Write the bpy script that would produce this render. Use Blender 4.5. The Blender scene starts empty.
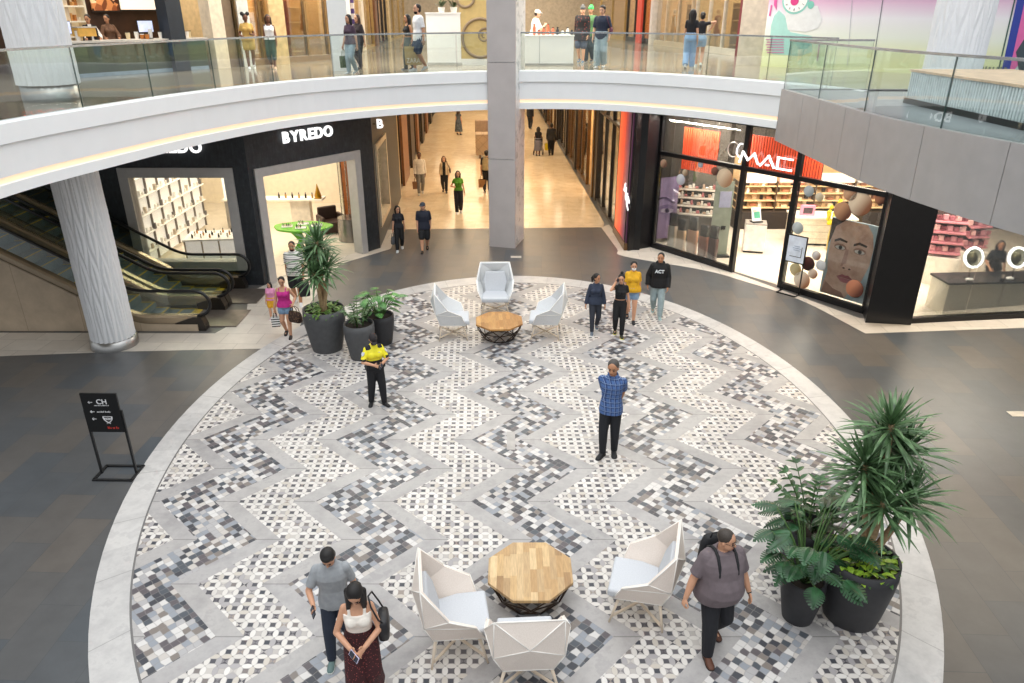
import bpy, bmesh, math, random
from mathutils import Vector, Matrix, Euler
from mathutils.geometry import tessellate_polygon
random.seed(7)
PI = math.pi
SC = bpy.context.scene
COL = SC.collection
V = Vector

# ---------------------------------------------------------------- camera numbers
FPX = 733.0
PITCH = math.radians(24.2)
HC = 7.2
CP, SP = math.cos(PITCH), math.sin(PITCH)
L2 = 5.55

def ray(x, y):
    u = (x - 512) / FPX
    v = (y - 341.5) / FPX
    return u, CP - v * SP, -SP - v * CP

def G(x, y, z=0.0):
    """pixel -> point on the horizontal plane z"""
    u, a, b = ray(x, y)
    t = (z - HC) / b
    return V((u * t, a * t, z))

def atY(x, y, Y):
    u, a, b = ray(x, y)
    t = Y / a
    return V((u * t, Y, HC + b * t))

def onwall(x, y, A, B):
    u, a, b = ray(x, y)
    dx, dy = B[0] - A[0], B[1] - A[1]
    det = u * (-dy) + a * dx
    t = (A[0] * (-dy) + A[1] * dx) / det
    return V((u * t, a * t, HC + b * t))

# ---------------------------------------------------------------- materials
MATS = {}

def lin(c):
    return tuple(((x / 12.92) if x <= 0.04045 else ((x + 0.055) / 1.055) ** 2.4) for x in c)

def hexc(s):
    return lin(tuple(int(s[i:i + 2], 16) / 255 for i in (0, 2, 4)))

class NB:
    """small node-graph builder"""
    def __init__(self, name):
        self.m = bpy.data.materials.new(name)
        self.m.use_nodes = True
        self.nt = self.m.node_tree
        self.nt.nodes.clear()
        self.out = self.nt.nodes.new('ShaderNodeOutputMaterial')
    def n(self, t, **kw):
        nd = self.nt.nodes.new(t)
        for k, v in kw.items():
            setattr(nd, k, v)
        return nd
    def link(self, a, b):
        self.nt.links.new(a, b)
    def put(self, sock, v):
        if isinstance(v, bpy.types.NodeSocket):
            self.link(v, sock)
        elif isinstance(v, (tuple, list)) and len(v) == 3 and sock.type == 'RGBA':
            sock.default_value = (*v, 1)
        else:
            sock.default_value = v
    def m_(self, op, a, b=None, c=None):
        nd = self.n('ShaderNodeMath', operation=op)
        self.put(nd.inputs[0], a)
        if b is not None: self.put(nd.inputs[1], b)
        if c is not None: self.put(nd.inputs[2], c)
        return nd.outputs[0]
    def mix(self, f, a, b):
        nd = self.n('ShaderNodeMix', data_type='RGBA')
        self.put(nd.inputs[0], f); self.put(nd.inputs[6], a); self.put(nd.inputs[7], b)
        return nd.outputs[2]
    def ramp(self, f, stops, interp='LINEAR'):
        nd = self.n('ShaderNodeValToRGB')
        cr = nd.color_ramp
        cr.interpolation = interp
        while len(cr.elements) < len(stops): cr.elements.new(0.5)
        for e, (p, c) in zip(cr.elements, stops):
            e.position = p; e.color = (*c, 1)
        self.put(nd.inputs[0], f)
        return nd.outputs[0]
    def obj(self):
        tc = self.n('ShaderNodeTexCoord')
        return tc.outputs['Object']
    def xyz(self, vec):
        s = self.n('ShaderNodeSeparateXYZ'); self.link(vec, s.inputs[0])
        return s.outputs
    def comb(self, x=0.0, y=0.0, z=0.0):
        s = self.n('ShaderNodeCombineXYZ')
        self.put(s.inputs[0], x); self.put(s.inputs[1], y); self.put(s.inputs[2], z)
        return s.outputs[0]
    def noise(self, vec, scale, detail=3.0, rough=0.5):
        nd = self.n('ShaderNodeTexNoise')
        if vec is not None: self.link(vec, nd.inputs['Vector'])
        nd.inputs['Scale'].default_value = scale
        nd.inputs['Detail'].default_value = detail
        nd.inputs['Roughness'].default_value = rough
        return nd.outputs[0]
    def white(self, vec):
        nd = self.n('ShaderNodeTexWhiteNoise', noise_dimensions='3D')
        self.link(vec, nd.inputs['Vector'])
        return nd.outputs['Value']
    def bsdf(self, col, rough=0.5, metal=0.0, spec=0.5, emit=None, es=0.0, normal=None, coat=0.0):
        b = self.n('ShaderNodeBsdfPrincipled')
        self.put(b.inputs['Base Color'], col)
        self.put(b.inputs['Roughness'], rough)
        b.inputs['Metallic'].default_value = metal
        b.inputs['Specular IOR Level'].default_value = spec
        b.inputs['Coat Weight'].default_value = coat
        if emit is not None:
            self.put(b.inputs['Emission Color'], emit)
            b.inputs['Emission Strength'].default_value = es
        if normal is not None: self.link(normal, b.inputs['Normal'])
        self.link(b.outputs[0], self.out.inputs[0])
        return self.m
    def bump(self, h, strength=0.3, dist=0.01):
        b = self.n('ShaderNodeBump')
        b.inputs['Strength'].default_value = strength
        b.inputs['Distance'].default_value = dist
        self.link(h, b.inputs['Height'])
        return b.outputs[0]

def mat(hexs, rough=0.5, metal=0.0, var=0.12, scale=6.0, emit=0.0, spec=0.5):
    """plain procedural material: sRGB hex with a slight noise variation"""
    key = (hexs, rough, metal, var, scale, emit, spec)
    if key in MATS: return MATS[key]
    c = hexc(hexs)
    b = NB('mat_' + hexs)
    nz = b.noise(b.obj(), scale, 3)
    lo = tuple(x * (1 - var) for x in c); hi = tuple(min(1, x * (1 + var)) for x in c)
    col = b.ramp(nz, [(0.3, lo), (0.7, hi)])
    MATS[key] = b.bsdf(col, rough, metal, spec, emit=col if emit else None, es=emit)
    return MATS[key]

def glass_mat(tint=(0.93, 0.97, 0.95), refl=1.0, key='glass', gain=1.7):
    k = ('glass', tint, refl, gain)
    if k in MATS: return MATS[k]
    b = NB(key)
    tr = b.n('ShaderNodeBsdfTransparent'); tr.inputs[0].default_value = (*tint, 1)
    gl = b.n('ShaderNodeBsdfGlossy'); gl.inputs[0].default_value = (refl, refl, refl, 1); gl.inputs['Roughness'].default_value = 0.015
    nz = b.noise(b.obj(), 0.8, 1)
    nrm = b.bump(nz, 0.05, 0.05)
    b.link(nrm, gl.inputs['Normal'])
    fr = b.n('ShaderNodeFresnel'); fr.inputs['IOR'].default_value = 1.5
    mx = b.n('ShaderNodeMixShader')
    f2 = b.m_('MINIMUM', b.m_('MULTIPLY', fr.outputs[0], gain), 1.0)
    b.link(f2, mx.inputs[0]); b.link(tr.outputs[0], mx.inputs[1]); b.link(gl.outputs[0], mx.inputs[2])
    b.link(mx.outputs[0], b.out.inputs[0])
    MATS[k] = b.m
    return b.m

# ---------------------------------------------------------------- mesh builder
class MB:
    def __init__(self):
        self.v = []; self.f = []; self.mi = []; self.sm = []
        self.cur = 0
    def add(self, vs, fs, smooth=False):
        o = len(self.v)
        self.v += [tuple(p) for p in vs]
        for f in fs:
            self.f.append(tuple(i + o for i in f)); self.mi.append(self.cur); self.sm.append(smooth)
        return self
    def box(self, c, s, rz=0.0, M=None):
        x, y, z = s[0] / 2, s[1] / 2, s[2] / 2
        vs = [V((a, b, d)) for d in (-z, z) for a, b in ((-x, -y), (x, -y), (x, y), (-x, y))]
        R = M if M is not None else Matrix.Rotation(rz, 3, 'Z')
        c = V(c)
        vs = [R @ p + c for p in vs]
        return self.add(vs, [(3, 2, 1, 0), (4, 5, 6, 7), (0, 1, 5, 4), (1, 2, 6, 5), (2, 3, 7, 6), (3, 0, 4, 7)])
    def bar(self, p, q, w, d=None, up=(0, 0, 1)):
        p, q = V(p), V(q); d = d or w
        t = (q - p); L = t.length
        t.normalize(); upv = V(up)
        if abs(t.dot(upv)) > 0.99: upv = V((0, 1, 0))
        s = t.cross(upv).normalized(); n = s.cross(t)
        M = Matrix((s, t, n)).transposed()
        return self.box((p + q) / 2, (w, L, d), M=M)
    def tube(self, pts, r, n=10, cap=True, closed=False):
        pts = [V(p) for p in pts]; N = len(pts)
        rs = r if isinstance(r, (list, tuple)) else [r] * N
        vs = []; prev = None
        for i, p in enumerate(pts):
            if closed: t = pts[(i + 1) % N] - pts[i - 1]
            else: t = pts[min(i + 1, N - 1)] - pts[max(i - 1, 0)]
            t.normalize()
            if prev is None:
                a = V((0, 0, 1)) if abs(t.z) < 0.9 else V((1, 0, 0))
                u = t.cross(a).normalized()
            else:
                u = (prev - t * prev.dot(t)).normalized()
            prev = u; w = t.cross(u)
            for k in range(n):
                an = 2 * PI * k / n
                vs.append(p + (u * math.cos(an) + w * math.sin(an)) * rs[i])
        fs = []
        for i in range(N if closed else N - 1):
            j = (i + 1) % N
            for k in range(n):
                fs.append((i * n + k, i * n + (k + 1) % n, j * n + (k + 1) % n, j * n + k))
        if cap and not closed:
            fs.append(tuple(range(n - 1, -1, -1))); fs.append(tuple(range((N - 1) * n, N * n)))
        return self.add(vs, fs, True)
    def lathe(self, prof, n=24, c=(0, 0, 0), cap=True):
        c = V(c); vs = []; fs = []; N = len(prof)
        for r, z in prof:
            for k in range(n):
                an = 2 * PI * k / n
                vs.append(V((r * math.cos(an), r * math.sin(an), z)) + c)
        for i in range(N - 1):
            for k in range(n):
                fs.append((i * n + k, i * n + (k + 1) % n, (i + 1) * n + (k + 1) % n, (i + 1) * n + k))
        self.add(vs, fs, True)
        if cap:
            self.add(vs[:n], [tuple(range(n - 1, -1, -1))]); self.add(vs[-n:], [tuple(range(n))])
        return self
    def prism(self, poly, z0, z1):
        """vertical prism over a 2-D polygon (may be concave)"""
        n = len(poly)
        area = sum(poly[i][0] * poly[(i + 1) % n][1] - poly[(i + 1) % n][0] * poly[i][1] for i in range(n))
        if area < 0: poly = poly[::-1]
        tri = tessellate_polygon([[V((p[0], p[1], 0)) for p in poly]])
        vs = [(p[0], p[1], z0) for p in poly] + [(p[0], p[1], z1) for p in poly]
        fs = []
        for a, b, c in tri:
            pa, pb, pc = poly[a], poly[b], poly[c]
            if (pb[0] - pa[0]) * (pc[1] - pa[1]) - (pb[1] - pa[1]) * (pc[0] - pa[0]) < 0: b, c = c, b
            fs.append((a + n, b + n, c + n)); fs.append((c, b, a))
        for i in range(n):
            j = (i + 1) % n
            fs.append((i, j, j + n, i + n))
        return self.add(vs, fs)
    def sphere(self, c, r, n=12, m=8, M=None):
        c = V(c); r = r if isinstance(r, (tuple, list)) else (r, r, r)
        vs = [V((0, 0, -r[2]))]
        for i in range(1, m):
            ph = -PI / 2 + PI * i / m
            for k in range(n):
                an = 2 * PI * k / n
                vs.append(V((r[0] * math.cos(ph) * math.cos(an), r[1] * math.cos(ph) * math.sin(an), r[2] * math.sin(ph))))
        vs.append(V((0, 0, r[2])))
        if M is not None: vs = [M @ p for p in vs]
        vs = [p + c for p in vs]
        fs = [(0, 1 + (k + 1) % n, 1 + k) for k in range(n)]
        for i in range(m - 2):
            a = 1 + i * n
            for k in range(n):
                fs.append((a + k, a + (k + 1) % n, a + n + (k + 1) % n, a + n + k))
        L = len(vs) - 1; a = 1 + (m - 2) * n
        fs += [(a + k, a + (k + 1) % n, L) for k in range(n)]
        return self.add(vs, fs, True)
    def capsule(self, p, q, r0, r1=None, n=12, flat=False):
        """tapered rounded limb; flat=True cuts the ends square"""
        p, q = V(p), V(q); r1 = r0 if r1 is None else r1
        t = (q - p)
        if t.length < 1e-6: t = V((0, 0, 1e-3))
        t.normalize()
        if flat: return self.tube([p, p * .5 + q * .5, q], [r0, (r0 + r1) / 2, r1], n)
        pts, rs = [], []
        for k in range(4):
            a = PI / 2 * (1 - k / 4) * 0.97
            pts.append(p - t * r0 * math.sin(a)); rs.append(r0 * math.cos(a))
        pts += [p, q]; rs += [r0, r1]
        for k in range(1, 5):
            a = PI / 2 * k / 4 * 0.97
            pts.append(q + t * r1 * math.sin(a)); rs.append(r1 * math.cos(a))
        return self.tube(pts, rs, n)
    def loft(self, rings, smooth=True, cap=True):
        n = len(rings[0]); vs = [p for r in rings for p in r]; fs = []
        for i in range(len(rings) - 1):
            for k in range(n):
                fs.append((i * n + k, i * n + (k + 1) % n, (i + 1) * n + (k + 1) % n, (i + 1) * n + k))
        if cap:
            fs.append(tuple(range(n - 1, -1, -1))); fs.append(tuple(range((len(rings) - 1) * n, len(rings) * n)))
        return self.add(vs, fs, smooth)
    def quad(self, a, b, c, d):
        return self.add([a, b, c, d], [(0, 1, 2, 3)])
    def mesh(self, name, mats):
        me = bpy.data.meshes.new(name)
        me.from_pydata(self.v, [], self.f)
        mats = mats if isinstance(mats, (list, tuple)) else [mats]
        for m in mats: me.materials.append(m)
        me.polygons.foreach_set('material_index', self.mi)
        me.polygons.foreach_set('use_smooth', self.sm)
        me.update()
        return me
    def build(self, name, mats, parent=None, loc=None, rz=0.0, bevel=0.0):
        o = bpy.data.objects.new(name, self.mesh(name, mats))
        COL.objects.link(o)
        if parent is not None: o.parent = parent
        if loc is not None: o.location = loc
        if rz: o.rotation_euler = (0, 0, rz)
        if bevel:
            md = o.modifiers.new('bevel', 'BEVEL'); md.width = bevel; md.segments = 2; md.limit_method = 'ANGLE'
        return o

def thing(name, label, cat, loc=(0, 0, 0), rz=0.0, group=None):
    o = bpy.data.objects.new(name, None)
    COL.objects.link(o)
    o.empty_display_size = 0.2
    o.location = loc; o.rotation_euler = (0, 0, rz)
    o['label'] = label; o['category'] = cat
    if group: o['group'] = group
    return o

def tag(o, label, cat, group=None):
    o['label'] = label; o['category'] = cat
    if group: o['group'] = group
    return o

def struct(o):
    o['kind'] = 'structure'
    return o

def dup(root, loc, rz=0.0, label=None):
    def cp(o, par):
        c = o.copy(); COL.objects.link(c)
        if par is not None: c.parent = par
        for ch in list(o.children): cp(ch, c)
        return c
    r = cp(root, None)
    r.location = loc; r.rotation_euler = (0, 0, rz)
    if label: r['label'] = label
    return r

def text_mesh(s, size, depth=0.0, name='lettering', material=None, parent=None, M=None, align='LEFT', shear=0.0, bold=0.0):
    cu = bpy.data.curves.new('t', 'FONT')
    cu.body = s; cu.size = size; cu.extrude = depth / 2; cu.align_x = align; cu.shear = shear; cu.offset = bold
    cu.resolution_u = 4
    t = bpy.data.objects.new('t', cu); COL.objects.link(t)
    dg = bpy.context.evaluated_depsgraph_get()
    me = bpy.data.meshes.new_from_object(t.evaluated_get(dg))
    bpy.data.objects.remove(t); bpy.data.curves.remove(cu)
    me.materials.clear(); me.materials.append(material)
    if M is not None: me.transform(M)
    o = bpy.data.objects.new(name, me); COL.objects.link(o)
    if parent is not None: o.parent = parent
    return o

def facing(origin, right, up=(0, 0, 1)):
    """4x4 frame: local x -> right, local y -> up, local z -> outward"""
    r = V(right).normalized(); u = V(up).normalized(); n = r.cross(u)
    M = Matrix((r, u, n)).transposed().to_4x4(); M.translation = V(origin)
    return M

def tiny_line(parent, M, w, h, material, seed=1, name='text_line'):
    """a line of print too small to read: a row of little strokes in the frame M"""
    rnd = random.Random(seed); m = MB(); x = 0.0
    while x < w:
        b_ = rnd.uniform(.25, .5) * h; hh = h * rnd.choice((.6, .65, 1.0)); m.box((x + b_ / 2, hh / 2, 0), (b_, hh, .004)); x += b_ * rnd.choice((1.5, 1.7, 2.4))
    o = m.build(name, material, parent); o.data.transform(M)
    return o

def catmull(pts, k=8):
    pts = [V((p[0], p[1])) for p in pts]
    out = []
    P = [pts[0] * 2 - pts[1]] + pts + [pts[-1] * 2 - pts[-2]]
    for i in range(1, len(P) - 2):
        for j in range(k):
            t = j / k
            a, b, c, d = P[i - 1], P[i], P[i + 1], P[i + 2]
            out.append(0.5 * (2 * b + (c - a) * t + (2 * a - 5 * b + 4 * c - d) * t * t + (3 * b - a - 3 * c + d) * t ** 3))
    out.append(pts[-1])
    return out

def sweep_profile(path, prof):
    """rows of points: path in plan, prof = [(outward offset, z)], outward = right of travel"""
    rows = []
    n = len(path)
    for i, p in enumerate(path):
        t = (path[min(i + 1, n - 1)] - path[max(i - 1, 0)]).normalized()
        nrm = V((t.y, -t.x))
        rows.append([V((p.x + nrm.x * o, p.y + nrm.y * o, z)) for o, z in prof])
    return rows

def area_light(name, loc, size, energy, color=(1, 1, 1), rot=(0, 0, 0), shape='RECTANGLE'):
    li = bpy.data.lights.new(name, 'AREA')
    li.shape = shape; li.size = size[0]; li.size_y = size[1]
    li.energy = energy; li.color = color
    o = bpy.data.objects.new(name, li); COL.objects.link(o)
    o.location = loc; o.rotation_euler = rot
    return o

def aim(o, d):
    o.rotation_euler = V(d).to_track_quat('-Z', 'Y').to_euler()
    return o
# ================================================================ PEOPLE
def remeshed(mb, name, mats, parent, voxel=0.009, smooth=2, classify=None):
    me = mb.mesh('tmp', mats)
    t = bpy.data.objects.new('tmp', me); COL.objects.link(t)
    md = t.modifiers.new('r', 'REMESH'); md.mode = 'VOXEL'; md.voxel_size = voxel; md.use_smooth_shade = True
    if smooth:
        s = t.modifiers.new('s', 'SMOOTH'); s.factor = 0.5; s.iterations = smooth
    dg = bpy.context.evaluated_depsgraph_get()
    nm = bpy.data.meshes.new_from_object(t.evaluated_get(dg))
    bpy.data.objects.remove(t); bpy.data.meshes.remove(me)
    nm.materials.clear()
    for m in (mats if isinstance(mats, (list, tuple)) else [mats]): nm.materials.append(m)
    if classify:
        idx = [classify(p.center) for p in nm.polygons]
        nm.polygons.foreach_set('material_index', idx)
    nm.polygons.foreach_set('use_smooth', [True] * len(nm.polygons))
    nm.name = name
    o = bpy.data.objects.new(name, nm); COL.objects.link(o); o.parent = parent
    return o

def ik(S, W, l1, l2, pole):
    S, W = V(S), V(W)
    d = W - S; L = d.length
    mx = (l1 + l2) * 0.995
    if L > mx: W = S + d * (mx / L); d = W - S; L = mx
    L = max(L, abs(l1 - l2) + 1e-3)
    u = d.normalized(); p = V(pole); p = (p - u * p.dot(u)).normalized()
    a = (l1 * l1 - l2 * l2 + L * L) / (2 * L)
    h = math.sqrt(max(0, l1 * l1 - a * a))
    return S + u * a + p * h, W

def shoe_mesh(mb, ankle, yaw, pitch, s, w=1.0, sole=(0,)):
    """a shoe as a loft from heel to toe; material 0 upper, 1 sole"""
    R = Matrix.Rotation(-yaw, 3, 'Z') @ Matrix.Rotation(-pitch, 3, 'X')
    def P(x, y, z):
        q = R @ (V((x * w, y, z - 0.04)) * s) + V(ankle) * s
        return q
    secs = [(-.036, .012, .036), (-.030, .020, .046), (-.008, .0235, .056), (.022, .0235, .052), (.050, .027, .034), (.076, .0265, .028), (.096, .019, .022), (.104, .009, .014)]
    rings = []
    for y, hw, ht in secs:
        r = []
        for k in range(12):
            a = 2 * PI * k / 12
            x = hw * math.copysign(abs(math.cos(a)) ** .7, math.cos(a)); zz = math.sin(a)
            z = .010 + (ht - .010) * max(0, zz) ** .8 if zz >= 0 else .010
            r.append(P(x, y, z))
        rings.append(r[::-1])
    mb.cur = 0; mb.loft(rings)
    rings = []
    for y, hw, ht in secs:
        r = []
        for k in range(12):
            a = 2 * PI * k / 12
            x = (hw + .002) * math.copysign(abs(math.cos(a)) ** .6, math.cos(a)); zz = math.sin(a)
            r.append(P(x, y * 1.02, 0.012 if zz > 0 else 0.0))
        rings.append(r[::-1])
    mb.cur = 1; mb.loft(rings); mb.cur = 0

SKIN = {'a': 'c89678', 'b': 'a8734f', 'c': '6e452f', 'd': 'd9ab8e', 'e': 'b98563'}

def person(label, loc, h, face, sex='m', g=1.0, belly=0.0, skin='a', legs=None, arms=None, look=(0, 0), lean=0.0,
           top=None, bottom=None, shoes=('222222', 'dddddd'), hair=('short', '1c1512'), vox=0.009, extra=None, group=None, seated=False):
    """face: compass direction looked at by the body (0 = away from the camera, 180 = towards it)."""
    s = h
    root = thing('person', label, 'person', loc, -math.radians(face), group)
    fem = sex == 'f'
    sk = mat(SKIN[skin], 0.55, var=.06, scale=9)
    HIP = 0.525
    legs = legs or {'R': (.052, .03, 0, .15), 'L': (-.052, -.02, 0, -.15)}
    arms = arms or {}
    def T(p):
        x, y, z = p
        if z > HIP and lean:
            dz = z - HIP
            y, z = y * math.cos(lean) + dz * math.sin(lean), HIP + dz * math.cos(lean) - y * math.sin(lean)
        return V((x, y, z)) * s
    maxspread = max(abs(v[1]) for v in legs.values())
    drop = max(0.0, maxspread - .06) * .18
    def TT(p):
        q = T(p); q.z -= drop * s
        return q
    if fem:
        R = [(.475, .080, .060, -.006), (.52, .096, .072, -.010), (.56, .092, .066, -.006), (.625, .072, .052, 0), (.68, .076, .056, .004), (.735, .081, .062, .008), (.78, .082, .054, 0), (.805, .077, .044, -.004), (.825, .052, .038, -.004), (.842, .030, .032, -.002)]
        sw, ar, nr = .081, .84, .027
    else:
        R = [(.475, .080, .060, -.004), (.52, .092, .070, -.006), (.57, .088, .064, -.002), (.63, .085, .060, 0), (.69, .092, .064, .002), (.745, .098, .068, .004), (.785, .098, .060, 0), (.812, .088, .048, -.004), (.832, .058, .040, -.004), (.850, .035, .034, -.002)]
        sw, ar, nr = .097, .96, .032
    def ring(z, hw, hd, yo, e=0.0, n=20):
        w = hw * g + e; d = hd * g + e
        out = []
        bl = belly * math.exp(-((z - .60) / .085) ** 2)
        for k in range(n):
            a = 2 * PI * k / n
            x = w * math.copysign(abs(math.cos(a)) ** .85, math.cos(a)); y = d * math.copysign(abs(math.sin(a)) ** .85, math.sin(a)) + yo
            if y > 0: y += bl * max(0, math.sin(a))
            out.append(TT((x * (1 + bl * 1.6), y, z)))
        return out
    def interp(z):
        if z <= R[0][0]: return R[0][1:]
        for a, b in zip(R, R[1:]):
            if z <= b[0]:
                t = (z - a[0]) / (b[0] - a[0])
                return tuple(a[i] + (b[i] - a[i]) * t for i in (1, 2, 3))
        return R[-1][1:]
    ag = ar * (0.6 + 0.4 * g)
    # ---- joints
    J = {}
    hip = {k: V(((.045 if k == 'R' else -.045) * (0.9 + .1 * g), 0, HIP - drop)) for k in 'RL'}
    l1, l2 = .245, .245
    for k in 'RL':
        x, y, lift, yaw = legs[k]
        ank = V((x, y, .04 + lift))
        kn, ank = ik(hip[k], ank, l1, l2, (0.15 if k == 'R' else -0.15, 1, 0))
        J['hip' + k], J['knee' + k], J['ank' + k] = hip[k], kn, ank
    u1, u2 = .172, .150
    defarm = {'R': dict(w=(.128, .02, .455)), 'L': dict(w=(-.128, .02, .455))}
    for k in 'RL':
        sd = 1 if k == 'R' else -1
        A = dict(defarm[k]); A.update(arms.get(k, {}))
        S = T((sd * sw * (0.75 + .25 * g), -.004, .795)) / s; S.z -= drop
        W = V(A['w'])
        el, W = ik(S, W, u1, u2, A.get('pole', (sd * .5, -1, -.25)))
        J['sh' + k], J['el' + k], J['wr' + k] = S, el, W
        d = (W - el).normalized()
        hint = V(A.get('thumb', (0, 1, 0) if abs(d.z) > .6 else (-sd * .5, 0, 1)))
        th = (hint - d * hint.dot(d)).normalized()
        n = d.cross(th)
        want = V(A.get('palm', (-sd, 0, 0)))
        if n.dot(want) < 0: n = -n
        J['hd' + k] = (d, th, n); J['hand' + k] = W + d * .05 + n * .012
        J['curl' + k] = A.get('curl', .45)
    neck0 = TT((0, -.004, .825)) / s
    Hc = TT((0, .012, .932)) / s
    yaw, pit = look
    Rh = Matrix.Rotation(-math.radians(yaw), 3, 'Z') @ Matrix.Rotation(-math.radians(pit), 3, 'X')
    Hc = Hc + V((math.sin(math.radians(yaw)) * .01, math.sin(math.radians(pit)) * .028, -abs(math.sin(math.radians(pit))) * .010))
    HK = 1.06
    def hp(x, y, z): return (Hc + Rh @ V((x, y, z)) * HK) * s
    # ---- body
    b = MB()
    b.loft([ring(*r) for r in R])
    b.capsule(neck0 * s, hp(0, -.012, -.035), nr * s * (.8 + .2 * g), nr * s * .95 * (.8 + .2 * g))
    fw = 0.94 if fem else 1.0
    fat = 1 + (g - 1) * .35
    k_ = s * HK
    b.sphere(hp(0, -.006, .013), (.044 * k_, .054 * k_, .054 * k_), 18, 12, Rh)
    b.sphere(hp(0, .012, -.020), (.036 * k_ * fw * fat, .038 * k_, .046 * k_), 18, 12, Rh)
    b.sphere(hp(0, .032, -.050), (.016 * s * fw, .014 * s, .013 * s), 10, 8, Rh)
    b.capsule(hp(0, .046, .004), hp(0, .056, -.014), .0050 * s, .0085 * s, 8)
    for sd in (1, -1):
        b.sphere(hp(sd * .044, -.004, -.006), (.006 * s, .011 * s, .016 * s), 8, 6, Rh)
    if fem:
        for sd in (1, -1):
            b.sphere(TT((sd * .036 * g, .045 * g, .725)), (.036 * g * s, .034 * g * s, .036 * g * s))
    lg = (0.75 + .25 * g)
    for k in 'RL':
        hpv, kn, an = J['hip' + k] * s, J['knee' + k] * s, J['ank' + k] * s
        b.capsule(hpv, kn, .054 * s * lg, .037 * s * lg)
        cm = kn.lerp(an, .3) + V((0, -.006 * s, 0))
        b.capsule(kn, cm, .036 * s * lg, .034 * s * lg); b.capsule(cm, an, .034 * s * lg, .022 * s)
        yw = legs[k][3]; fd = V((math.sin(yw), math.cos(yw), 0))
        pt = math.atan2(legs[k][2], .10)
        b.capsule(an + V((0, 0, -.018 * s)), an + fd * .062 * s * math.cos(pt) + V((0, 0, (-.022 - .062 * math.sin(pt)) * s)), .017 * s, .013 * s)
        S, E, W = J['sh' + k] * s, J['el' + k] * s, J['wr' + k] * s
        b.capsule(S, E, .031 * s * ag, .025 * s * ag)
        fm = E.lerp(W, .3)
        b.capsule(E, fm, .025 * s * ag, .0245 * s * ag); b.capsule(fm, W, .0245 * s * ag, .0165 * s)
        d, th, n = J['hd' + k]; c = J['curl' + k]
        Mh = Matrix((th, d, n)).transposed()
        b.sphere(W + d * .026 * s, (.0215 * s, .030 * s, .0105 * s), 12, 8, Mh)
        for off, ln in ((.0165, .036), (.0055, .042), (-.0055, .039), (-.0165, .031)):
            p0 = W + (d * .046 + th * off) * s
            sp = th * off * 5
            d1 = (d * math.cos(c) + n * math.sin(c) + sp).normalized(); p1 = p0 + d1 * ln * .55 * s
            d2 = (d * math.cos(c * 2.3) + n * math.sin(c * 2.3) + sp * .5).normalized(); p2 = p1 + d2 * ln * .5 * s
            b.capsule(W + (d * .028 + th * off * .8) * s, p0, .0060 * s, .0056 * s, 8)
            b.capsule(p0, p1, .0056 * s, .0050 * s, 8); b.capsule(p1, p2, .0050 * s, .0042 * s, 8)
        t0 = W + (d * .012 + th * .014) * s
        t1 = t0 + (d * .55 + th * .75 + n * .3).normalized() * .024 * s
        t2 = t1 + (d * .85 + th * .3 + n * .4).normalized() * .020 * s
        b.capsule(t0, t1, .0078 * s, .0064 * s, 8); b.capsule(t1, t2, .0064 * s, .0052 * s, 8)
    remeshed(b, 'body', sk, root, min(vox, .008), 2)
    # ---- face
    dark = mat('1a1210', .35)
    for sd in (1, -1):
        MB().sphere(hp(sd * .0175, .0425, .002), .0068 * s, 8, 6).build('eye', dark, root)
        e = MB(); e.capsule(hp(sd * .009, .0465, .0165), hp(sd * .026, .0400, .0165), .0030 * s, .0024 * s, 6)
        e.build('eyebrow', mat(hair[1] if hair[0] != 'grey' else '2a2522', .8), root)
    lip = MB(); lip.sphere(hp(0, .0455, -.037), (.014 * s, .006 * s, .0042 * s), 10, 6, Rh)
    lip.build('mouth', mat('8c4a42' if skin in 'adbe' else '5a2f28', .45), root)
    # ---- hair / headwear
    hm = mat(hair[1], .6, var=.25, scale=60)
    hs = hair[0]
    hb = MB()
    def cap_hair(k=1.0, back=0.0):
        hb.sphere(hp(0, -.0165 - back, .0225), (.0485 * k_ * k, .0540 * k_ * k, .0510 * k_ * k), 20, 14, Rh)
        hb.sphere(hp(0, -.026, -.008), (.0455 * k_ * k, .040 * k_ * k, .050 * k_), 16, 10, Rh)
    if hs in ('short', 'grey', 'thick'):
        cap_hair(1.04 if hs == 'thick' else 1.0)
        if hs == 'thick': hb.sphere(hp(0, .006, .048), (.040 * k_, .034 * k_, .020 * k_), 14, 8, Rh)
    elif hs == 'buzz':
        hb.sphere(hp(0, -.0125, .0210), (.0470 * k_, .0540 * k_, .0495 * k_), 20, 14, Rh)
    elif hs in ('long', 'down'):
        cap_hair(1.05)
        e = -.16 if hs == 'long' else -.10
        hb.capsule(hp(0, -.040, .0), Hc * s + V((0, -.052, e)) * s, .042 * k_, .030 * k_)
        for sd in (1, -1):
            hb.capsule(hp(sd * .038, -.006, .012), Hc * s + V((sd * .050, -.010, e * .75)) * s, .019 * k_, .014 * k_)
            hb.capsule(hp(sd * .046, -.024, .0), Hc * s + V((sd * .048, -.034, e * .9)) * s, .022 * k_, .017 * k_)
    elif hs == 'bun':
        cap_hair(1.02); hb.sphere(hp(0, -.026, .084), .025 * k_, 12, 8)
    elif hs == 'tied':
        cap_hair(1.02); hb.sphere(hp(0, -.066, .012), .020 * k_, 12, 8)
    elif hs == 'pony':
        cap_hair(1.03); hb.capsule(hp(0, -.064, .024), hp(0.01, -.085, -.02), .018 * k_, .022 * k_); hb.capsule(hp(0.01, -.085, -.02), hp(0.012, -.078, -.085), .021 * k_, .010 * k_)
    elif hs == 'puffs':
        cap_hair(1.0)
        for sd in (1, -1): hb.sphere(hp(sd * .048, -.012, .070), .036 * k_, 14, 10)
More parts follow.
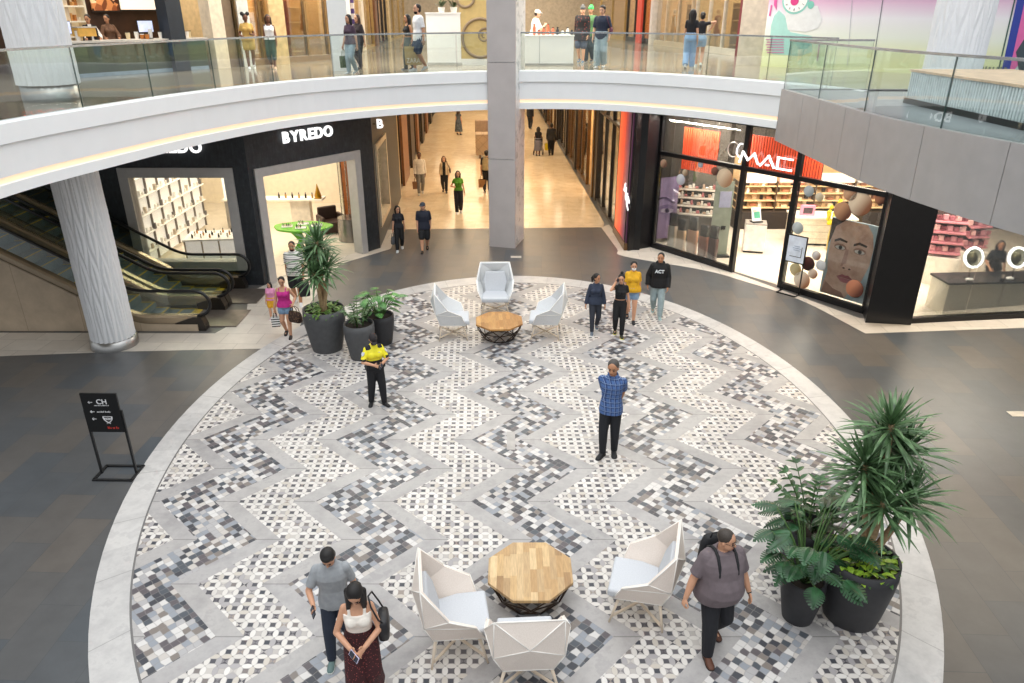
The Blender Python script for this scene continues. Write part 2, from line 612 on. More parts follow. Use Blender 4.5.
    if hs in ('cap', 'beanie', 'hat'):
        hb2 = MB(); hb2.sphere(hp(0, -.024, -.004), (.0465 * k_, .041 * k_, .045 * k_), 16, 10, Rh)
        remeshed(hb2, 'hair', hm, root, .008)
        c = MB(); hm2 = mat(hair[2], .75)
        c.sphere(hp(0, -.007, .030), (.050 * k_, .060 * k_, .046 * k_), 20, 12, Rh)
        if hs == 'cap':
            c.sphere(hp(0, .058, .028), (.036 * k_, .040 * k_, .005 * k_), 16, 8, Rh)
        if hs == 'beanie':
            c.sphere(hp(0, -.018, .060), (.036 * k_, .040 * k_, .036 * k_), 16, 10, Rh)
        if hs == 'hat': c.sphere(hp(0, -.005, .022), (.056 * k_, .064 * k_, .012 * k_), 18, 8, Rh)
        remeshed(c, {'cap': 'cap', 'beanie': 'beanie', 'hat': 'bucket_hat'}[hs], hm2, root, .007)
    else:
        remeshed(hb, 'hair', hm, root, .008)
    # ---- clothing
    def sleeve(mb, k, upto, loose, flare=0.0):
        S, E, W = J['sh' + k] * s, J['el' + k] * s, J['wr' + k] * s
        r0 = (.0315 * ag + loose) * s
        mb.sphere(S, r0, 12, 8)
        if upto <= 1:
            mb.capsule(S, S.lerp(E, upto), r0, (.0285 * ag + loose * .85 + flare) * s, flat=True)
        else:
            mb.capsule(S, E, r0, (.027 * ag + loose) * s)
            mb.capsule(E, E.lerp(W, upto - 1), (.027 * ag + loose) * s, (.021 + loose + flare) * s, flat=True)
    if top:
        t = MB(); lo = top.get('loose', .009); hem = top.get('hem', .49); nk = top.get('neck', .846)
        flare = top.get('flare', 0.0)
        zs = [hem] + [r[0] for r in R if hem + .015 < r[0] < nk - .012] + [nk]
        rings = []
        for z in zs:
            w_, d_, y_ = interp(max(z, .525)) if z < .55 else interp(z)
            e = lo + (.013 * min(1, max(0, (.62 - z) / .08)) if hem < .56 else 0) + flare * max(0, (.64 - z)) / .2
            rings.append(ring(z, w_, d_, y_, e if z < .82 else lo * .9))
        t.loft(rings)
        if fem:
            for sd in (1, -1):
                t.sphere(TT((sd * .036 * g, .047 * g, .725)), ((.038 * g + lo * .7) * s,) * 3)
        if top.get('sleeve', 0):
            for k in 'RL': sleeve(t, k, top['sleeve'], lo)
        if top.get('straps'):
            for sd in (1, -1):
                pts = [TT((sd * .045, .055, .76)), TT((sd * .050, .030, .812)), TT((sd * .052, -.012, .826)), TT((sd * .046, -.048, .78))]
                t.tube(pts, .011 * s, 8)
        if top.get('hood'):
            t.tube([TT((.045 * math.cos(a) * 1.1, .042 * math.sin(a) - .006, .848 - .012 * math.sin(a))) for a in [2 * PI * i / 16 for i in range(16)]], .022 * s, 8, closed=True)
            t.sphere(TT((0, -.062, .82)), (.055 * s, .030 * s, .035 * s))
        if top.get('collar'):
            t.tube([TT((.042 * math.cos(a) * g ** .5, .040 * math.sin(a) - .004, .850 - .010 * math.sin(a))) for a in [2 * PI * i / 16 for i in range(16)]], .012 * s, 8, closed=True)
        remeshed(t, top.get('name', 'shirt'), top['mat'], root, vox, 1, top.get('classify') and (lambda c: top['classify'](c / s)))
    if bottom:
        t = MB(); lo = bottom.get('loose', .007); up = bottom.get('leg', 2.0); fl = bottom.get('flare', 0.0)
        wz = bottom.get('waist', .60)
        t.loft([ring(z, *interp(z), lo) for z in (.478, .52, .56, wz)])
        if bottom.get('skirt'):
            zb = bottom['skirt']
            rr = []
            for i in range(5):
                z = wz + (zb - wz) * i / 4
                w_, d_, y_ = interp(max(z, .52)); rr.append(ring(z, w_, d_, y_, lo + fl * i / 4))
            t.loft(rr[::-1])
        else:
            for k in 'RL':
                hpv, kn, an = J['hip' + k] * s, J['knee' + k] * s, J['ank' + k] * s
                if up <= 1:
                    t.capsule(hpv, hpv.lerp(kn, up), (.057 * lg + lo) * s, (.059 * lg * (1 - up) + .040 * lg * up + lo + fl) * s)
                    t.capsule(hpv.lerp(kn, up * .5), hpv.lerp(kn, up), (.055 * lg + lo) * s, (.062 * lg * (1 - up) + .040 * lg * up + lo + fl) * s, flat=True)
                else:
                    t.capsule(hpv, kn, (.057 * lg + lo) * s, (.039 * lg + lo + fl * .4) * s)
                    cm = kn.lerp(an, .35)
                    t.capsule(kn, cm, (.039 * lg + lo + fl * .4) * s, (.035 * lg + lo + fl * .6) * s)
                    t.capsule(cm, kn.lerp(an, up - 1), (.035 * lg + lo + fl * .6) * s, (.026 + lo + fl) * s, flat=True)
        remeshed(t, bottom.get('name', 'trousers'), bottom['mat'], root, vox, 1)
    # ---- shoes
    for k in 'RL':
        mb = MB(); x, y, lift, yw = legs[k]
        shoe_mesh(mb, J['ank' + k], yw, math.atan2(lift, .10), s)
        mb.build('shoe', [mat(shoes[0], .6), mat(shoes[1], .6)], root)
    Mw = Matrix.Translation(V(loc)) @ Matrix.Rotation(-math.radians(face), 4, 'Z')
    J['world'] = lambda p: Mw @ (V(p) * s)
    J['M'] = Mw; J['root'] = root; J['hp'] = hp; J['TT'] = TT; J['s'] = s; J['Rh'] = Rh; J['ring'] = ring; J['interp'] = interp
    return J

def h_from(loc, x, ytop):
    u, a, b = ray(x, ytop)
    return HC + b * (loc.y / a) - loc.z

WALK = lambda st=.15, f='R', yaw=.08: ({'R': (.045, st, 0, yaw), 'L': (-.045, -st * .95, .035, -yaw)} if f == 'R' else {'L': (-.045, st, 0, -yaw), 'R': (.045, -st * .95, .035, yaw)})
SWING = lambda f='R', a=.07: {'R': dict(w=(.126, -a if f == 'R' else a + .03, .47)), 'L': dict(w=(-.126, a + .03 if f == 'R' else -a, .47))}

# ---- things people carry
def phone(J, hand, label, up=(0, 0, 1), off=.0, col='18181c'):
    s = J['s']; p = J['world'](J['hand' + hand])
    d, th, n = J['hd' + hand]
    M3 = J['M'].to_3x3()
    d, n = M3 @ d, M3 @ n
    c = p + n * .008 + d * .02
    t = thing('smartphone', label, 'phone', c)
    x = d.cross(n)
    M = Matrix((x, d, n)).transposed()
    MB().box((0, 0, 0), (.072, .145, .009), M=M).build('case', mat(col, .3), t)
    MB().box(n * .0055, (.064, .132, .002), M=M).build('screen', mat('3a3f4a', .08), t)
    return t

def paper_bag(label, grip, size, hexs, rz=0.0, text=None, tcol='f2eee2', drop=.20, cat='bag', stripes=None):
    w, d, h = size
    base = V(grip) - V((0, 0, drop + h))
    t = thing('shopping_bag', label, cat, base, rz)
    m = MB()
    z0, z1 = 0.0, h
    ring = lambda z, k: [V((x * w / 2 * k, y * d / 2 * k, z)) for x, y in ((-1, -1), (1, -1), (1, 1), (-1, 1))]
    m.loft([ring(0, .94), ring(h * .5, .98), ring(h, 1.0)], False, False)
    m.add(ring(0, .94), [(3, 2, 1, 0)])
    m.loft([ring(h, 1.0)[::1], ring(h - .03, .985), ring(.01, .92)], False, False)
    m.build('bag_body', stripes or mat(hexs, .7), t)
    for sg in (-1, 1):
        hd = MB(); hd.tube([V((-w * .22, sg * d * .45, h - .03)), V((-w * .16, sg * d * .25, h + drop * .6)), V((0, sg * .012, h + drop)), V((w * .16, sg * d * .25, h + drop * .6)), V((w * .22, sg * d * .45, h - .03))], .006, 6)
        hd.build('handle', mat(hexs if not stripes else '222222', .7), t)
    if text:
        for sg in (-1, 1):
            M = facing(V((-w * .40 * (1 if sg < 0 else -1), sg * (d / 2 * .985 + .004), h * .12)), V((1 if sg < 0 else -1, 0, 0)))
            o = text_mesh(text, h * .30, .002, 'lettering', mat(tcol, .6), t, M)
            k = w * .80 / max(.01, o.dimensions.x); o.data.transform(M @ Matrix.Diagonal((k, 1.25, 1, 1)) @ M.inverted())
    return t

def hand_bag(label, grip, size, hexs, rz=0.0, drop=.16, material=None, rigid=True, name='handbag', tilt=0.0):
    w, d, h = size
    t = thing(name, label, 'bag', V(grip) - V((0, 0, drop + h)), rz)
    m = MB()
    rings = []
    for z, k, kd in ((0, .86, .8), (.02, .95, .95), (h * .4, 1.0, 1.0), (h * .8, .94, .72), (h, .88, .4)):
        r = []
        for i in range(20):
            a = 2 * PI * i / 20
            r.append(V((w / 2 * k * math.copysign(abs(math.cos(a)) ** .45, math.cos(a)), d / 2 * kd * math.copysign(abs(math.sin(a)) ** .6, math.sin(a)), z)))
        rings.append(r)
    m.loft(rings)
    mt = material or mat(hexs, .5)
    m.build('bag_body', mt, t)
    for sg in (-1, 1):
        st = MB(); st.tube([V((-w * .28, sg * d * .3, h * .86)), V((-w * .24, sg * d * .2, h + drop * .6)), V((0, sg * .012, h + drop)), V((w * .24, sg * d * .2, h + drop * .6)), V((w * .28, sg * d * .3, h * .86))], .009, 8)
        st.build('handle', mat(hexs, .5), t)
    z = MB(); z.bar((-w * .40, 0, h + .004), (w * .40, 0, h + .004), .012)
    z.build('zip', mat('8a7a50', .4, .8), t)
    return t

def shoulder_bag(J, side, label, hexs, size=(.30, .12, .26), name='shoulder_bag', cross=False, hipz=.60):
    s = J['s']; sd = 1 if side == 'R' else -1
    w = J['world']
    wd = J['interp'](.60)[0]
    bc = w((sd * (wd + .075), -.02, hipz)); top = w((sd * .075 if not cross else -sd * .06, -.005, .846))
    t = thing(name, label, 'bag', bc, J['root'].rotation_euler.z)
    sx, sy, sz = size
    rings = []
    for z, k in ((-sz / 2, .7), (-sz / 2 + .02, .95), (0, 1.0), (sz / 2 - .03, .9), (sz / 2, .7)):
        rings.append([V((sy / 2 * k * math.copysign(abs(math.cos(a)) ** .6, math.cos(a)), sx / 2 * k * math.copysign(abs(math.sin(a)) ** .5, math.sin(a)), z)) for a in [2 * PI * i / 16 for i in range(16)]])
    MB().loft(rings).build('bag_body', mat(hexs, .45), t)
    inv = (Matrix.Translation(bc) @ Matrix.Rotation(J['root'].rotation_euler.z, 4, 'Z')).inverted()
    tp = inv @ top
    for sg in (1, -1):
        sh = tp + V((0, 0, .012))
        pts = [V((0, sg * sx * .36, sz / 2 - .02)), V((tp.x * .30, sg * .085 * s, tp.z * .45)), V((tp.x * .8, sg * .070 * s, tp.z * .86)), sh]
        MB().tube(pts, .010, 8).build('strap', mat(hexs, .45), t)
    return t

def backpack(J, label, hexs, depth=.16):
    s = J['s']; r = J['root']
    g_ = J['interp'](.72)
    yb = min(p.y for p in J['ring'](.72, *g_, .010)) 
    t = thing('backpack', label, 'bag', r.location, r.rotation_euler.z)
    m = MB(); rings = []
    for z, k in ((.545, .75), (.56, .95), (.66, 1.0), (.78, .92), (.83, .75), (.845, .5)):
        rings.append([V((.088 * s * k * math.copysign(abs(math.cos(a)) ** .6, math.cos(a)), yb - depth / 2 - .004 + depth / 2 * k * math.copysign(abs(math.sin(a)) ** .7, math.sin(a)), z * s)) for a in [2 * PI * i / 18 for i in range(18)]])
    m.loft(rings); m.build('pack_body', mat(hexs, .7), t)
    m = MB(); m.box((0, yb - depth - .012, .63 * s), (.12 * s, .05, .12 * s)); m.build('front_pocket', mat(hexs, .7), t, bevel=.012)
    for sd in (1, -1):
        pts = []
        for z, yy in ((.80, -1), (.838, -.45), (.846, .1), (.825, .8), (.78, 1), (.72, 1), (.66, .82), (.60, -.4)):
            zz = min(z, .83); w_, d_, y_ = J['interp'](zz)
            rr = J['ring'](zz, w_, d_, y_, .022)
            yf = max(p.y for p in rr); ybk = min(p.y for p in rr)
            xx = .062 if z > .64 else .095
            y = yf * .86 * yy if yy > 0 else -ybk * .9 * yy
            pts.append(V((sd * xx * s, y, (z + (.008 if z > .82 else 0)) * s)))
        m = MB(); m.tube(pts, .019, 8); m.build('shoulder_strap', mat(hexs, .7), t)
    m = MB(); m.tube([V((-.03 * s, yb - .05, .84 * s)), V((-.02 * s, yb - .05, .875 * s)), V((.02 * s, yb - .05, .875 * s)), V((.03 * s, yb - .05, .84 * s))], .010, 8)
    m.build('grab_handle', mat(hexs, .7), t)
    return t
# ================================================================ PATTERNED CLOTH
def plaid_mat():
    b = NB('plaid_cloth'); x, y, z = b.xyz(b.obj())
    def band(v, per, w):
        return b.m_('LESS_THAN', b.m_('FLOORED_MODULO', v, per), w)
    bx = band(b.m_('ADD', x, b.m_('MULTIPLY', y, .8)), .085, .040); bz = band(z, .085, .040)
    tx = band(b.m_('ADD', b.m_('ADD', x, b.m_('MULTIPLY', y, .8)), .06), .085, .008); tz = band(b.m_('ADD', z, .06), .085, .008)
    c = b.mix(bx, hexc('4a6aa0'), hexc('2c4578'))
    c = b.mix(b.m_('MULTIPLY', bz, .55), c, hexc('1b2c54'))
    c = b.mix(b.m_('MULTIPLY', b.m_('MAXIMUM', tx, tz), .7), c, hexc('8fa8cf'))
    return b.bsdf(c, .8)

def stripe_mat(name, ca, cb, per, w, cc=None, axis=2):
    b = NB(name); o = b.xyz(b.obj())
    v = b.m_('FLOORED_MODULO', o[axis], per)
    c = b.mix(b.m_('LESS_THAN', v, w), hexc(ca), hexc(cb))
    if cc: c = b.mix(b.m_('LESS_THAN', b.m_('FLOORED_MODULO', b.m_('ADD', o[axis], per * .42), per), w * .5), c, hexc(cc))
    return b.bsdf(c, .8)

def dots_mat(name, base, dot, scale=34, th=.28):
    b = NB(name)
    vn = b.n('ShaderNodeTexVoronoi'); b.link(b.obj(), vn.inputs['Vector']); vn.inputs['Scale'].default_value = scale
    f = b.m_('LESS_THAN', vn.outputs['Distance'], th)
    return b.bsdf(b.mix(f, hexc(base), hexc(dot)), .8)

def knit_mat(name, a, c2, scale=120):
    b = NB(name)
    return b.bsdf(b.ramp(b.noise(b.obj(), scale, 2), [(.35, hexc(a)), (.65, hexc(c2))]), .85)

C = lambda h, r=.8: mat(h, r, var=.10, scale=14)
F = lambda x, y, z=0.0: G(x, y, z)

def put(label, fx, fy, head, face, z=0.0, hmin=None, hmax=None, **kw):
    p = F(fx, fy, z)
    h = h_from(p, fx, head)
    if hmin: h = min(max(h, hmin), hmax or 1.9)
    return person(label, p, h, face, **kw)

# ---- the heavy man walking out beside the planters
J = put('heavyset man in grey polo and dark trousers wearing a black backpack', 709, 646, 529, 168, g=1.34, belly=.075, skin='a', vox=.008,
        legs={'R': (.066, .10, 0, .12), 'L': (-.070, -.10, .030, -.2)},
        arms={'R': dict(w=(.235, .02, .49), curl=.7), 'L': dict(w=(-.215, .05, .46), curl=.4)}, look=(-42, 8),
        top=dict(mat=C('6a5f63'), sleeve=.82, hem=.475, loose=.019, collar=True, name='polo_shirt'), bottom=dict(mat=C('191a20'), loose=.012),
        shoes=('5a3524', '2a1c16'), hair=('buzz', '3a322c'))
backpack(J, 'black backpack worn by the heavyset man in the grey polo', '15161a')
s = J['s']; root = J['root']; hp = J['hp']
fr = MB()
for sd in (1, -1):
    fr.tube([hp(sd * .0175 + .015 * math.cos(a), .0520, .002 + .011 * math.sin(a)) for a in [2 * PI * i / 14 for i in range(14)]], .0016, 6, closed=True)
    fr.bar(hp(sd * .033, .050, .004), hp(sd * .046, .0, .004), .003)
fr.bar(hp(-.004, .055, .003), hp(.004, .055, .003), .003)
fr.build('eyeglasses', mat('1c1c1e', .3), root)
wr = J['wrL'] * s; d = J['hdL'][0]
MB().tube([wr - d * .012, wr + d * .012], .030, 14).build('wristwatch', mat('20221f', .4), root)

# ---- the couple with phones at the bottom edge
J = put('man in light grey polo and dark jeans walking while reading his phone', 341, 648, 543, 172, g=1.02, skin='a', vox=.008,
        legs={'R': (.052, .14, 0, .1), 'L': (-.05, -.10, .03, -.12)},
        arms={'R': dict(w=(.12, .185, .615), palm=(0, .2, 1), curl=.6), 'L': dict(w=(-.16, -.02, .47))}, look=(8, 42), lean=.05,
        top=dict(mat=C('979b9f'), sleeve=.78, hem=.47, loose=.012, collar=True, name='polo_shirt'), bottom=dict(mat=C('232b3a'), loose=.008),
        shoes=('5b7472', 'd8dcd8'), hair=('thick', '14100e'))
phone(J, 'R', 'dark smartphone held by the man in the light grey polo')
wp = F(367, 694)
J = person('woman in white tank top and dark red dotted wide trousers', wp, h_from(wp, 366, 580), 172, sex='f', g=1.03, skin='a', vox=.008,
           legs={'R': (.045, .10, 0, .05), 'L': (-.045, -.06, .02, -.08)},
           arms={'R': dict(w=(.050, .165, .60), palm=(0, .2, 1), curl=.5, pole=(1, -.8, -.3)), 'L': dict(w=(-.040, .16, .595), palm=(0, .2, 1), curl=.5, pole=(-1, -.8, -.3))}, look=(6, 40), lean=.03,
           top=dict(mat=C('ece4da'), neck=.775, hem=.57, loose=.010, straps=True, name='tank_top'),
           bottom=dict(mat=dots_mat('dotted_cloth', '3a1418', 'a04a48', 42, .22), loose=.012, flare=.045, waist=.635, leg=1.9, name='wide_trousers'),
           shoes=('4a2f24', '2a1c16'), hair=('long', '120d0c'))
phone(J, 'R', 'smartphone held in both hands by the woman in the white tank top', col='c9c3dc')
shoulder_bag(J, 'L', 'black leather shoulder bag of the woman in the white tank top', '17161a', (.32, .13, .27))
s = J['s']; wr = J['wrL'] * s; d = J['hdL'][0]
MB().tube([wr - d * .010, wr + d * .010], .024, 14).build('bracelet', mat('1a1a1c', .4), J['root'])

# ---- the guard
def guard_cls(c):
    ax = abs(c.x)
    if c.z < .655: return 1
    if ax > .125 and c.z < .70: return 1
    if c.z > .800 and .045 < ax < .105 and c.y < .05: return 1
    return 0
J = put('guard in yellow and black uniform shirt standing over a phone', 378, 404, 333, 152, sex='f', g=1.16, skin='a',
        legs={'R': (.075, -.035, 0, .5), 'L': (-.070, .055, 0, -.35)},
        arms={'R': dict(w=(.060, .165, .64), palm=(0, 0, 1), pole=(1, -.6, -.3)), 'L': dict(w=(-.045, .165, .635), palm=(0, 0, 1), pole=(-1, -.6, -.3))}, look=(6, 38),
        top=dict(mat=[C('ece02a', .6), C('17181c')], sleeve=.95, hem=.55, loose=.013, collar=False, name='uniform_shirt', classify=guard_cls), bottom=dict(mat=C('141519'), loose=.010),
        shoes=('101012', '101012'), hair=('cap', '2a1a16', '1f1a1c'))
phone(J, 'L', 'smartphone in the hands of the guard')
s = J['s']; root = J['root']; TT = J['TT']
m = MB(); m.sphere(J['hp'](0, .030, -.034), (.036 * s, .030 * s, .026 * s), 14, 8, J['Rh']); m.build('face_mask', mat('121214', .8), root)
S, E = J['shR'] * s, J['elR'] * s
p = S.lerp(E, .45)
for k, sd in (('R', 1), ('L', -1)):
    S, E = J['sh' + k] * s, J['el' + k] * s; p = S.lerp(E, .45); n = V((sd * .8, .55, .3)).normalized(); n = (n - (E - S).normalized() * n.dot((E - S).normalized())).normalized()
    M = facing(p + n * .070, n.cross(-(E - S).normalized()) * -1, -(E - S).normalized())
    pm = MB(); pm.add([M @ V(q) for q in ((-.032, .04, 0), (.032, .04, 0), (.034, -.005, 0), (0, -.045, 0), (-.034, -.005, 0), (-.032, .04, .006), (.032, .04, .006), (.034, -.005, .006), (0, -.045, .006), (-.034, -.005, .006))], [(4, 3, 2, 1, 0), (5, 6, 7, 8, 9), (0, 1, 6, 5), (1, 2, 7, 6), (2, 3, 8, 7), (3, 4, 9, 8), (4, 0, 5, 9)])
    pm.build('shoulder_patch', mat('c9cbd6', .7), root)
bl = MB(); bl.loft([J['ring'](z, *J['interp'](z), .018) for z in (.565, .600)]); bl.build('duty_belt', mat('0c0c0e', .4), root)
bx = MB()
for q in ((.11, .05, .575), (-.10, .06, .575)): bx.box(TT(q), (.05, .05, .09))
bx.build('belt_pouch', mat('0e0e10', .5), root)
bd = MB(); bd.sphere(TT((-.045, .088, .755)), (.022, .008, .028), 10, 6); bd.build('badge', mat('d6d0a0', .3, .6), root)

# ---- man in the checked shirt
J = put('man in blue checked shirt standing with hands behind his back', 608, 455, 360, 196, g=.95, skin='e', vox=.008,
        legs={'R': (.050, .03, 0, .35), 'L': (-.048, -.045, 0, -.2)},
        arms={'R': dict(w=(.050, -.105, .50), pole=(.30, -1, 0), palm=(0, -1, 0), thumb=(0, 0, 1)), 'L': dict(w=(-.055, -.115, .515), pole=(-.30, -1, 0), palm=(0, -1, 0), thumb=(0, 0, 1))}, look=(6, 14),
        top=dict(mat=plaid_mat(), sleeve=.90, hem=.47, loose=.010, collar=True), bottom=dict(mat=C('171a20'), loose=.006), shoes=('101114', '0c0c0e'), hair=('grey', '4a4642'))

# ---- group of four
J = put('woman in navy zip top with ponytail, leftmost of the group of four walkers', 594, 331, 273, 182, hmin=1.5, hmax=1.66, sex='f', g=1.06, skin='e', legs=WALK(.13, 'R'),
        arms={'R': dict(w=(.155, .03, .47)), 'L': dict(w=(-.15, .02, .47))}, look=(-45, 4),
        top=dict(mat=C('2c3548'), sleeve=1.9, hem=.50, loose=.010, name='jacket'), bottom=dict(mat=C('2a2e38'), loose=.005), shoes=('5c6672', 'd0d4d8'), hair=('pony', '120e0d'))
J = put('woman in black crop top holding a hand to her ear, hair in a top bun', 618, 335, 274, 184, hmin=1.5, hmax=1.66, sex='f', g=.98, skin='a', legs=WALK(.08, 'L'),
        arms={'R': dict(w=(.088, .055, .885), pole=(.5, .5, -1), palm=(-1, 0, 0), thumb=(0, -.3, 1)), 'L': dict(w=(-.145, .02, .47))}, look=(10, 10),
        top=dict(mat=C('121216'), sleeve=.5, hem=.615, loose=.008, name='crop_top'), bottom=dict(mat=C('111115'), loose=.007), shoes=('2a2a20', 'd8d02a'), hair=('bun', '120d0d'))
phone(J, 'R', 'dark smartphone at the ear of the woman in the black crop top')
J = put('woman in mustard yellow T-shirt and denim shorts wearing a white mask', 630, 320, 261, 186, hmin=1.5, hmax=1.7, sex='f', g=1.24, belly=.035, skin='a', legs=WALK(.12, 'L'),
        arms=SWING('L', .05), look=(-4, 6), top=dict(mat=C('d9a51e'), sleeve=.75, hem=.52, loose=.013, name='t_shirt'), bottom=dict(mat=C('7f9ab8'), leg=.42, loose=.014, name='denim_shorts'), shoes=('1c1c20', '303034'), hair=('tied', '17110f'))
s = J['s']
m = MB(); m.sphere(J['hp'](0, .032, -.030), (.036 * s, .030 * s, .027 * s), 14, 8, J['Rh']); m.build('face_mask', mat('f0f0ee', .8), J['root'])
J = put('young man in black hooded sweatshirt and pale jeans', 656, 315, 252, 188, hmin=1.6, hmax=1.78, g=1.04, skin='e', legs=WALK(.15, 'L'),
        arms={'R': dict(w=(.16, .0, .48)), 'L': dict(w=(-.13, .08, .48))}, look=(10, 4), top=dict(mat=C('0e0f12'), sleeve=2.0, hem=.48, loose=.020, hood=True, name='hooded_sweatshirt'), bottom=dict(mat=C('8fa0a4'), loose=.012), shoes=('8aa0a0', 'd8dcdc'), hair=('short', '0f0c0c'))
s = J['s']
yf = max(p.y for p in J['ring'](.735, *J['interp'](.735), .020)) + .006
for ch, x0, cc in (('N', .105, '9fc0dd'), ('E', .045, 'e8ecef'), ('C', -.012, 'e8ecef'), ('T', -.07, 'e8ecef')):
    pass
M = facing(V((.125, yf - .004, .705 * s)), (-1, 0, 0))
text_mesh('ACT', .115, .012, 'chest_lettering', mat('dfe6ea', .7), J['root'], M, bold=.004)

# ---- family by the planter
J = put('bearded man in white and grey striped polo with black shorts', 299, 303, 243, 172, hmin=1.74, hmax=1.86, g=1.14, belly=.035, skin='e', legs=WALK(.10, 'L'),
        arms=SWING('R', .03), look=(0, 6), top=dict(mat=stripe_mat('striped_polo', 'dcdad4', '3c3d42', .115, .022, '9a9a9c'), sleeve=.8, hem=.48, loose=.012, collar=True, name='polo_shirt'),
        bottom=dict(mat=C('121317'), leg=.85, loose=.016, name='shorts'), shoes=('dcdcdc', 'f0f0f0'), hair=('buzz', '2a201b'))
s = J['s']; m = MB(); m.sphere(J['hp'](0, .022, -.046), (.034 * s, .031 * s, .026 * s), 14, 8, J['Rh']); m.build('beard', mat('2a1d17', .9, var=.3, scale=60), J['root'])
hand_bag('black backpack-like tote hanging from the hand of the man in stripes', J['world'](J['handL']), (.30, .16, .40), '17181b', .3, .10, name='tote_bag')
J = put('woman in magenta tank top and denim shorts beside the big planter', 289, 336, 277, 176, hmin=1.52, hmax=1.66, sex='f', g=1.12, skin='a', legs=WALK(.07, 'L'),
        arms={'R': dict(w=(.165, .05, .47), curl=1.0), 'L': dict(w=(-.150, .10, .58), curl=1.0)}, look=(-6, 12), top=dict(mat=C('c02a86'), neck=.775, hem=.52, loose=.010, straps=True, name='tank_top'),
        bottom=dict(mat=C('7c98b4'), leg=.35, loose=.012, name='denim_shorts'), shoes=('2a2420', '3a3430'), hair=('tied', '1c1311'))
hand_bag('brown patterned handbag on the arm of the woman in magenta', J['world'](J['handL']) + V((.06, 0, .02)), (.36, .18, .26), '4a3226', 2.7, .14, material=dots_mat('patterned_leather', '3a281f', '7a5a40', 26, .30))
paper_bag('black and white striped gift bag in the hand of the woman in magenta', J['world'](J['handR']), (.20, .09, .24), '222222', .2, None, drop=.12, stripes=stripe_mat('striped_paper', 'ecebe6', '17171a', .060, .028))
J = put('child in pink top and yellow shorts walking behind the woman in magenta', 274, 318, 282, 180, hmin=.95, hmax=1.15, sex='f', g=1.16, skin='a', legs=WALK(.08, 'R'),
        arms=SWING('L', .05), look=(15, 6), top=dict(mat=C('d98fb4'), sleeve=.6, hem=.52, loose=.012, name='t_shirt'), bottom=dict(mat=C('d8a22a'), leg=.7, loose=.02, name='shorts'), shoes=('c8a8b8', 'e8e8e8'), hair=('down', '15100f'))

# ---- pair in dark clothes entering from the corridor
J = put('woman in black T-shirt and joggers with white-toed shoes', 400, 250, 206, 174, hmin=1.5, hmax=1.66, sex='f', g=1.0, skin='a', legs=WALK(.13, 'R'), arms=SWING('L', .04), look=(-20, 6),
        top=dict(mat=C('1a1c24'), sleeve=.7, hem=.53, loose=.010, name='t_shirt'), bottom=dict(mat=C('101014'), loose=.012, name='joggers'), shoes=('c8ccd0', 'e4e6e8'), hair=('long', '140e0d'))
hand_bag('grey tote bag hanging from the hand of the woman in black', J['world'](J['handR']), (.26, .12, .26), '54565a', 1.2, .12, name='tote_bag')
J = put('man in navy polo, black shorts and a grey cap', 425, 251, 202, 176, hmin=1.62, hmax=1.76, g=1.12, skin='a', legs=WALK(.13, 'R'), arms=SWING('L', .03), look=(30, 4),
        top=dict(mat=C('1b2030'), sleeve=.85, hem=.48, loose=.014, collar=True, name='polo_shirt'), bottom=dict(mat=C('15161a'), leg=.9, loose=.018, name='shorts'), shoes=('101012', '1a1a1c'), hair=('cap', '2a1d18', '3f4650'))

# ---- corridor walkers
FV = .010
J = put('man in cream sweater and grey trousers walking down the corridor', 421, 194, 152, 172, hmin=1.68, hmax=1.78, g=1.0, skin='c', vox=FV, legs=WALK(.09, 'R'), arms=SWING('L', .03),
        top=dict(mat=C('d8d0c4'), sleeve=1.85, hem=.50, loose=.012, name='sweater'), bottom=dict(mat=C('77736c'), loose=.010), shoes=('c8c4bc', 'e0ded8'), hair=('short', '120e0c'))
paper_bag('brown paper bag in the hand of the man in the cream sweater', J['world'](J['handR']), (.26, .12, .30), '7d5638', .3)
J = put('woman in cream cardigan over black walking in the corridor', 445, 192, 156, 178, hmin=1.55, hmax=1.68, sex='f', g=1.03, skin='d', vox=FV, legs=WALK(.10, 'L'), arms=SWING('R', .05),
        top=dict(mat=[C('cdb896'), C('121214')], sleeve=1.9, hem=.50, loose=.012, name='cardigan', classify=lambda c: 1 if (abs(c.x) < .040 and c.y > .02) else 0), bottom=dict(mat=C('141417'), loose=.010), shoes=('1a1a1c', '222226'), hair=('long', '5a3a24'))
shoulder_bag(J, 'L', 'brown shoulder bag of the woman in the cream cardigan', '4a3222', (.26, .10, .2))
J = put('woman in green top and black trousers walking towards the atrium', 459, 213, 171, 176, hmin=1.55, hmax=1.68, sex='f', g=1.0, skin='a', vox=FV, legs=WALK(.05, 'R'),
        arms={'R': dict(w=(.11, .12, .66), curl=1.0), 'L': dict(w=(-.15, .03, .47))}, top=dict(mat=C('4f8a1e'), sleeve=.5, hem=.55, loose=.010, name='blouse'), bottom=dict(mat=C('17171c'), loose=.012, flare=.006), shoes=('d0ccc8', 'e0ded8'), hair=('long', '1a1210'))
J = put('woman in long dark patterned dress far down the corridor', 459, 135, 112, 20, hmin=1.6, hmax=1.7, sex='f', skin='a', vox=.012, legs=WALK(.05, 'R'),
        top=dict(mat=C('4c5560'), sleeve=.4, hem=.52, loose=.010, name='dress_bodice'), bottom=dict(mat=dots_mat('dress_print', '3c444e', '8a929a', 30, .3), skirt=.14, flare=.055, loose=.012, waist=.63, name='dress_skirt'), shoes=('222222', '222222'), hair=('long', '1a1413'))
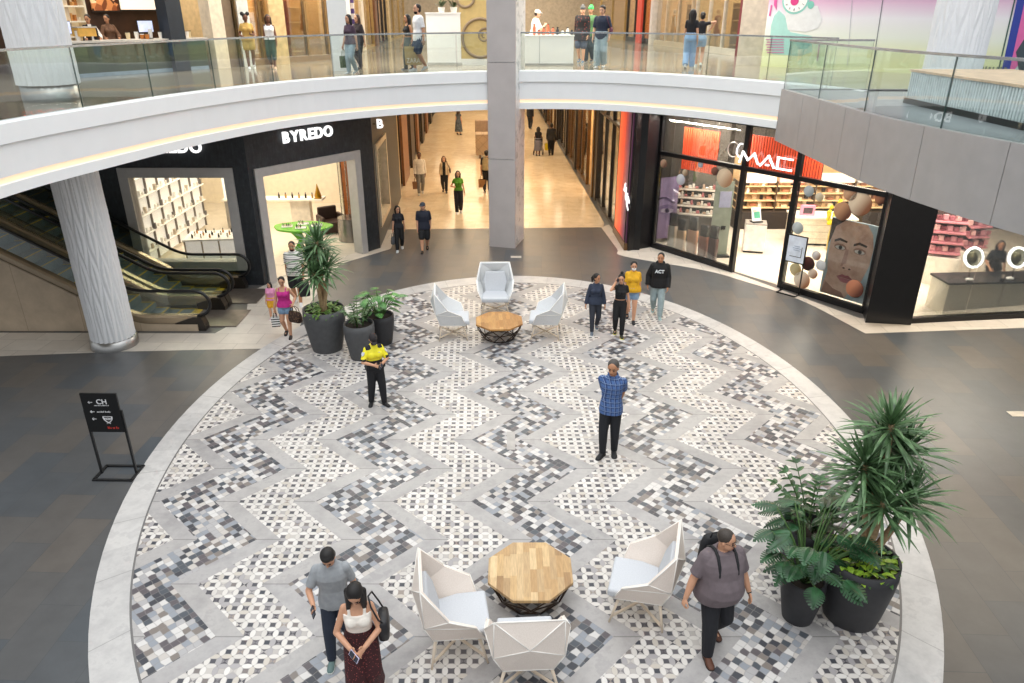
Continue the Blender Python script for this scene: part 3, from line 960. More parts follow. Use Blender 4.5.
J = put('person in black carrying a backpack, half hidden by the tall pillar', 487, 192, 150, 8, hmin=1.68, hmax=1.8, skin='e', vox=FV, legs=WALK(.08, 'R'), arms=SWING('L', .04),
        top=dict(mat=C('15161a'), sleeve=.8, hem=.49, loose=.012, name='t_shirt'), bottom=dict(mat=C('17181c'), loose=.012), shoes=('202022', '303032'), hair=('short', '120e0c'))
backpack(J, 'beige backpack on the person in black beside the tall pillar', 'a08e68')
paper_bag('brown paper bag held by the person in black beside the pillar', J['world'](J['handL']), (.28, .14, .34), '8a6238', .3)
J = put('woman with dark top pushing a stroller away down the corridor', 538, 156, 127, 4, hmin=1.55, hmax=1.65, sex='f', g=1.02, skin='c', vox=FV, legs=WALK(.06, 'R'),
        arms={'R': dict(w=(.09, .20, .58)), 'L': dict(w=(-.09, .20, .58))}, top=dict(mat=C('15151a'), sleeve=.4, hem=.55, loose=.010), bottom=dict(mat=C('6a6a78'), skirt=.20, flare=.03, loose=.014, waist=.62, name='skirt'), shoes=('2a2a2c', '3a3a3c'), hair=('down', '120e0d'))
q = J['world'](V((0, .36, 0)))
st = thing('stroller', 'baby stroller pushed by the woman in the grey skirt', 'stroller', (q.x, q.y, 0), -math.radians(4))
m = MB(); m.loft([[V((.20 * math.cos(a) * k, .30 * math.sin(a) * k2 + .05, z)) for a in [2 * PI * i / 14 for i in range(14)]] for z, k, k2 in ((.34, .8, .7), (.45, 1, 1), (.60, 1.0, 1.0))]); m.build('seat', mat('2c2e34', .8), st)
m = MB(); m.sphere((0, .16, .74), (.21, .22, .20), 14, 8); m.build('canopy', mat('1c1e24', .8), st)
m = MB()
for sd in (1, -1):
    m.tube([(sd * .22, -.34, .98), (sd * .22, .0, .55), (sd * .24, .34, .12)], .014, 8); m.tube([(sd * .22, .1, .5), (sd * .25, -.26, .12)], .014, 8)
m.bar((-.22, -.34, .98), (.22, -.34, .98), .03)
m.build('frame', mat('3a3c40', .4, .6), st)
for sd in (1, -1):
    for yy in (.34, -.26):
        m = MB(); m.tube([(sd * .25 - .02, yy, .11), (sd * .25 + .02, yy, .11)], .11, 14); m.build('wheel', mat('17181a', .7), st)
J = put('broad man in black walking away beside the stroller', 551, 155.5, 124, 2, hmin=1.72, hmax=1.82, g=1.15, skin='c', vox=FV, legs=WALK(.06, 'R'), arms=SWING('R', .04),
        top=dict(mat=C('0e0e11'), sleeve=1.9, hem=.48, loose=.016, name='jacket'), bottom=dict(mat=C('101014'), loose=.014), shoes=('141416', '202022'), hair=('short', '0e0b0a'))
paper_bag('yellow plastic bag in the hand of the man in black', J['world'](J['handL']), (.30, .14, .36), 'e0c81e', .2, drop=.12)
J = put('person in dark clothes farthest along the corridor by the pillar', 530, 129, 106, 10, hmin=1.65, hmax=1.75, skin='e', vox=.012, legs=WALK(.12, 'L'), arms=SWING('R', .05),
        top=dict(mat=C('1b1d24'), sleeve=1.8, hem=.48, loose=.016, name='jacket'), bottom=dict(mat=C('20232c'), loose=.012), shoes=('141416', '202022'), hair=('short', '120e0c'))
J = put('woman in black top with grey bag standing outside the lit shop window', 583, 161, 132, 60, hmin=1.55, hmax=1.7, sex='f', skin='d', vox=FV,
        arms={'R': dict(w=(.13, .04, .47)), 'L': dict(w=(-.12, .12, .57))}, top=dict(mat=C('15151a'), sleeve=.5, hem=.52, loose=.010), bottom=dict(mat=C('17171b'), leg=.5, loose=.012, name='shorts'), shoes=('c8b8a8', 'e0d8d0'), hair=('down', '1a1210'))
hand_bag('grey blue bag held by the woman outside the lit shop window', J['world'](J['handR']) + V((0, 0, .1)), (.34, .14, .30), '4a5068', .8, .12, name='tote_bag')

# ---- upper level walkers
U = dict(z=L2, hmin=1.58, hmax=1.80, vox=FV)
J = put('woman in tan outfit with two hair puffs on the upper walkway', 252, 69, 14, 160, sex='f', skin='c', legs=WALK(.05, 'R'), g=1.08,
        arms={'R': dict(w=(.10, .12, .60)), 'L': dict(w=(-.06, .15, .64), palm=(0, 0, 1))}, look=(-10, 6), top=dict(mat=C('c09a52'), sleeve=.6, hem=.52, loose=.014), bottom=dict(mat=C('b89a58'), leg=.55, loose=.018, name='shorts'), shoes=('e4e4e4', 'f0f0f0'), hair=('puffs', '14100e'), **U)
J = put('woman in white top and dark green trousers beside the woman with puffs', 274, 69, 15, 172, sex='f', skin='c', legs=WALK(.08, 'L'), g=1.08,
        arms=SWING('R', .04), look=(-20, 2), top=dict(mat=C('e8e8ea'), sleeve=0, hem=.55, loose=.010, neck=.80, straps=True, name='tank_top'), bottom=dict(mat=C('2c4a48'), leg=1.4, loose=.010), shoes=('c8a088', 'd8c8b8'), hair=('long', '3a2418'), **U)
J = put('person in plum T-shirt and light jeans by the white pier upstairs', 353, 74, 18, 215, sex='f', skin='a', legs=WALK(.05, 'R'), g=1.04, arms=SWING('L', .04), look=(0, 4),
        top=dict(mat=C('4a3848'), sleeve=.7, hem=.51, loose=.012, name='t_shirt'), bottom=dict(mat=C('a8bcc8'), loose=.012), shoes=('dce0e4', 'f0f0f0'), hair=('down', '141012'), **U)
paper_bag('dark green shopping bag held by the person in the plum T-shirt', J['world'](J['handR']), (.24, .10, .32), '47603a', .8)
J = put('woman in black with long brown hair behind the plum T-shirt', 361, 69, 20, 215, sex='f', skin='a', legs=WALK(.05, 'L'), g=1.0, arms=SWING('L', .04),
        top=dict(mat=C('2a2228'), sleeve=.9, hem=.5, loose=.012), bottom=dict(mat=C('22242c'), loose=.010), shoes=('1c1c20', '303034'), hair=('long', '3a2218'), **U)
J = put('woman in black crop top and grey trousers beside the man in white upstairs', 410, 70, 18, 235, sex='f', skin='e', legs=WALK(.06, 'R'), g=1.0, arms=SWING('L', .03),
        top=dict(mat=C('1c1a1c'), sleeve=0, neck=.80, straps=True, hem=.62, loose=.008, name='crop_top'), bottom=dict(mat=C('4a5250'), loose=.014), shoes=('1c2430', 'b0b8c0'), hair=('long', '120e0d'), **U)
J = put('bearded man in white T-shirt and navy shorts on the upper walkway', 420.5, 71, 4, 238, z=L2, hmin=1.74, hmax=1.90, vox=FV, skin='a', legs=WALK(.08, 'R'), g=1.0, arms=SWING('L', .02),
        top=dict(mat=C('e6e6e8'), sleeve=.8, hem=.46, loose=.013, name='t_shirt'), bottom=dict(mat=C('1f2c4a'), leg=.9, loose=.016, name='shorts'), shoes=('dce0e4', 'f0f0f0'), hair=('short', '1c1411'))
s = J['s']; m = MB(); m.sphere(J['hp'](0, .022, -.046), (.034 * s, .031 * s, .028 * s), 14, 8, J['Rh']); m.build('beard', mat('1c120e', .9, var=.3, scale=60), J['root'])
gp = J['world'](J['handR']); gp2 = V((gp.x + .02, gp.y - .12, gp.z))
paper_bag('large tan paper shopping bag with white lettering', gp2, (.52, .16, .52), 'b8a06e', .0, 'ZARA', drop=.10)
J = put('man in dark patterned jacket and skirt with grey beanie', 581, 63, 6, 200, z=L2, hmin=1.70, hmax=1.84, vox=FV, skin='d', legs=WALK(.04, 'L'), g=1.10, arms=SWING('R', .03), look=(-20, 4),
        top=dict(mat=dots_mat('dark_floral', '1c1a1e', '7a3a34', 12, .25), sleeve=1.9, hem=.40, flare=.02, loose=.018, name='jacket'), bottom=dict(mat=C('4a5468'), leg=.9, loose=.022, name='shorts'), shoes=('5a7088', 'c8ccd0'), hair=('beanie', '2a201c', '5a5c5c'))
J = put('person in green jacket and bright green beanie between two friends', 589, 62, 3, 205, z=L2, hmin=1.70, hmax=1.84, vox=FV, sex='m', skin='a', legs=WALK(.06, 'R'), g=1.0, arms=SWING('R', .03),
        top=dict(mat=C('5f8a5c'), sleeve=1.9, hem=.46, loose=.016, name='jacket'), bottom=dict(mat=C('2f4048'), loose=.018), shoes=('3a3a3c', 'b0b0b0'), hair=('beanie', '1a1412', '4fd070'))
J = put('young man in navy T-shirt and loose light jeans upstairs', 600, 68, 4, 200, z=L2, hmin=1.70, hmax=1.84, vox=FV, skin='d', legs=WALK(.07, 'R'), g=1.0, arms={'R': dict(w=(.14, .06, .47)), 'L': dict(w=(-.15, .05, .50))}, look=(10, 10),
        top=dict(mat=C('232c40'), sleeve=.85, hem=.47, loose=.016, name='t_shirt'), bottom=dict(mat=C('9fb0b8'), loose=.022, flare=.01), shoes=('e4e4e6', 'f4f4f4'), hair=('thick', '15100f'))
shoulder_bag(J, 'L', 'maroon sling bag of the young man in the navy T-shirt', '5a1f3a', (.22, .10, .2))
J = put('woman in black T-shirt and blue jeans seen from behind upstairs', 688, 69, 9, 20, sex='f', skin='a', legs=WALK(.10, 'R'), g=1.02, arms=SWING('R', .04),
        top=dict(mat=C('14141a'), sleeve=.6, hem=.56, loose=.010, name='t_shirt'), bottom=dict(mat=C('8fb0d8'), loose=.016, flare=.01, waist=.62), shoes=('dce0e4', 'f0f0f0'), hair=('long', '140e0d'), **U)
J = put('friend in black top and denim shorts walking beside the blue jeans', 698, 67, 12, 15, sex='f', skin='a', legs=WALK(.08, 'L'), g=1.0,
        arms={'R': dict(w=(.17, .0, .70), pole=(1, 0, .3)), 'L': dict(w=(-.14, .03, .47))}, top=dict(mat=C('17171c'), sleeve=.5, hem=.60, loose=.010), bottom=dict(mat=C('9ab4d0'), leg=.4, loose=.014, waist=.62, name='denim_shorts'), shoes=('c8d4d0', 'e4e8e8'), hair=('tied', '140e0d'), **U)
# ================================================================ FLOORS
ROT = 0.0425          # the building's axis leans this much (dx/dy) from the camera's
def mosaic_mat():
    b = NB('mosaic_floor')
    x0, y0, z0 = b.xyz(b.obj())
    yr = b.m_('SUBTRACT', y0, 9.72)
    X = b.m_('ADD', x0, b.m_('MULTIPLY', yr, ROT))
    half = 0.935
    sh = b.m_('PINGPONG', yr, half)
    P = 2.51
    s0 = b.m_('SUBTRACT', b.m_('ADD', X, 0.66), sh)
    s = b.m_('FLOORED_MODULO', s0, P)
    per = b.m_('FLOOR', b.m_('DIVIDE', s0, P))
    seg = b.m_('FLOOR', b.m_('DIVIDE', yr, half))
    is_dark = b.m_('LESS_THAN', s, .89)
    is_light = b.m_('MULTIPLY', b.m_('GREATER_THAN', s, 1.25), b.m_('LESS_THAN', s, 2.15))
    # rings of four petals round a small square, on a diagonal lattice
    def dist(u, v): return b.m_('SQRT', b.m_('ADD', b.m_('MULTIPLY', u, u), b.m_('MULTIPLY', v, v)))
    nz = b.noise(b.obj(), 5.0, 6, .6)
    pt = .205
    p = b.m_('DIVIDE', b.m_('ADD', X, yr), 1.4142 * pt); q = b.m_('DIVIDE', b.m_('SUBTRACT', yr, X), 1.4142 * pt)
    rp, rq = b.m_('ROUND', p), b.m_('ROUND', q)
    fp, fq = b.m_('SUBTRACT', p, rp), b.m_('SUBTRACT', q, rq)
    lx = b.m_('MULTIPLY', b.m_('SUBTRACT', fp, fq), pt * .7071); ly = b.m_('MULTIPLY', b.m_('ADD', fp, fq), pt * .7071)
    ax, ay = b.m_('ABSOLUTE', lx), b.m_('ABSOLUTE', ly)
    def petal(u, v): return dist(b.m_('DIVIDE', b.m_('SUBTRACT', u, .072), .036), b.m_('DIVIDE', v, .068))
    e1, e2 = petal(ax, ay), petal(ay, ax)
    em = b.m_('MINIMUM', e1, e2)
    ispet = b.m_('LESS_THAN', em, 1.0)
    rim = b.m_('MULTIPLY', ispet, b.m_('GREATER_THAN', em, .90))
    incen = b.m_('LESS_THAN', b.m_('MAXIMUM', ax, ay), .048)
    incore = b.m_('LESS_THAN', b.m_('MAXIMUM', ax, ay), .033)
    big = b.m_('GREATER_THAN', ax, ay)
    side = b.m_('ADD', b.m_('MULTIPLY', b.m_('SIGN', lx), big), b.m_('MULTIPLY', b.m_('MULTIPLY', b.m_('SIGN', ly), 3.0), b.m_('SUBTRACT', 1.0, big)))
    petr = b.white(b.comb(rp, rq, side)); cellr = b.white(b.comb(rp, rq, 13.0)); gapr = b.white(b.comb(b.m_('FLOOR', p), b.m_('FLOOR', q), b.m_('ADD', big, 17.0)))
    ptcol = b.ramp(petr, [(0, hexc('e9e5df')), (.35, hexc('dedad4')), (.60, hexc('efece7')), (.80, hexc('d6cfc4')), (.91, hexc('b5b2b3'))], 'CONSTANT')
    cencol = b.ramp(cellr, [(0, hexc('58585e')), (.4, hexc('6f6c70')), (.6, hexc('4b4e56')), (.75, hexc('88817e')), (.88, hexc('c4bfba'))], 'CONSTANT')
    gapcol = b.ramp(gapr, [(0, hexc('8d8a8c')), (.25, hexc('b9b5b2')), (.45, hexc('6c696d')), (.60, hexc('cfcac4')), (.75, hexc('57555b')), (.9, hexc('a59a92'))], 'CONSTANT')
    light = b.mix(incen, gapcol, hexc('b4b0ae')); light = b.mix(incore, light, cencol)
    light = b.mix(ispet, light, ptcol); light = b.mix(b.m_('MULTIPLY', rim, .45), light, hexc('98938f'))
    # dark band: lozenge chips, every piece its own stone
    a2 = .098
    p2 = b.m_('DIVIDE', b.m_('ADD', X, yr), a2 * 1.414); q2 = b.m_('DIVIDE', b.m_('SUBTRACT', yr, X), a2 * 1.414)
    wob = b.noise(b.obj(), 7.0, 1)
    p2 = b.m_('ADD', p2, b.m_('MULTIPLY', wob, .55)); q2 = b.m_('ADD', q2, b.m_('MULTIPLY', wob, -.45))
    r2, s2 = b.m_('ROUND', p2), b.m_('ROUND', q2)
    f2, g2 = b.m_('ABSOLUTE', b.m_('SUBTRACT', p2, r2)), b.m_('ABSOLUTE', b.m_('SUBTRACT', q2, s2))
    chip = b.white(b.comb(r2, s2, 5.0))
    edge = b.m_('GREATER_THAN', b.m_('MAXIMUM', f2, g2), .44)
    chips = b.ramp(chip, [(0, hexc('4b4d54')), (.15, hexc('a0a6ae')), (.30, hexc('e4e2df')), (.48, hexc('6a6468')), (.58, hexc('bdbcbd')), (.72, hexc('8d857f')), (.79, hexc('d3cec8')), (.90, hexc('5a6068'))], 'CONSTANT')
    dark = b.mix(b.m_('MULTIPLY', edge, .40), chips, hexc('9c9894'))
    # marble borders of each zigzag
    blk = b.white(b.comb(b.m_('ADD', b.m_('MULTIPLY', per, 2.0), b.m_('GREATER_THAN', s, 1.7)), seg, 1.0))
    veins = b.ramp(b.noise(b.obj(), 2.2, 8, .68), [(.30, hexc('9d9b9c')), (.47, hexc('b7b5b4')), (.55, hexc('c3c1bf')), (.62, hexc('acaaaa')), (.8, hexc('c9c6c5'))])
    marble = b.mix(.35, veins, b.ramp(blk, [(0, hexc('a3a1a1')), (.5, hexc('c4c0bc')), (1, hexc('b5b3b4'))]))
    jy = b.m_('LESS_THAN', b.m_('ABSOLUTE', b.m_('SUBTRACT', b.m_('DIVIDE', yr, half), b.m_('ROUND', b.m_('DIVIDE', yr, half)))), .010)
    marble = b.mix(b.m_('MULTIPLY', jy, .6), marble, hexc('7d7b7a'))
    col = b.mix(is_light, marble, light)
    col = b.mix(is_dark, col, dark)
    tone = b.ramp(b.noise(b.obj(), .55, 2), [(.3, (.72, .71, .71)), (.7, (.84, .83, .83))])
    mm = b.n('ShaderNodeMix', data_type='RGBA', blend_type='MULTIPLY'); mm.inputs[0].default_value = 1
    b.link(col, mm.inputs[6]); b.link(tone, mm.inputs[7]); col = mm.outputs[2]
    # outer ring
    ex = b.m_('DIVIDE', b.m_('SUBTRACT', x0, EX), EA); ey = b.m_('DIVIDE', b.m_('SUBTRACT', y0, EY), EB)
    er = dist(ex, ey)
    ang = b.m_('MULTIPLY', b.m_('ARCTAN2', ey, ex), 40 / (2 * PI))
    ja = b.m_('LESS_THAN', b.m_('ABSOLUTE', b.m_('SUBTRACT', ang, b.m_('ROUND', ang))), .006)
    ringb = b.white(b.comb(b.m_('FLOOR', b.m_('ADD', ang, .5)), 0.0, 2.0))
    rcol = b.mix(.4, veins, b.ramp(ringb, [(0, hexc('b0aeac')), (1, hexc('cfccc8'))]))
    rcol = b.mix(b.m_('MULTIPLY', ja, .6), rcol, hexc('858382'))
    isr = b.m_('GREATER_THAN', er, .932)
    edg = b.m_('MULTIPLY', b.m_('GREATER_THAN', er, .929), b.m_('LESS_THAN', er, .933))
    col = b.mix(isr, col, rcol)
    col = b.mix(edg, col, hexc('6f6d6c'))
    return b.bsdf(col, .34, spec=.4)

def tile_mat(name, ca, cb, mort, bw, bh, rough, rot=0.0, off=.5, msize=.006, noise_amt=.35, spec=.5, bump=0.0):
    b = NB(name)
    mp = b.n('ShaderNodeMapping'); b.link(b.obj(), mp.inputs[0]); mp.inputs['Rotation'].default_value = (0, 0, rot)
    br = b.n('ShaderNodeTexBrick'); b.link(mp.outputs[0], br.inputs['Vector'])
    br.offset = off; br.inputs['Scale'].default_value = 1.0
    br.inputs['Mortar Size'].default_value = msize; br.inputs['Brick Width'].default_value = bw; br.inputs['Row Height'].default_value = bh
    br.inputs['Color1'].default_value = (*hexc(ca), 1); br.inputs['Color2'].default_value = (*hexc(cb), 1); br.inputs['Mortar'].default_value = (*hexc(mort), 1)
    br.inputs['Bias'].default_value = 0.0
    nz = b.ramp(b.noise(b.obj(), 2.6, 6, .62), [(.3, (.72, .72, .72)), (.7, (1.15, 1.15, 1.15))])
    mm = b.n('ShaderNodeMix', data_type='RGBA', blend_type='MULTIPLY'); mm.inputs[0].default_value = noise_amt
    b.link(br.outputs[0], mm.inputs[6]); b.link(nz, mm.inputs[7])
    return b.bsdf(mm.outputs[2], rough, spec=spec)

EX, EY, EA, EB = .05, 11.9, 6.52, 8.9
M_slate = tile_mat('slate_tiles', '4d5257', '615c57', '484a4c', 1.2, .6, .32, ROT + PI / 2, noise_amt=.45, msize=.004)
M_pale = tile_mat('pale_stone_tiles', 'c2b9ae', 'cdc5ba', '9c948b', .9, .6, .35, ROT)
M_corr = tile_mat('cream_marble_tiles', 'd8c4a6', 'e0ceb2', 'c6b294', 1.0, 1.0, .16, ROT, noise_amt=.5, msize=.004)
M_shopf = tile_mat('shop_floor_tiles', 'ddd2c2', 'e4dacb', 'cabfae', 1.2, 1.2, .22, ROT, msize=.003)
M_travert = tile_mat('travertine', 'b7a48c', 'c1af98', '9b8a75', 1.4, .7, .45, 0, noise_amt=.6)
WHITE = mat('f2f2f0', .55, var=.02)
BLACK = mat('17181a', .45, var=.15)
STEEL = mat('a7a6a4', .28, .9, var=.06, scale=30)
WARMW = mat('efe4d2', .6, var=.04)

m = MB(); m.prism([(-30, -8), (30, -8), (30, 70), (-30, 70)], -.3, 0.0)
struct(m.build('floor', M_slate))
m = MB(); m.prism([(EX + EA * math.cos(2 * PI * i / 128), EY + EB * math.sin(2 * PI * i / 128)) for i in range(128)], 0, .006)
struct(m.build('floor_mosaic', mosaic_mat()))
# pale stone apron in front of the left shops and the escalators
m = MB(); m.prism([(-20, 15.16), (-11.7, 15.2), (-9.0, 15.45), (-5.62, 15.62), (-5.27, 16.29), (-5.48, 18.57), (-5.39, 21.94), (-4.05, 23.54), (-4.1, 25.9), (-4.6, 25.9), (-7.4, 19.4), (-6.9, 17.6), (-7.3, 16.5), (-20, 16.6)], 0, .004)
struct(m.build('floor_apron', M_pale))
# corridor
m = MB(); m.prism([(-4.15, 25.95), (3.35, 26.25), (3.45, 26.9), (2.0, 64), (-6.2, 64), (-5.0, 30)], 0, .004)
struct(m.build('floor_corridor', M_corr))
# apron in front of the right shops
pa = catmull([(3.27, 26.25), (3.5, 23.6), (3.62, 22.75), (5.78, 21.4), (6.72, 20.44), (7.9, 18.8), (8.68, 16.5)], 6)
m = MB(); m.prism([(p.x, p.y) for p in pa] + [(12.8, 16.85), (22, 17.2), (22, 18.2), (10.0, 17.2), (8.95, 17.5), (4.9, 24.0), (3.85, 23.7), (3.6, 26.6)], 0, .004)
struct(m.build('floor_apron', M_pale))

tag(MB().box((0, 0, .004), (.15, .62, .008)).build('floor_hatch', mat('a9a6a4', .4, .3), None, G(511, 441)), 'flush metal floor hatch set into the mosaic near its middle', 'floor hatch')
h = bpy.data.objects['floor_hatch']; h.location.z = .006
for px_, py_ in ((516, 257), (1018, 414)):
    o = MB().box((0, 0, .003), (.34, .2, .006)).build('floor_plate', mat('c9c3b8', .4), None, G(px_, py_))
    tag(o, 'small pale floor plate in the slate beyond the white armchairs' if px_ < 900 else 'small pale floor plate in the brown slate at the right edge', 'floor plate')

# ================================================================ BALCONY RING (level 2 slab)
edge = catmull([(-8.35, 8.0), (-8.45, 10.2), (-8.42, 12.48), (-7.96, 14.74), (-7.17, 17.6), (-5.68, 20.62), (-3.3, 22.85), (-.4, 24.1), (2.5, 24.05), (5.1, 22.35), (6.93, 20.05), (7.75, 18.6), (8.05, 17.55)], 8)
rp = [(p.x, p.y) for p in edge]
M_L2floor = tile_mat('upper_floor_tiles', '8d8375', '9a9082', '70685d', 1.2, .6, .12, ROT, noise_amt=.4)
m = MB(); m.prism(rp + [(14, 17.55), (30, 17.55), (30, 66), (-30, 66), (-30, 22), (-14.4, 21.4), (-14.4, 8.0)], L2 - .30, L2)
struct(m.build('floor_upper', M_L2floor))
# corridor ceiling under the slab
m = MB(); m.prism([(p.x * 1.0, p.y + .05) for p in edge] + [(14, 17.6), (30, 17.6), (30, 66), (-30, 66), (-30, 22), (-14.4, 21.4), (-14.4, 8.0)], 4.42, 4.46)
struct(m.build('ceiling', WARMW))
# curved fascia
M_fas = mat('f3f5f6', .4, var=.015, scale=2)
prof = [(-.10, 5.56), (.05, 5.56), (.09, 5.53), (.10, 5.22), (.045, 5.205), (.045, 4.70), (.0, 4.69), (.0, 4.60), (.05, 4.585), (.055, 4.40), (-.10, 4.38)]
rows = sweep_profile(edge, prof)
m = MB()
for i in range(len(rows) - 1):
    n = len(prof); base = len(m.v)
    for r in rows[i:i + 2]: m.v += [tuple(p) for p in r]
    for k in range(n - 1):
        m.f.append((base + k, base + n + k, base + n + k + 1, base + k + 1)); m.mi.append(1 if k == 6 else 0); m.sm.append(False)
M_led = mat('ffdcb8', .5, emit=.55, var=0)
struct(m.build('balcony_fascia', [M_fas, M_led]))

# ---------------------------------------------------------------- glass balustrade of the ring
GL = glass_mat()
GEDGE = mat('3d5a52', .2)
RAIL = mat('c6c9ca', .25, .85)
def balustrade(name, label, path, z0, hgt, panel, inset=.0, rail_w=.05):
    """glass panels along a plan polyline with a metal handrail"""
    t = thing(name, label, 'balustrade', (path[0].x, path[0].y, z0))
    o = V((path[0].x, path[0].y))
    L = [0.0]
    for a, b in zip(path, path[1:]): L.append(L[-1] + (b - a).length)
    def at(s):
        for i in range(len(L) - 1):
            if s <= L[i + 1] + 1e-9:
                k = (s - L[i]) / max(1e-9, L[i + 1] - L[i]); return path[i].lerp(path[i + 1], k), (path[i + 1] - path[i]).normalized()
        return path[-1], (path[-1] - path[-2]).normalized()
    n = max(1, round(L[-1] / panel)); w = L[-1] / n
    for i in range(n):
        s0, s1 = i * w + .010, (i + 1) * w - .010
        k = max(2, int(w / .3) + 1)
        m = MB(); e = MB(); ins, outs = [], []
        for j in range(k + 1):
            p, t_ = at(s0 + (s1 - s0) * j / k); nn = V((t_.y, -t_.x))
            q = p - o + nn * inset
            ins.append(q - nn * .008); outs.append(q + nn * .008)
        for j in range(k):
            for side in (ins, outs):
                a, b = side[j], side[j + 1]
                m.quad((a.x, a.y, -.12), (b.x, b.y, -.12), (b.x, b.y, hgt), (a.x, a.y, hgt))
        m.build('glass_panel', GL, t)
        for j in (0, k):
            a, b = ins[j], outs[j]; e = MB()
            e.quad((a.x, a.y, 0), (b.x, b.y, 0), (b.x, b.y, hgt), (a.x, a.y, hgt))
            e.build('glass_edge', GEDGE, t)
    m = MB(); pts = []
    for j in range(n * 6 + 1):
        p, t_ = at(L[-1] * j / (n * 6)); nn = V((t_.y, -t_.x)); q = p - o + nn * inset
        pts.append((q, nn))
    rings = [[V((q.x + nn.x * a, q.y + nn.y * a, hgt + b)) for a, b in ((-rail_w / 2, -.012), (rail_w / 2, -.012), (rail_w / 2, .030), (-rail_w / 2, .030))] for q, nn in pts]
    m.loft([r[::-1] for r in rings], False); m.build('handrail', RAIL, t)
    return t
ring_path = edge[2:-9]
balustrade('glass_balustrade', 'long curved frameless glass balustrade on the white balcony edge', ring_path, L2 + .01, 1.06, 1.92, inset=-.06)

# ---------------------------------------------------------------- projecting platform on the right
def xp(y): return 6.27 + .038 * max(0, 14.2 - y) ** 2
ys = [17.95 - .45 * i for i in range(24)]
pl = [V((xp(y), y)) for y in ys]
m = MB(); m.prism([(p.x + .03, p.y - .02) for p in pl] + [(30, ys[-1]), (30, 17.93)], L2 - .05, L2)
M_plat = tile_mat('platform_floor', '8b9196', '969b9f', '7c8287', 2.4, 1.2, .25, 0)
struct(m.build('floor_platform', M_plat))
m = MB(); m.prism([(p.x + .12, p.y - .05) for p in pl] + [(30, ys[-1]), (30, 17.85)], 4.40, L2 - .05)
struct(m.build('platform_slab', mat('8c8b8a', .5)))
# metal panels of the platform edge
MET = mat('b4b1b0', .42, .35, var=.05, scale=3)
seam = [0, 3.1, 5.2, 8.0, 10.2, 13.5, 17, 20.5, 23]
pf = struct(bpy.data.objects.new('platform_fascia', None)); COL.objects.link(pf)
for a, b in zip(seam, seam[1:]):
    m = MB(); k = 8; r0, r1 = [], []
    for j in range(k + 1):
        y = 17.95 - .45 * (a + (b - a) * j / k); y -= .006 * (1 if j == 0 else -1 if j == k else 0)
        x = xp(y); r0.append((x, y)); r1.append((x + .03, y))
    for j in range(k):
        (xa, ya), (xb, yb) = r0[j], r0[j + 1]
        m.quad((xa, ya, L2 + .02), (xb, yb, L2 + .02), (xb + .02, yb, 4.40), (xa + .02, ya, 4.40))
        m.quad((xa, ya, L2 + .02), (xa + .12, ya, L2 + .02), (xb + .12, yb, L2 + .02), (xb, yb, L2 + .02))
    for (xx, yy) in (r0[0], r0[-1]): m.quad((xx, yy, L2 + .02), (xx + .03, yy, L2 + .02), (xx + .05, yy, 4.40), (xx + .02, yy, 4.40))
    m.build('fascia_panel', MET, pf)
m = MB(); m.box((10.2, 17.955, (L2 + .02 + 4.40) / 2), (7.85, .03, L2 + .02 - 4.40)); m.build('fascia_panel', MET, pf)
m = MB(); m.quad((6.3, 17.9, 4.40), (30, 17.9, 4.40), (30, 7, 4.40), (8.2, 7, 4.40)); struct(m.build('platform_soffit', WHITE))
balustrade('glass_balustrade', 'glass balustrade along the grey metal platform edge at right', [p + V((.05, 0)) for p in pl], L2 + .02, 1.04, 2.15)
balustrade('glass_balustrade', 'short glass balustrade across the far end of the grey platform', [V((6.34, 17.9)), V((8.2, 17.9))], L2 + .02, 1.04, 1.0)

# ================================================================ COLUMNS AND PILLAR
def fluted(name, c, z0, z1, R, n=26, nz=90):
    m = MB(); N = n * 6; rows = []
    for j in range(nz + 1):
        z = z0 + (z1 - z0) * j / nz; r_ = []
        zz = z - z0
        ph = .55 * math.sin(zz * 3.1) * math.exp(-((zz - 1.9) / 1.3) ** 2) * 2.0 + .18 * math.sin(zz * 1.3)
        for i in range(N):
            a = 2 * PI * i / N
            tri = 2 * abs(((a * n / (2 * PI) + ph * (1 if int(a * n / (2 * PI)) % 2 else -1) * .5) % 1) - .5)
            r = R + .030 * (tri - .5)
            r_.append(V((r * math.cos(a), r * math.sin(a), z)))
        rows.append(r_)
    m.loft(rows, False)
    o = struct(m.build(name, mat('e9eaec', .5, var=.02), None, (c[0], c[1], 0)))
    return o
c1 = fluted('column', (-9.42, 15.85), .22, 4.40, .47)
m = MB(); m.lathe([(.52, 0), (.52, .22), (.44, .24)], 40); struct(m.build('column_base', STEEL, None, (-9.42, 15.85, 0)))
c2 = fluted('column', (-9.42, 15.75), L2 + .32, 10.5, .565)
m = MB(); m.lathe([(.53, 0), (.53, .32), (.46, .34)], 40); struct(m.build('column_base', STEEL, None, (-9.42, 15.75, L2)))
c3 = fluted('column', (9.75, 17.3), L2 + .32, 10.5, .575)
m = MB(); m.lathe([(.60, 0), (.60, .32), (.52, .34)], 40); struct(m.build('column_base', STEEL, None, (9.75, 17.3, L2)))
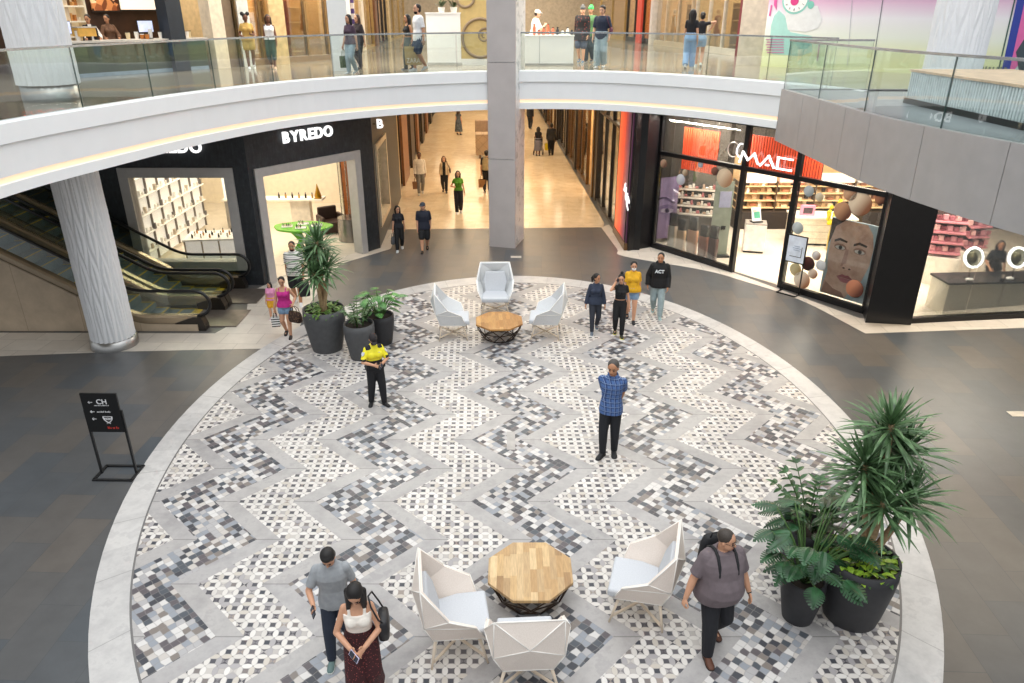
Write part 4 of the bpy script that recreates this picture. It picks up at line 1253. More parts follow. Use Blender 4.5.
# tall square pillar: brushed metal front, white marble side
M_marb = NB('white_marble_veined')
mv = M_marb.ramp(M_marb.noise(M_marb.obj(), 3.2, 9, .7), [(.36, hexc('dfe3e4')), (.50, hexc('eff1f1')), (.62, hexc('b9bfc2')), (.67, hexc('eef0f0'))])
M_marb = M_marb.bsdf(mv, .25)
m = MB(); m.box((0, .02, 6.0), (.84, 1.18, 12.0)); pil = struct(m.build('pillar', M_marb, None, (-.155, 24.31, 0), -.27))
for zc, hh in ((1.45, 2.9), (4.36, 2.88), (7.27, 2.9), (10.2, 2.9)):
    MB().box((0, -.585, zc), (.88, .05, hh), ).build('metal_panel', mat('bdb6b4', .5, .15, var=.05, scale=2), pil)
    MB().box((-.44, .0, zc), (.05, 1.18, hh), ).build('metal_panel', mat('bdb6b4', .5, .15, var=.05, scale=2), pil)
# ================================================================ SHOP HELPERS
GLS = glass_mat((.95, .96, .95), gain=.75, key='shop_glass')
CREAM = mat('efe2cb', .7, var=.05)
WARM = (1.0, .80, .56)
def poly_wall(name, A, B, z0, z1, th, material, holes=(), parent=None):
    """wall from A to B (plan) with rectangular holes given as (s0, s1, h0, h1) along it; thickness goes away from the atrium (left of A->B)"""
    A, B = V(A), V(B); d = (B - A); L = d.length; d.normalize(); nrm = V((-d.y, d.x))
    xs = sorted({0, L, *[v for h in holes for v in h[:2]]}); zs = sorted({z0, z1, *[v for h in holes for v in h[2:]]})
    m = MB(); rz = math.atan2(d.y, d.x)
    for xa, xb in zip(xs, xs[1:]):
        for za, zb in zip(zs, zs[1:]):
            if any(h[0] - 1e-6 <= xa and xb <= h[1] + 1e-6 and h[2] - 1e-6 <= za and zb <= h[3] + 1e-6 for h in holes): continue
            c = A + d * ((xa + xb) / 2) + nrm * (th / 2)
            m.box((c.x, c.y, (za + zb) / 2), (xb - xa, th, zb - za), rz)
    o = m.build(name, material, parent)
    return struct(o) if parent is None else o

def frame_rect(name, A, B, s0, s1, h0, h1, w, dep, material, bottom=True, parent=None, proud=.06):
    A, B = V(A), V(B); d = (B - A).normalized(); nrm = V((-d.y, d.x)); rz = math.atan2(d.y, d.x)
    m = MB()
    def bx(sa, sb, za, zb):
        c = A + d * ((sa + sb) / 2) + nrm * (dep / 2 - proud)
        m.box((c.x, c.y, (za + zb) / 2), (sb - sa, dep, zb - za), rz)
    bx(s0, s0 + w, h0, h1); bx(s1 - w, s1, h0, h1); bx(s0 + w, s1 - w, h1 - w, h1)
    if bottom: bx(s0 + w, s1 - w, h0, h0 + w)
    o = m.build(name, material, parent)
    return o if parent else struct(o)

def pane(name, A, B, s0, s1, h0, h1, off=.05, parent=None, material=None):
    A, B = V(A), V(B); d = (B - A).normalized(); nrm = V((-d.y, d.x)); rz = math.atan2(d.y, d.x)
    c = A + d * ((s0 + s1) / 2) + nrm * off
    m = MB(); m.box((c.x, c.y, (h0 + h1) / 2), (s1 - s0, .012, h1 - h0), rz)
    o = m.build(name, material or GLS, parent)
    return o if parent else struct(o)

def along(A, B, s, off=0.0, z=0.0):
    A, B = V(A), V(B); d = (B - A).normalized(); n = V((-d.y, d.x)); p = A + d * s + n * off
    return V((p.x, p.y, z))

def room(poly, z0, z1, wallmat, skip=(), ceil=None, name='wall_shop'):
    n = len(poly)
    m = MB()
    for i in range(n):
        if i in skip: continue
        a, b = poly[i], poly[(i + 1) % n]
        m.quad((a[0], a[1], z0), (b[0], b[1], z0), (b[0], b[1], z1), (a[0], a[1], z1))
    struct(m.build(name, wallmat))
    m = MB(); m.prism(poly, z1, z1 + .02); struct(m.build('ceiling_shop', ceil or WHITE))

def bottle(name, label, cat, loc, r, h, col, capcol='17181a', group=None, n=12):
    t = thing(name, label, cat, loc, 0, group)
    MB().lathe([(r * .9, 0), (r, .01), (r, h * .62), (r * .5, h * .70)], n).build('bottle_body', mat(col, .2), t)
    MB().lathe([(r * .55, h * .70), (r * .55, h), (r * .3, h * 1.005)], n).build('cap', mat(capcol, .3), t)
    return t

def small_goods(kind, label, cat, group, pts, sizes, cols, cap=None):
    """one little box or bottle per point, every one an object of its own"""
    for i, p in enumerate(pts):
        w, d, h = sizes[i % len(sizes)]; m = MB()
        if cap:
            m.lathe([(w / 2, 0), (w / 2, h * .65), (w * .25, h * .7), (w * .25, h)], 8)
        else: m.box((0, 0, h / 2), (w, d, h))
        o = m.build(kind, mat(cols[i % len(cols)], .4), None, p)
        tag(o, label, cat, group)

# ================================================================ LEFT SHOP (dark stone front)
M_dark = NB('dark_stone_cladding')
dn = M_dark.noise(M_dark.obj(), 7.0, 8, .72)
mp = M_dark.n('ShaderNodeMapping'); M_dark.link(M_dark.obj(), mp.inputs[0]); mp.inputs['Scale'].default_value = (6, 6, 1.2)
dn2 = M_dark.noise(mp.outputs[0], 3.0, 6, .7)
M_dark = M_dark.bsdf(M_dark.ramp(M_dark.m_('MULTIPLY', M_dark.m_('ADD', dn, dn2), .5), [(.35, hexc('17191d')), (.55, hexc('2b2f34')), (.75, hexc('4a4f55'))]), .45)
M_fr = mat('b9b6b4', .45, .3, var=.05)
WA, WB = (-14.4, 20.0), (-7.15, 20.0)       # window wall
DA, DB = (-7.15, 20.0), (-4.40, 23.65)      # door wall, turned towards the atrium
CA, CB = (-4.40, 23.65), (-4.72, 31.0)      # corridor side
dl = (V(DB) - V(DA)).length
poly_wall('wall_left', WA, WB, 0, 4.42, .22, M_dark, [(3.98, 6.58, .62, 3.14)])
frame_rect('window_frame', WA, WB, 3.72, 6.84, .46, 3.36, .26, .34, M_fr)
pane('window_1', WA, WB, 3.98, 6.58, .72, 3.10, .12)
s0, s1 = .16, 3.98
poly_wall('wall_door', DA, DB, 0, 4.42, .22, M_dark, [(s0 + .16, s1 - .16, 0, 3.12)])
frame_rect('door_1', DA, DB, s0, s1, 0, 3.30, .24, .40, M_fr, bottom=False)
CL = (V(CB) - V(CA)).length
poly_wall('wall_corridor', CA, CB, 0, 4.42, .22, M_dark, [(.55, 3.0, .75, 3.15)])
frame_rect('window_frame', CA, CB, .40, 3.15, .60, 3.30, .18, .30, mat('c9b79c', .5, .2))
pane('window_2', CA, CB, .55, 3.0, .75, 3.15, .12)
inner = [(-14.2, 20.25), (-7.25, 20.25), (-4.70, 23.7), (-4.98, 30.0), (-14.2, 30.0)]
room(inner, 0.005, 4.30, CREAM, skip=(0, 1, 2))
m = MB(); m.prism(inner, 0, .006); struct(m.build('floor_shop', M_shopf))
# illuminated shop names
M_sign = mat('ffffff', .4, var=0, emit=1.1)
def sign(label, txt, A, B, s, z, size, bold=.0, mtl=None, off=-.07, depth=.05, sx=1.0, cat='sign'):
    A, B = V(A), V(B); d = (B - A).normalized()
    p = along(A, B, s, off, z)
    t = thing('shop_sign', label, cat, p)
    x = 0.0
    for ch in txt:
        o = text_mesh(ch, size, depth, 'letter', mtl or M_sign, t, None, bold=bold)
        xs = [v.co.x for v in o.data.vertices]; w = (max(xs) - min(xs)) * sx
        M = facing(d.to_3d() * (x - min(xs) * sx), d.to_3d()) @ Matrix.Diagonal((sx, 1, 1, 1))
        o.data.transform(M); x += w + size * .10
    return t
pA = onwall(282, 144, DA, DB); pB = onwall(330, 139, DA, DB)
sA = (V((pA.x, pA.y)) - V(DA)).length
sign('white illuminated shop name BYREDO above the wide doorway', 'BYREDO', DA, DB, sA, pA.z + .03, .42, bold=.012, sx=.98)
# the same name above the display window, mostly hidden by the balcony
pw = atY(143, 158, 20.0)
sign('white illuminated shop name above the display window, cut by the balcony edge', 'BYREDO', WA, WB, pw.x - WA[0] - .12, 3.78, .42, bold=.012, sx=.98)
ps = onwall(377, 124, CA, CB)
t = thing('corner_sign', 'small white illuminated sign on the corner of the dark shop front', 'sign', along(CA, CB, .35, 0, 3.85))
text_mesh('B', .38, .03, 'letter', M_sign, t, facing(V((.12, -.02, 0)), V((1, 0, 0))), bold=.012)
MB().box((.04, 0, .12), (.10, .03, .03)).build('bracket', BLACK, t)

# --- inside the left shop
t = thing('display_shelving', 'tall glowing white display shelving wall seen through the framed window', 'shelving', (-11.15, 20.9, 0))
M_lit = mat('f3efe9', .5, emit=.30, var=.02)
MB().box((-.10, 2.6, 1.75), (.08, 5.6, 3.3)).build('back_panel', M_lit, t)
for i in range(8):
    MB().box((-.03, -.15 + i * .78, 1.75), (.07, .030, 3.3)).build('upright', mat('7d7268', .5), t)
for z in (.5, 1.05, 1.6, 2.15, 2.7):
    MB().box((.02, 2.58, z), (.20, 5.46, .03)).build('shelf', mat('f2efe9', .4), t)
random.seed(3)
pts = []
for z in (.515, 1.065, 1.615, 2.165, 2.715):
    for i in range(7):
        for k in range(3):
            pts.append(V((-11.13 + random.uniform(-.04, .06), 20.9 + .06 + i * .78 + k * .22 + random.uniform(-.03, .03), z)))
small_goods('perfume_box', 'small white perfume box or bottle on the glowing shelving wall', 'perfume', 'perfumes on the glowing shelves', pts, [(.06, .08, .15), (.05, .06, .12), (.08, .08, .18), (.05, .06, .09)], ['f4f1ec', 'd9d2c8', '6a6462', 'efe9df', 'c7b7a3', 'f0ece6'])
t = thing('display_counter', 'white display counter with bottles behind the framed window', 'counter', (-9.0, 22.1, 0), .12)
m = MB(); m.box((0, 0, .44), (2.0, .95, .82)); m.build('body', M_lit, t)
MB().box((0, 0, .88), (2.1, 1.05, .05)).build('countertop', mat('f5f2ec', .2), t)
for x in (-1.0, -.5, 0, .5, 1.0):
    MB().box((x, -.485, .44), (.04, .03, .82)).build('upright', mat('a89a86', .4), t)
for r in range(3):
    for k in range(7):
        p = Matrix.Rotation(.12, 3, 'Z') @ V((-.8 + k * .26, -.3 + r * .28, 0)) + V((-9.0, 22.1, .905))
        bottle('perfume_bottle', 'perfume bottle standing in a row on the window counter', 'perfume', p, .030, .13, ['1c1c1e', 'e8ded0', 'c98f5c'][(r + k) % 3], group='bottles on the window counter', n=8)
t = thing('wicker_basket', 'brown basket box behind the bottles on the window counter', 'basket', (-8.25, 22.75, .905))
m = MB(); m.box((0, 0, .2), (.5, .3, .4)); m.build('basket_body', mat('9b7a55', .9, var=.4, scale=40), t, bevel=.02)
MB().tube([(-.22, 0, .36), (-.18, 0, .55), (.18, 0, .55), (.22, 0, .36)], .015, 8).build('handle', mat('7b5c3d', .8), t)
# green table
gt = thing('green_table', 'round bright green table set with trays inside the doorway', 'table', (-6.75, 23.1, .006))
M_grn = mat('5fb02a', .25, var=.08)
rim = [V((.92 * math.cos(a) * (1 + .05 * math.sin(5 * a)), .62 * math.sin(a) * (1 + .04 * math.cos(4 * a)), 0)) for a in [2 * PI * i / 40 for i in range(40)]]
m = MB(); m.loft([[p + V((0, 0, .84)) for p in rim], [p * 1.02 + V((0, 0, .87)) for p in rim], [p + V((0, 0, .90)) for p in rim]], False); m.build('tabletop', M_grn, gt)
for sg in (1, -1):
    m = MB(); m.loft([[V((sg * (.30 + x), y, z)) for x, y in ((-.1, -.2), (.1, -.2), (.1, .2), (-.1, .2))] for z in (.03,)] + [[V((sg * (.08 + x * .6), y * .7, .45)) for x, y in ((-.1, -.2), (.1, -.2), (.1, .2), (-.1, .2))]] + [[V((sg * (.34 + x), y, .85)) for x, y in ((-.12, -.2), (.12, -.2), (.12, .2), (-.12, .2))]], False)
    m.build('leg', M_grn, gt)
MB().box((0, 0, .02), (1.0, .5, .04)).build('foot_plate', M_grn, gt)
for i, (x, y, n) in enumerate(((-.48, -.1, 5), (-.05, .22, 3), (.0, -.25, 3), (.45, .02, 4))):
    tr = thing('product_tray', 'white tray of perfume samples on the green table', 'tray', (-6.75 + x, 23.1 + y, .908), .2, 'trays on the green table')
    MB().box((0, 0, .008), (.34, .22, .016)).build('tray_base', mat('f4f1ea', .3), tr, bevel=.004)
    MB().box((0, .105, .02), (.34, .012, .03)).build('tray_rim', mat('e0dcd2', .3), tr)
    for k in range(n):
        bottle('perfume_bottle', 'small dark perfume bottle in a tray on the green table', 'perfume', (-6.75 + x - .12 + k * .06, 23.1 + y + .01 * (k % 2), .926), .020, .11, ['1b1b1d', 'd8c6a4', '3a2a22'][k % 3], group='bottles on the green table', n=8)
# floating counter at the back
sh = thing('wall_counter', 'long cream wall counter with bottles at the back of the shop', 'counter', (-8.6, 26.3, 0))
MB().box((0, 0, 1.05), (3.6, .6, .06)).build('countertop', mat('f3ecdf', .3), sh)
MB().box((-1.5, .05, .51), (.5, .5, 1.02)).build('support', mat('9f9a94', .3, .6), sh)
MB().box((.9, .15, .51), (.7, .35, 1.02)).build('support', mat('e8dfcf', .5), sh)
for k in range(6):
    bottle('perfume_bottle', 'perfume bottle standing on the cream wall counter', 'perfume', (-8.4 + k * .24, 26.25, 1.08), .035, .20, ['26231f', 'b9904f'][k % 2], group='bottles on the wall counter', n=8)
gb = thing('gold_ornament', 'gold pointed ornament at the end of the wall counter', 'ornament', (-6.98, 26.2, 1.08))
m = MB(); m.lathe([(.10, 0), (.13, .08), (.05, .34), (.01, .52)], 12); m.build('spire', mat('b98a2c', .3, .8), gb)
MB().box((0, 0, .01), (.26, .2, .02)).build('base', mat('8c6a24', .3, .8), gb)
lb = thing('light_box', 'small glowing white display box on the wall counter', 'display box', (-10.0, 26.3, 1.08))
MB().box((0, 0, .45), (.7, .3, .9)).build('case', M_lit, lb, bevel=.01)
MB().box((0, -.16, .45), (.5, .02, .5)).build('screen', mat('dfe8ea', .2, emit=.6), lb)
# hanging glass tubes and brown cabinet near the doorway's right side
hg = thing('glass_tube_display', 'tall clear glass tube column hanging from the shop ceiling', 'display', (-5.75, 24.6, 0))
for dx, dy in ((0, 0), (.22, .12), (.36, -.05)):
    m = MB(); m.tube([(dx, dy, .8), (dx, dy, 4.28)], .07, 14, cap=False); m.build('glass_tube', glass_mat((.9, .92, .9)), hg)
m = MB(); m.lathe([(.42, 0), (.42, .5), (.40, .8)], 20, (.18, .03, 0)); m.build('base', mat('8f8b86', .25, .7), hg)
cb = thing('wooden_cabinet', 'reddish brown wooden cabinet at the back of the perfume shop', 'cabinet', (-5.72, 27.2, 0), -.05)
MB().box((0, 0, 1.15), (1.1, .5, 2.3)).build('body', mat('8c4f24', .4, var=.2), cb)
for sx in (-.27, .27): MB().box((sx, -.26, 1.15), (.50, .03, 2.2)).build('door', mat('9c5a2b', .35, var=.2), cb)
ar = thing('armchair', 'dark brown leather armchair beside the glass tubes', 'armchair', (-6.45, 25.6, .006), .6)
MB().box((0, 0, .22), (.7, .65, .40)).build('seat', mat('3a2820', .5), ar, bevel=.05)
MB().box((0, .33, .55), (.7, .14, .65)).build('backrest', mat('35251d', .5), ar, bevel=.05)
for sx in (-.38, .38): MB().box((sx, 0, .36), (.12, .65, .55)).build('armrest', mat('35251d', .5), ar, bevel=.04)
mq = thing('dress_form', 'pale dress form behind the side window of the dark shop', 'mannequin', (-5.35, 26.2, 0))
m = MB(); m.lathe([(.13, .95), (.17, 1.05), (.13, 1.25), (.18, 1.45), (.12, 1.58), (.05, 1.66), (.05, 1.75)], 16); m.build('torso', mat('c9ad84', .7), mq)
MB().lathe([(.2, 0), (.2, .03), (.02, .05), (.02, .96)], 14).build('stand', mat('6e5a40', .4), mq)

# ================================================================ CORRIDOR
def corr_x(side, y): return (-4.40 if side < 0 else 3.80) - ROT * (y - 23.55) + (-.15 if side < 0 else 0)
def storefront(side, y0, y1, z0, z1, label_no, framemat, intmat, bays, depth=3.0, light=60, transom=None, xfun=corr_x, warm=WARM, goods=True, sill=.12, lname='shop'):
    A = (xfun(side, y0), y0); B = (xfun(side, y1), y1)
    if side > 0: A, B = B, A
    L = (V(B) - V(A)).length
    t = struct(bpy.data.objects.new('window_%d' % label_no, None)); COL.objects.link(t)
    m = MB(); A2, B2 = V(A), V(B); d = (B2 - A2).normalized(); n = V((-d.y, d.x)); rz = math.atan2(d.y, d.x)
    if side < 0: n = -n; 
    out = n if side > 0 else n
    # away from the corridor
    away = V((1, 0)) if side > 0 else V((-1, 0))
    if n.dot(away) < 0: n = -n
    for i in range(bays + 1):
        p = A2 + d * (L * i / bays) + n * .06
        m.box((p.x, p.y, (z0 + z1) / 2), (.09, .14, z1 - z0), rz)
    for z, hh in ((z0 + sill / 2, sill), (z1 - .09, .18)) + (((transom, .09),) if transom else ()):
        p = A2 + d * (L / 2) + n * .06
        m.box((p.x, p.y, z), (L, .14, hh), rz)
    m.build('window_frame', framemat, t)
    for i in range(bays):
        p = A2 + d * (L * (i + .5) / bays) + n * .06
        g = MB(); g.box((p.x, p.y, (z0 + z1) / 2), (L / bays - .1, .012, z1 - z0 - .2), rz); g.build('pane', GLS, t)
    a, b = A2 + n * .15, B2 + n * .15; c, e = B2 + n * depth, A2 + n * depth
    m = MB()
    for p, q in ((b, c), (c, e), (e, a)): m.quad((p.x, p.y, z0), (q.x, q.y, z0), (q.x, q.y, z1), (p.x, p.y, z1))
    struct(m.build('wall_shop', intmat))
    m = MB(); pp = [(p.x, p.y) for p in (a, b, c, e)]; m.prism(pp, z1 - .02, z1); struct(m.build('ceiling_shop', WARMW))
    m = MB(); m.prism(pp, z0, z0 + .008); struct(m.build('floor_shop', M_shopf))
    mid = (a + b + c + e) / 4
    if light: area_light('shop_ceiling_light', (mid.x, mid.y, z1 - .12), (min(L * .8, 4), depth * .6), light * 2.0, warm)
    if goods:
        for i in range(bays):
            p = A2 + d * (L * (i + .5) / bays) + n * (.75 + .35 * (i % 2))
            if i % 2 == 0:
                k = thing('mannequin', f'mannequin in the shop window, {lname}', 'mannequin', (p.x, p.y, z0 + .008), -math.pi / 2 * side, 'mannequins in the shop windows')
                MB().lathe([(.22, 0), (.22, .03), (.03, .05), (.03, .15)], 14).build('base', BLACK, k)
                mm = MB()
                for sx in (-.08, .08): mm.capsule((sx, 0, .86), (sx, .02, .12), .075, .045)
                mm.loft([[V((w * math.cos(q), w * .62 * math.sin(q), z)) for q in [2 * PI * j / 14 for j in range(14)]] for z, w in ((.80, .15), (.95, .17), (1.1, .13), (1.3, .18), (1.42, .19), (1.5, .08), (1.56, .05))])
                mm.sphere((0, 0, 1.68), (.075, .09, .11))
                for sx in (-1, 1): mm.capsule((sx * .19, 0, 1.42), (sx * .24, .03, .95), .045, .03)
                mm.build('figure', mat(random.choice(['d8c2a4', 'c7a982', '9a7a5a', 'e5dccd']), .5), k)
                dr = MB(); dr.loft([[V((w * math.cos(q), w * .68 * math.sin(q), z)) for q in [2 * PI * j / 14 for j in range(14)]] for z, w in ((.62, .24), (.95, .19), (1.1, .15), (1.3, .20), (1.44, .205), (1.5, .10))]); dr.build('garment', mat(random.choice(['5a3a2a', 'b7862e', '2a2c30', 'c9b08a', '7a2a24', 'e8dfd0']), .8), k)
            else:
                k = thing('display_shelf', f'lit display shelf in the shop window, {lname}', 'shelf', (p.x, p.y, z0 + .008), rz, 'display shelves in the shop windows')
                for sx in (-.5, .5): MB().box((sx, 0, 1.0), (.05, .35, 2.0)).build('upright', mat('6a5138', .4), k)
                for zz in (.3, .8, 1.3, 1.8): MB().box((0, 0, zz), (1.0, .34, .04)).build('shelf_board', mat('c9a878', .4), k)
    return t
DKF = mat('2b2622', .4); BRZ = mat('6b5034', .35, .5); GOLD = mat('b99a62', .35, .3); GOLDW = mat('e6c896', .6, var=.12); BRN = mat('7a5236', .5, var=.2)
random.seed(11)
# left side of the corridor
def pier(side, y0, y1, z0, z1, material, proud=.12, depth=.6, name='pilaster', xfun=corr_x):
    A = V((xfun(side, y0), y0)); B = V((xfun(side, y1), y1)); c = (A + B) / 2; s_ = 1 if side > 0 else -1
    m = MB(); m.box((c.x + s_ * (depth / 2 - proud), c.y, (z0 + z1) / 2), (depth, y1 - y0, z1 - z0), -ROT * -1 if False else math.atan2(B.y - A.y, B.x - A.x) - PI / 2)
    return struct(m.build(name, material))
pier(-1, 31.0, 31.5, 0, 4.42, GOLD); 
storefront(-1, 31.5, 33.2, 0, 4.42, 3, DKF, GOLDW, 1, goods=False, lname='left of the corridor')
pier(-1, 33.2, 35.8, 0, 4.42, BRN)
for k, (a, b_, mt) in enumerate(((37.4, 39.4, mat('3a2c22', .5)), (41.5, 42.6, BRN), (45, 46.4, mat('2e2620', .5)), (49, 50.5, BRN), (53.5, 55, DKF))): pier(-1, a, b_, 0, 4.42, mt)
for k, (a, b_) in enumerate(((35.8, 37.4), (39.4, 41.5), (42.6, 45), (46.4, 49), (50.5, 53.5), (55, 63))):
    storefront(-1, a, b_, 0, 4.42, 4 + k, DKF, GOLDW, 2 if b_ - a < 5 else 4, goods=k % 2 == 0, light=70, lname='left side of the corridor')
# right side of the corridor
RA = (corr_x(1, 25.9), 25.9)
storefront(1, 25.75, 30.4, 0, 4.42, 20, DKF, GOLDW, 3, depth=3.2, transom=3.6, light=110, lname='dark framed shop beside the red light panel')
pier(1, 30.4, 31.0, 0, 4.42, DKF, proud=.05)
storefront(1, 33.6, 37.0, 0, 4.42, 21, BRZ, GOLDW, 2, light=130, lname='bronze framed shop on the right')
pier(1, 31.0, 31.3, 0, 4.42, BRZ)
m = MB(); A = V((corr_x(1, 31.3), 31.3)); B = V((corr_x(1, 33.6), 33.6))
m.quad((A.x + .3, A.y, 0), (A.x + 2.4, A.y + .1, 0), (A.x + 2.4, A.y + .1, 4.42), (A.x + .3, A.y, 4.42)); m.quad((A.x + 2.4, A.y, 0), (B.x + 2.4, B.y, 0), (B.x + 2.4, B.y, 4.42), (A.x + 2.4, A.y, 4.42)); m.quad((B.x + .1, B.y, 0), (B.x + 2.4, B.y, 0), (B.x + 2.4, B.y, 4.42), (B.x + .1, B.y, 4.42))
struct(m.build('wall_shop', GOLDW)); area_light('shop_ceiling_light', (A.x + 1.3, 32.5, 4.2), (1.5, 1.6), 90, WARM)
for k, (a, b_) in enumerate(((37.4, 41), (41.4, 46), (46.6, 54), (54.6, 63))):
    storefront(1, a, b_, 0, 4.42, 22 + k, DKF if k % 2 else BRZ, GOLDW, 3, light=90, goods=k < 2, lname='far right of the corridor'); pier(1, a - .4, a, 0, 4.42, DKF)
m = MB(); m.box((-2, 64.1, 2.2), (14, .2, 4.45)); struct(m.build('wall_back', mat('cdbb9c', .5)))
# seating kiosk far down the corridor
kp = G(483, 157); k = thing('upholstered_bench', 'beige boxy upholstered bench unit in the middle of the corridor', 'bench', (kp.x + .75, kp.y, 0), .05)
M_up = NB('quilted_beige'); x_, y_, z_ = M_up.xyz(M_up.obj())
dv = M_up.m_('FLOORED_MODULO', M_up.m_('ADD', x_, z_), .5); dv2 = M_up.m_('FLOORED_MODULO', M_up.m_('SUBTRACT', x_, z_), .5)
M_up = M_up.bsdf(M_up.mix(M_up.m_('MAXIMUM', M_up.m_('LESS_THAN', dv, .02), M_up.m_('LESS_THAN', dv2, .02)), hexc('a8937c'), hexc('7f6c58')), .8)
MB().box((.1, 0, .75), (2.5, 1.1, 1.1)).build('cushion_body', M_up, k, bevel=.05)
for sx in (-.9, 1.1): MB().box((sx, 0, .1), (.1, .9, .2)).build('leg', BRZ, k)
MB().box((.1, .45, 1.55), (2.5, .25, .7)).build('backrest', mat('8d7865', .8), k, bevel=.04)
o = MB().box((.5, .0, 1.43), (.6, .35, .26)).build('coat', mat('8a2f38', .8), None, (kp.x + .75, kp.y, .005)); tag(o, 'dark red coat lying on the beige corridor bench', 'coat')
# ================================================================ RIGHT SHOP (black frame, cosmetics)
R0, R1 = (4.65, 23.75), (9.2, 17.75)
RL = (V(R1) - V(R0)).length
SD0, SD1 = 3.25, 4.97            # doorway along the front
BLK = mat('121214', .35, .2, var=.1)
poly_wall('wall_right', (3.83, 23.30), R0, 0, 4.42, .25, mat('141214', .3, var=.2))
tw = struct(bpy.data.objects.new('window_30', None)); COL.objects.link(tw)
m = MB(); d = (V(R1) - V(R0)).normalized(); rz = math.atan2(d.y, d.x)
for s_, w_ in ((.05, .10), (SD0, .14), (SD1, .14), (RL - .05, .10)):
    p = along(R0, R1, s_, .06); m.box((p.x, p.y, 2.21), (w_, .14, 4.42), rz)
for a, b_, z, hh in ((0, SD0, .08, .16), (SD1, RL, .08, .16), (0, RL, 3.12, .12), (0, RL, 4.36, .12)):
    p = along(R0, R1, (a + b_) / 2, .06); m.box((p.x, p.y, z), (b_ - a, .14, hh), rz)
m.build('window_frame', BLK, tw)
for a, b_, za, zb in ((.1, SD0 - .07, .16, 3.06), (SD1 + .07, RL - .1, .16, 3.06), (.1, SD0 - .07, 3.18, 4.3), (SD0 + .07, SD1 - .07, 3.18, 4.3), (SD1 + .07, RL - .1, 3.18, 4.3)):
    pane('pane', R0, R1, a, b_, za, zb, .06, tw)
# big black corner pillar and the second shop window
m = MB(); m.prism([(8.97, 17.18), (10.05, 17.02), (10.15, 17.95), (9.25, 18.0)], 0, 4.42); struct(m.build('pillar', mat('131316', .3, var=.15)))
K0, K1 = (10.05, 17.12), (19.0, 18.2)
tw = struct(bpy.data.objects.new('window_31', None)); COL.objects.link(tw)
m = MB(); d = (V(K1) - V(K0)).normalized(); rz2 = math.atan2(d.y, d.x)
p = along(K0, K1, 4.5, .06); m.box((p.x, p.y, .07), (9.0, .14, .14), rz2); m.box((p.x, p.y, 4.36), (9.0, .14, .12), rz2)
for s_ in (4.6, 8.8):
    p = along(K0, K1, s_, .06); m.box((p.x, p.y, 2.2), (.07, .12, 4.4), rz2)
m.build('window_frame', BLK, tw)
for a, b_ in ((0, 1.52), (1.54, 4.55), (4.65, 8.75)): pane('pane', K0, K1, a, b_, .14, 4.3, .06, tw)
# room
SHOP = [(4.9, 23.6), (9.3, 17.95), (10.1, 17.95), (10.15, 17.3), (19, 18.4), (19, 30), (4.35, 30), (4.3, 24.2)]
m = MB(); m.prism(SHOP, 0, .006); struct(m.build('floor_shop', M_shopf))
m = MB(); m.box((5.9, 25.66, 2.2), (3.1, .04, 4.4)); struct(m.build('wall_shop', mat('4a443e', .6)))
m = MB(); m.quad((4.35, 30, 0), (8.0, 30, 0), (8.0, 30, 4.4), (4.35, 30, 4.4)); m.quad((19, 18.4, 0), (19, 30, 0), (19, 30, 4.4), (19, 18.4, 4.4)); m.quad((8, 27.0, 0), (19, 27.0, 0), (19, 27.0, 4.4), (8, 27.0, 4.4)); m.quad((8, 27.0, 0), (8, 30, 0), (8, 30, 4.4), (8, 27.0, 4.4))
struct(m.build('wall_shop', mat('3a342f', .6)))
# red light panel on the corridor corner
M_red = NB('red_violet_light_panel'); x_, y_, z_ = M_red.xyz(M_red.obj())
t_ = M_red.m_('ADD', M_red.m_('MULTIPLY', y_, .46), M_red.m_('MULTIPLY', M_red.noise(M_red.obj(), 1.2, 2), .22))
st_ = M_red.m_('MULTIPLY', M_red.m_('ADD', M_red.m_('SINE', M_red.m_('MULTIPLY', y_, 90)), 1.0), .06)
rc = M_red.ramp(M_red.m_('SUBTRACT', M_red.m_('ADD', t_, .0), st_), [(.02, hexc('1c1018')), (.28, hexc('5a2c4c')), (.52, hexc('a33434')), (.74, hexc('e0492a')), (.95, hexc('e8683e'))])
M_red.bsdf(rc, .4, emit=rc, es=.75); M_red = M_red.m
lp = thing('illuminated_lightbox', 'tall glowing red to violet lightbox on the black shop corner', 'lightbox', (3.80, 23.35, 0))
m = MB(); dx = -ROT * 2.1
m.add([(-.06, .05, .25), (-.06 + dx, 2.15, .25), (-.06 + dx, 2.15, 4.40), (-.06, .05, 4.40), (.02, .05, .25), (.02 + dx, 2.15, .25), (.02 + dx, 2.15, 4.40), (.02, .05, 4.40)], [(0, 3, 2, 1), (4, 5, 6, 7), (0, 4, 7, 3), (1, 2, 6, 5), (3, 7, 6, 2), (0, 1, 5, 4)])
m.build('panel_face', M_red, lp)
m = MB(); m.add([(-.10, .0, 0), (-.10 + dx, 2.25, 0), (-.10 + dx, 2.25, .25), (-.10, .0, .25), (.1, .0, 0), (.1 + dx, 2.25, 0), (.1 + dx, 2.25, .25), (.1, .0, .25)], [(0, 3, 2, 1), (4, 5, 6, 7), (0, 4, 7, 3), (1, 2, 6, 5), (3, 7, 6, 2), (0, 1, 5, 4)])
m.build('plinth', BRZ, lp)
m = MB(); m.box((.03 + dx, 2.2, 2.3), (.2, .1, 4.2)); m.build('side_frame', BRZ, lp)
struct(MB().box((4.05, 24.5, 2.2), (.35, 2.2, 4.4)).build('wall_right', BLK))

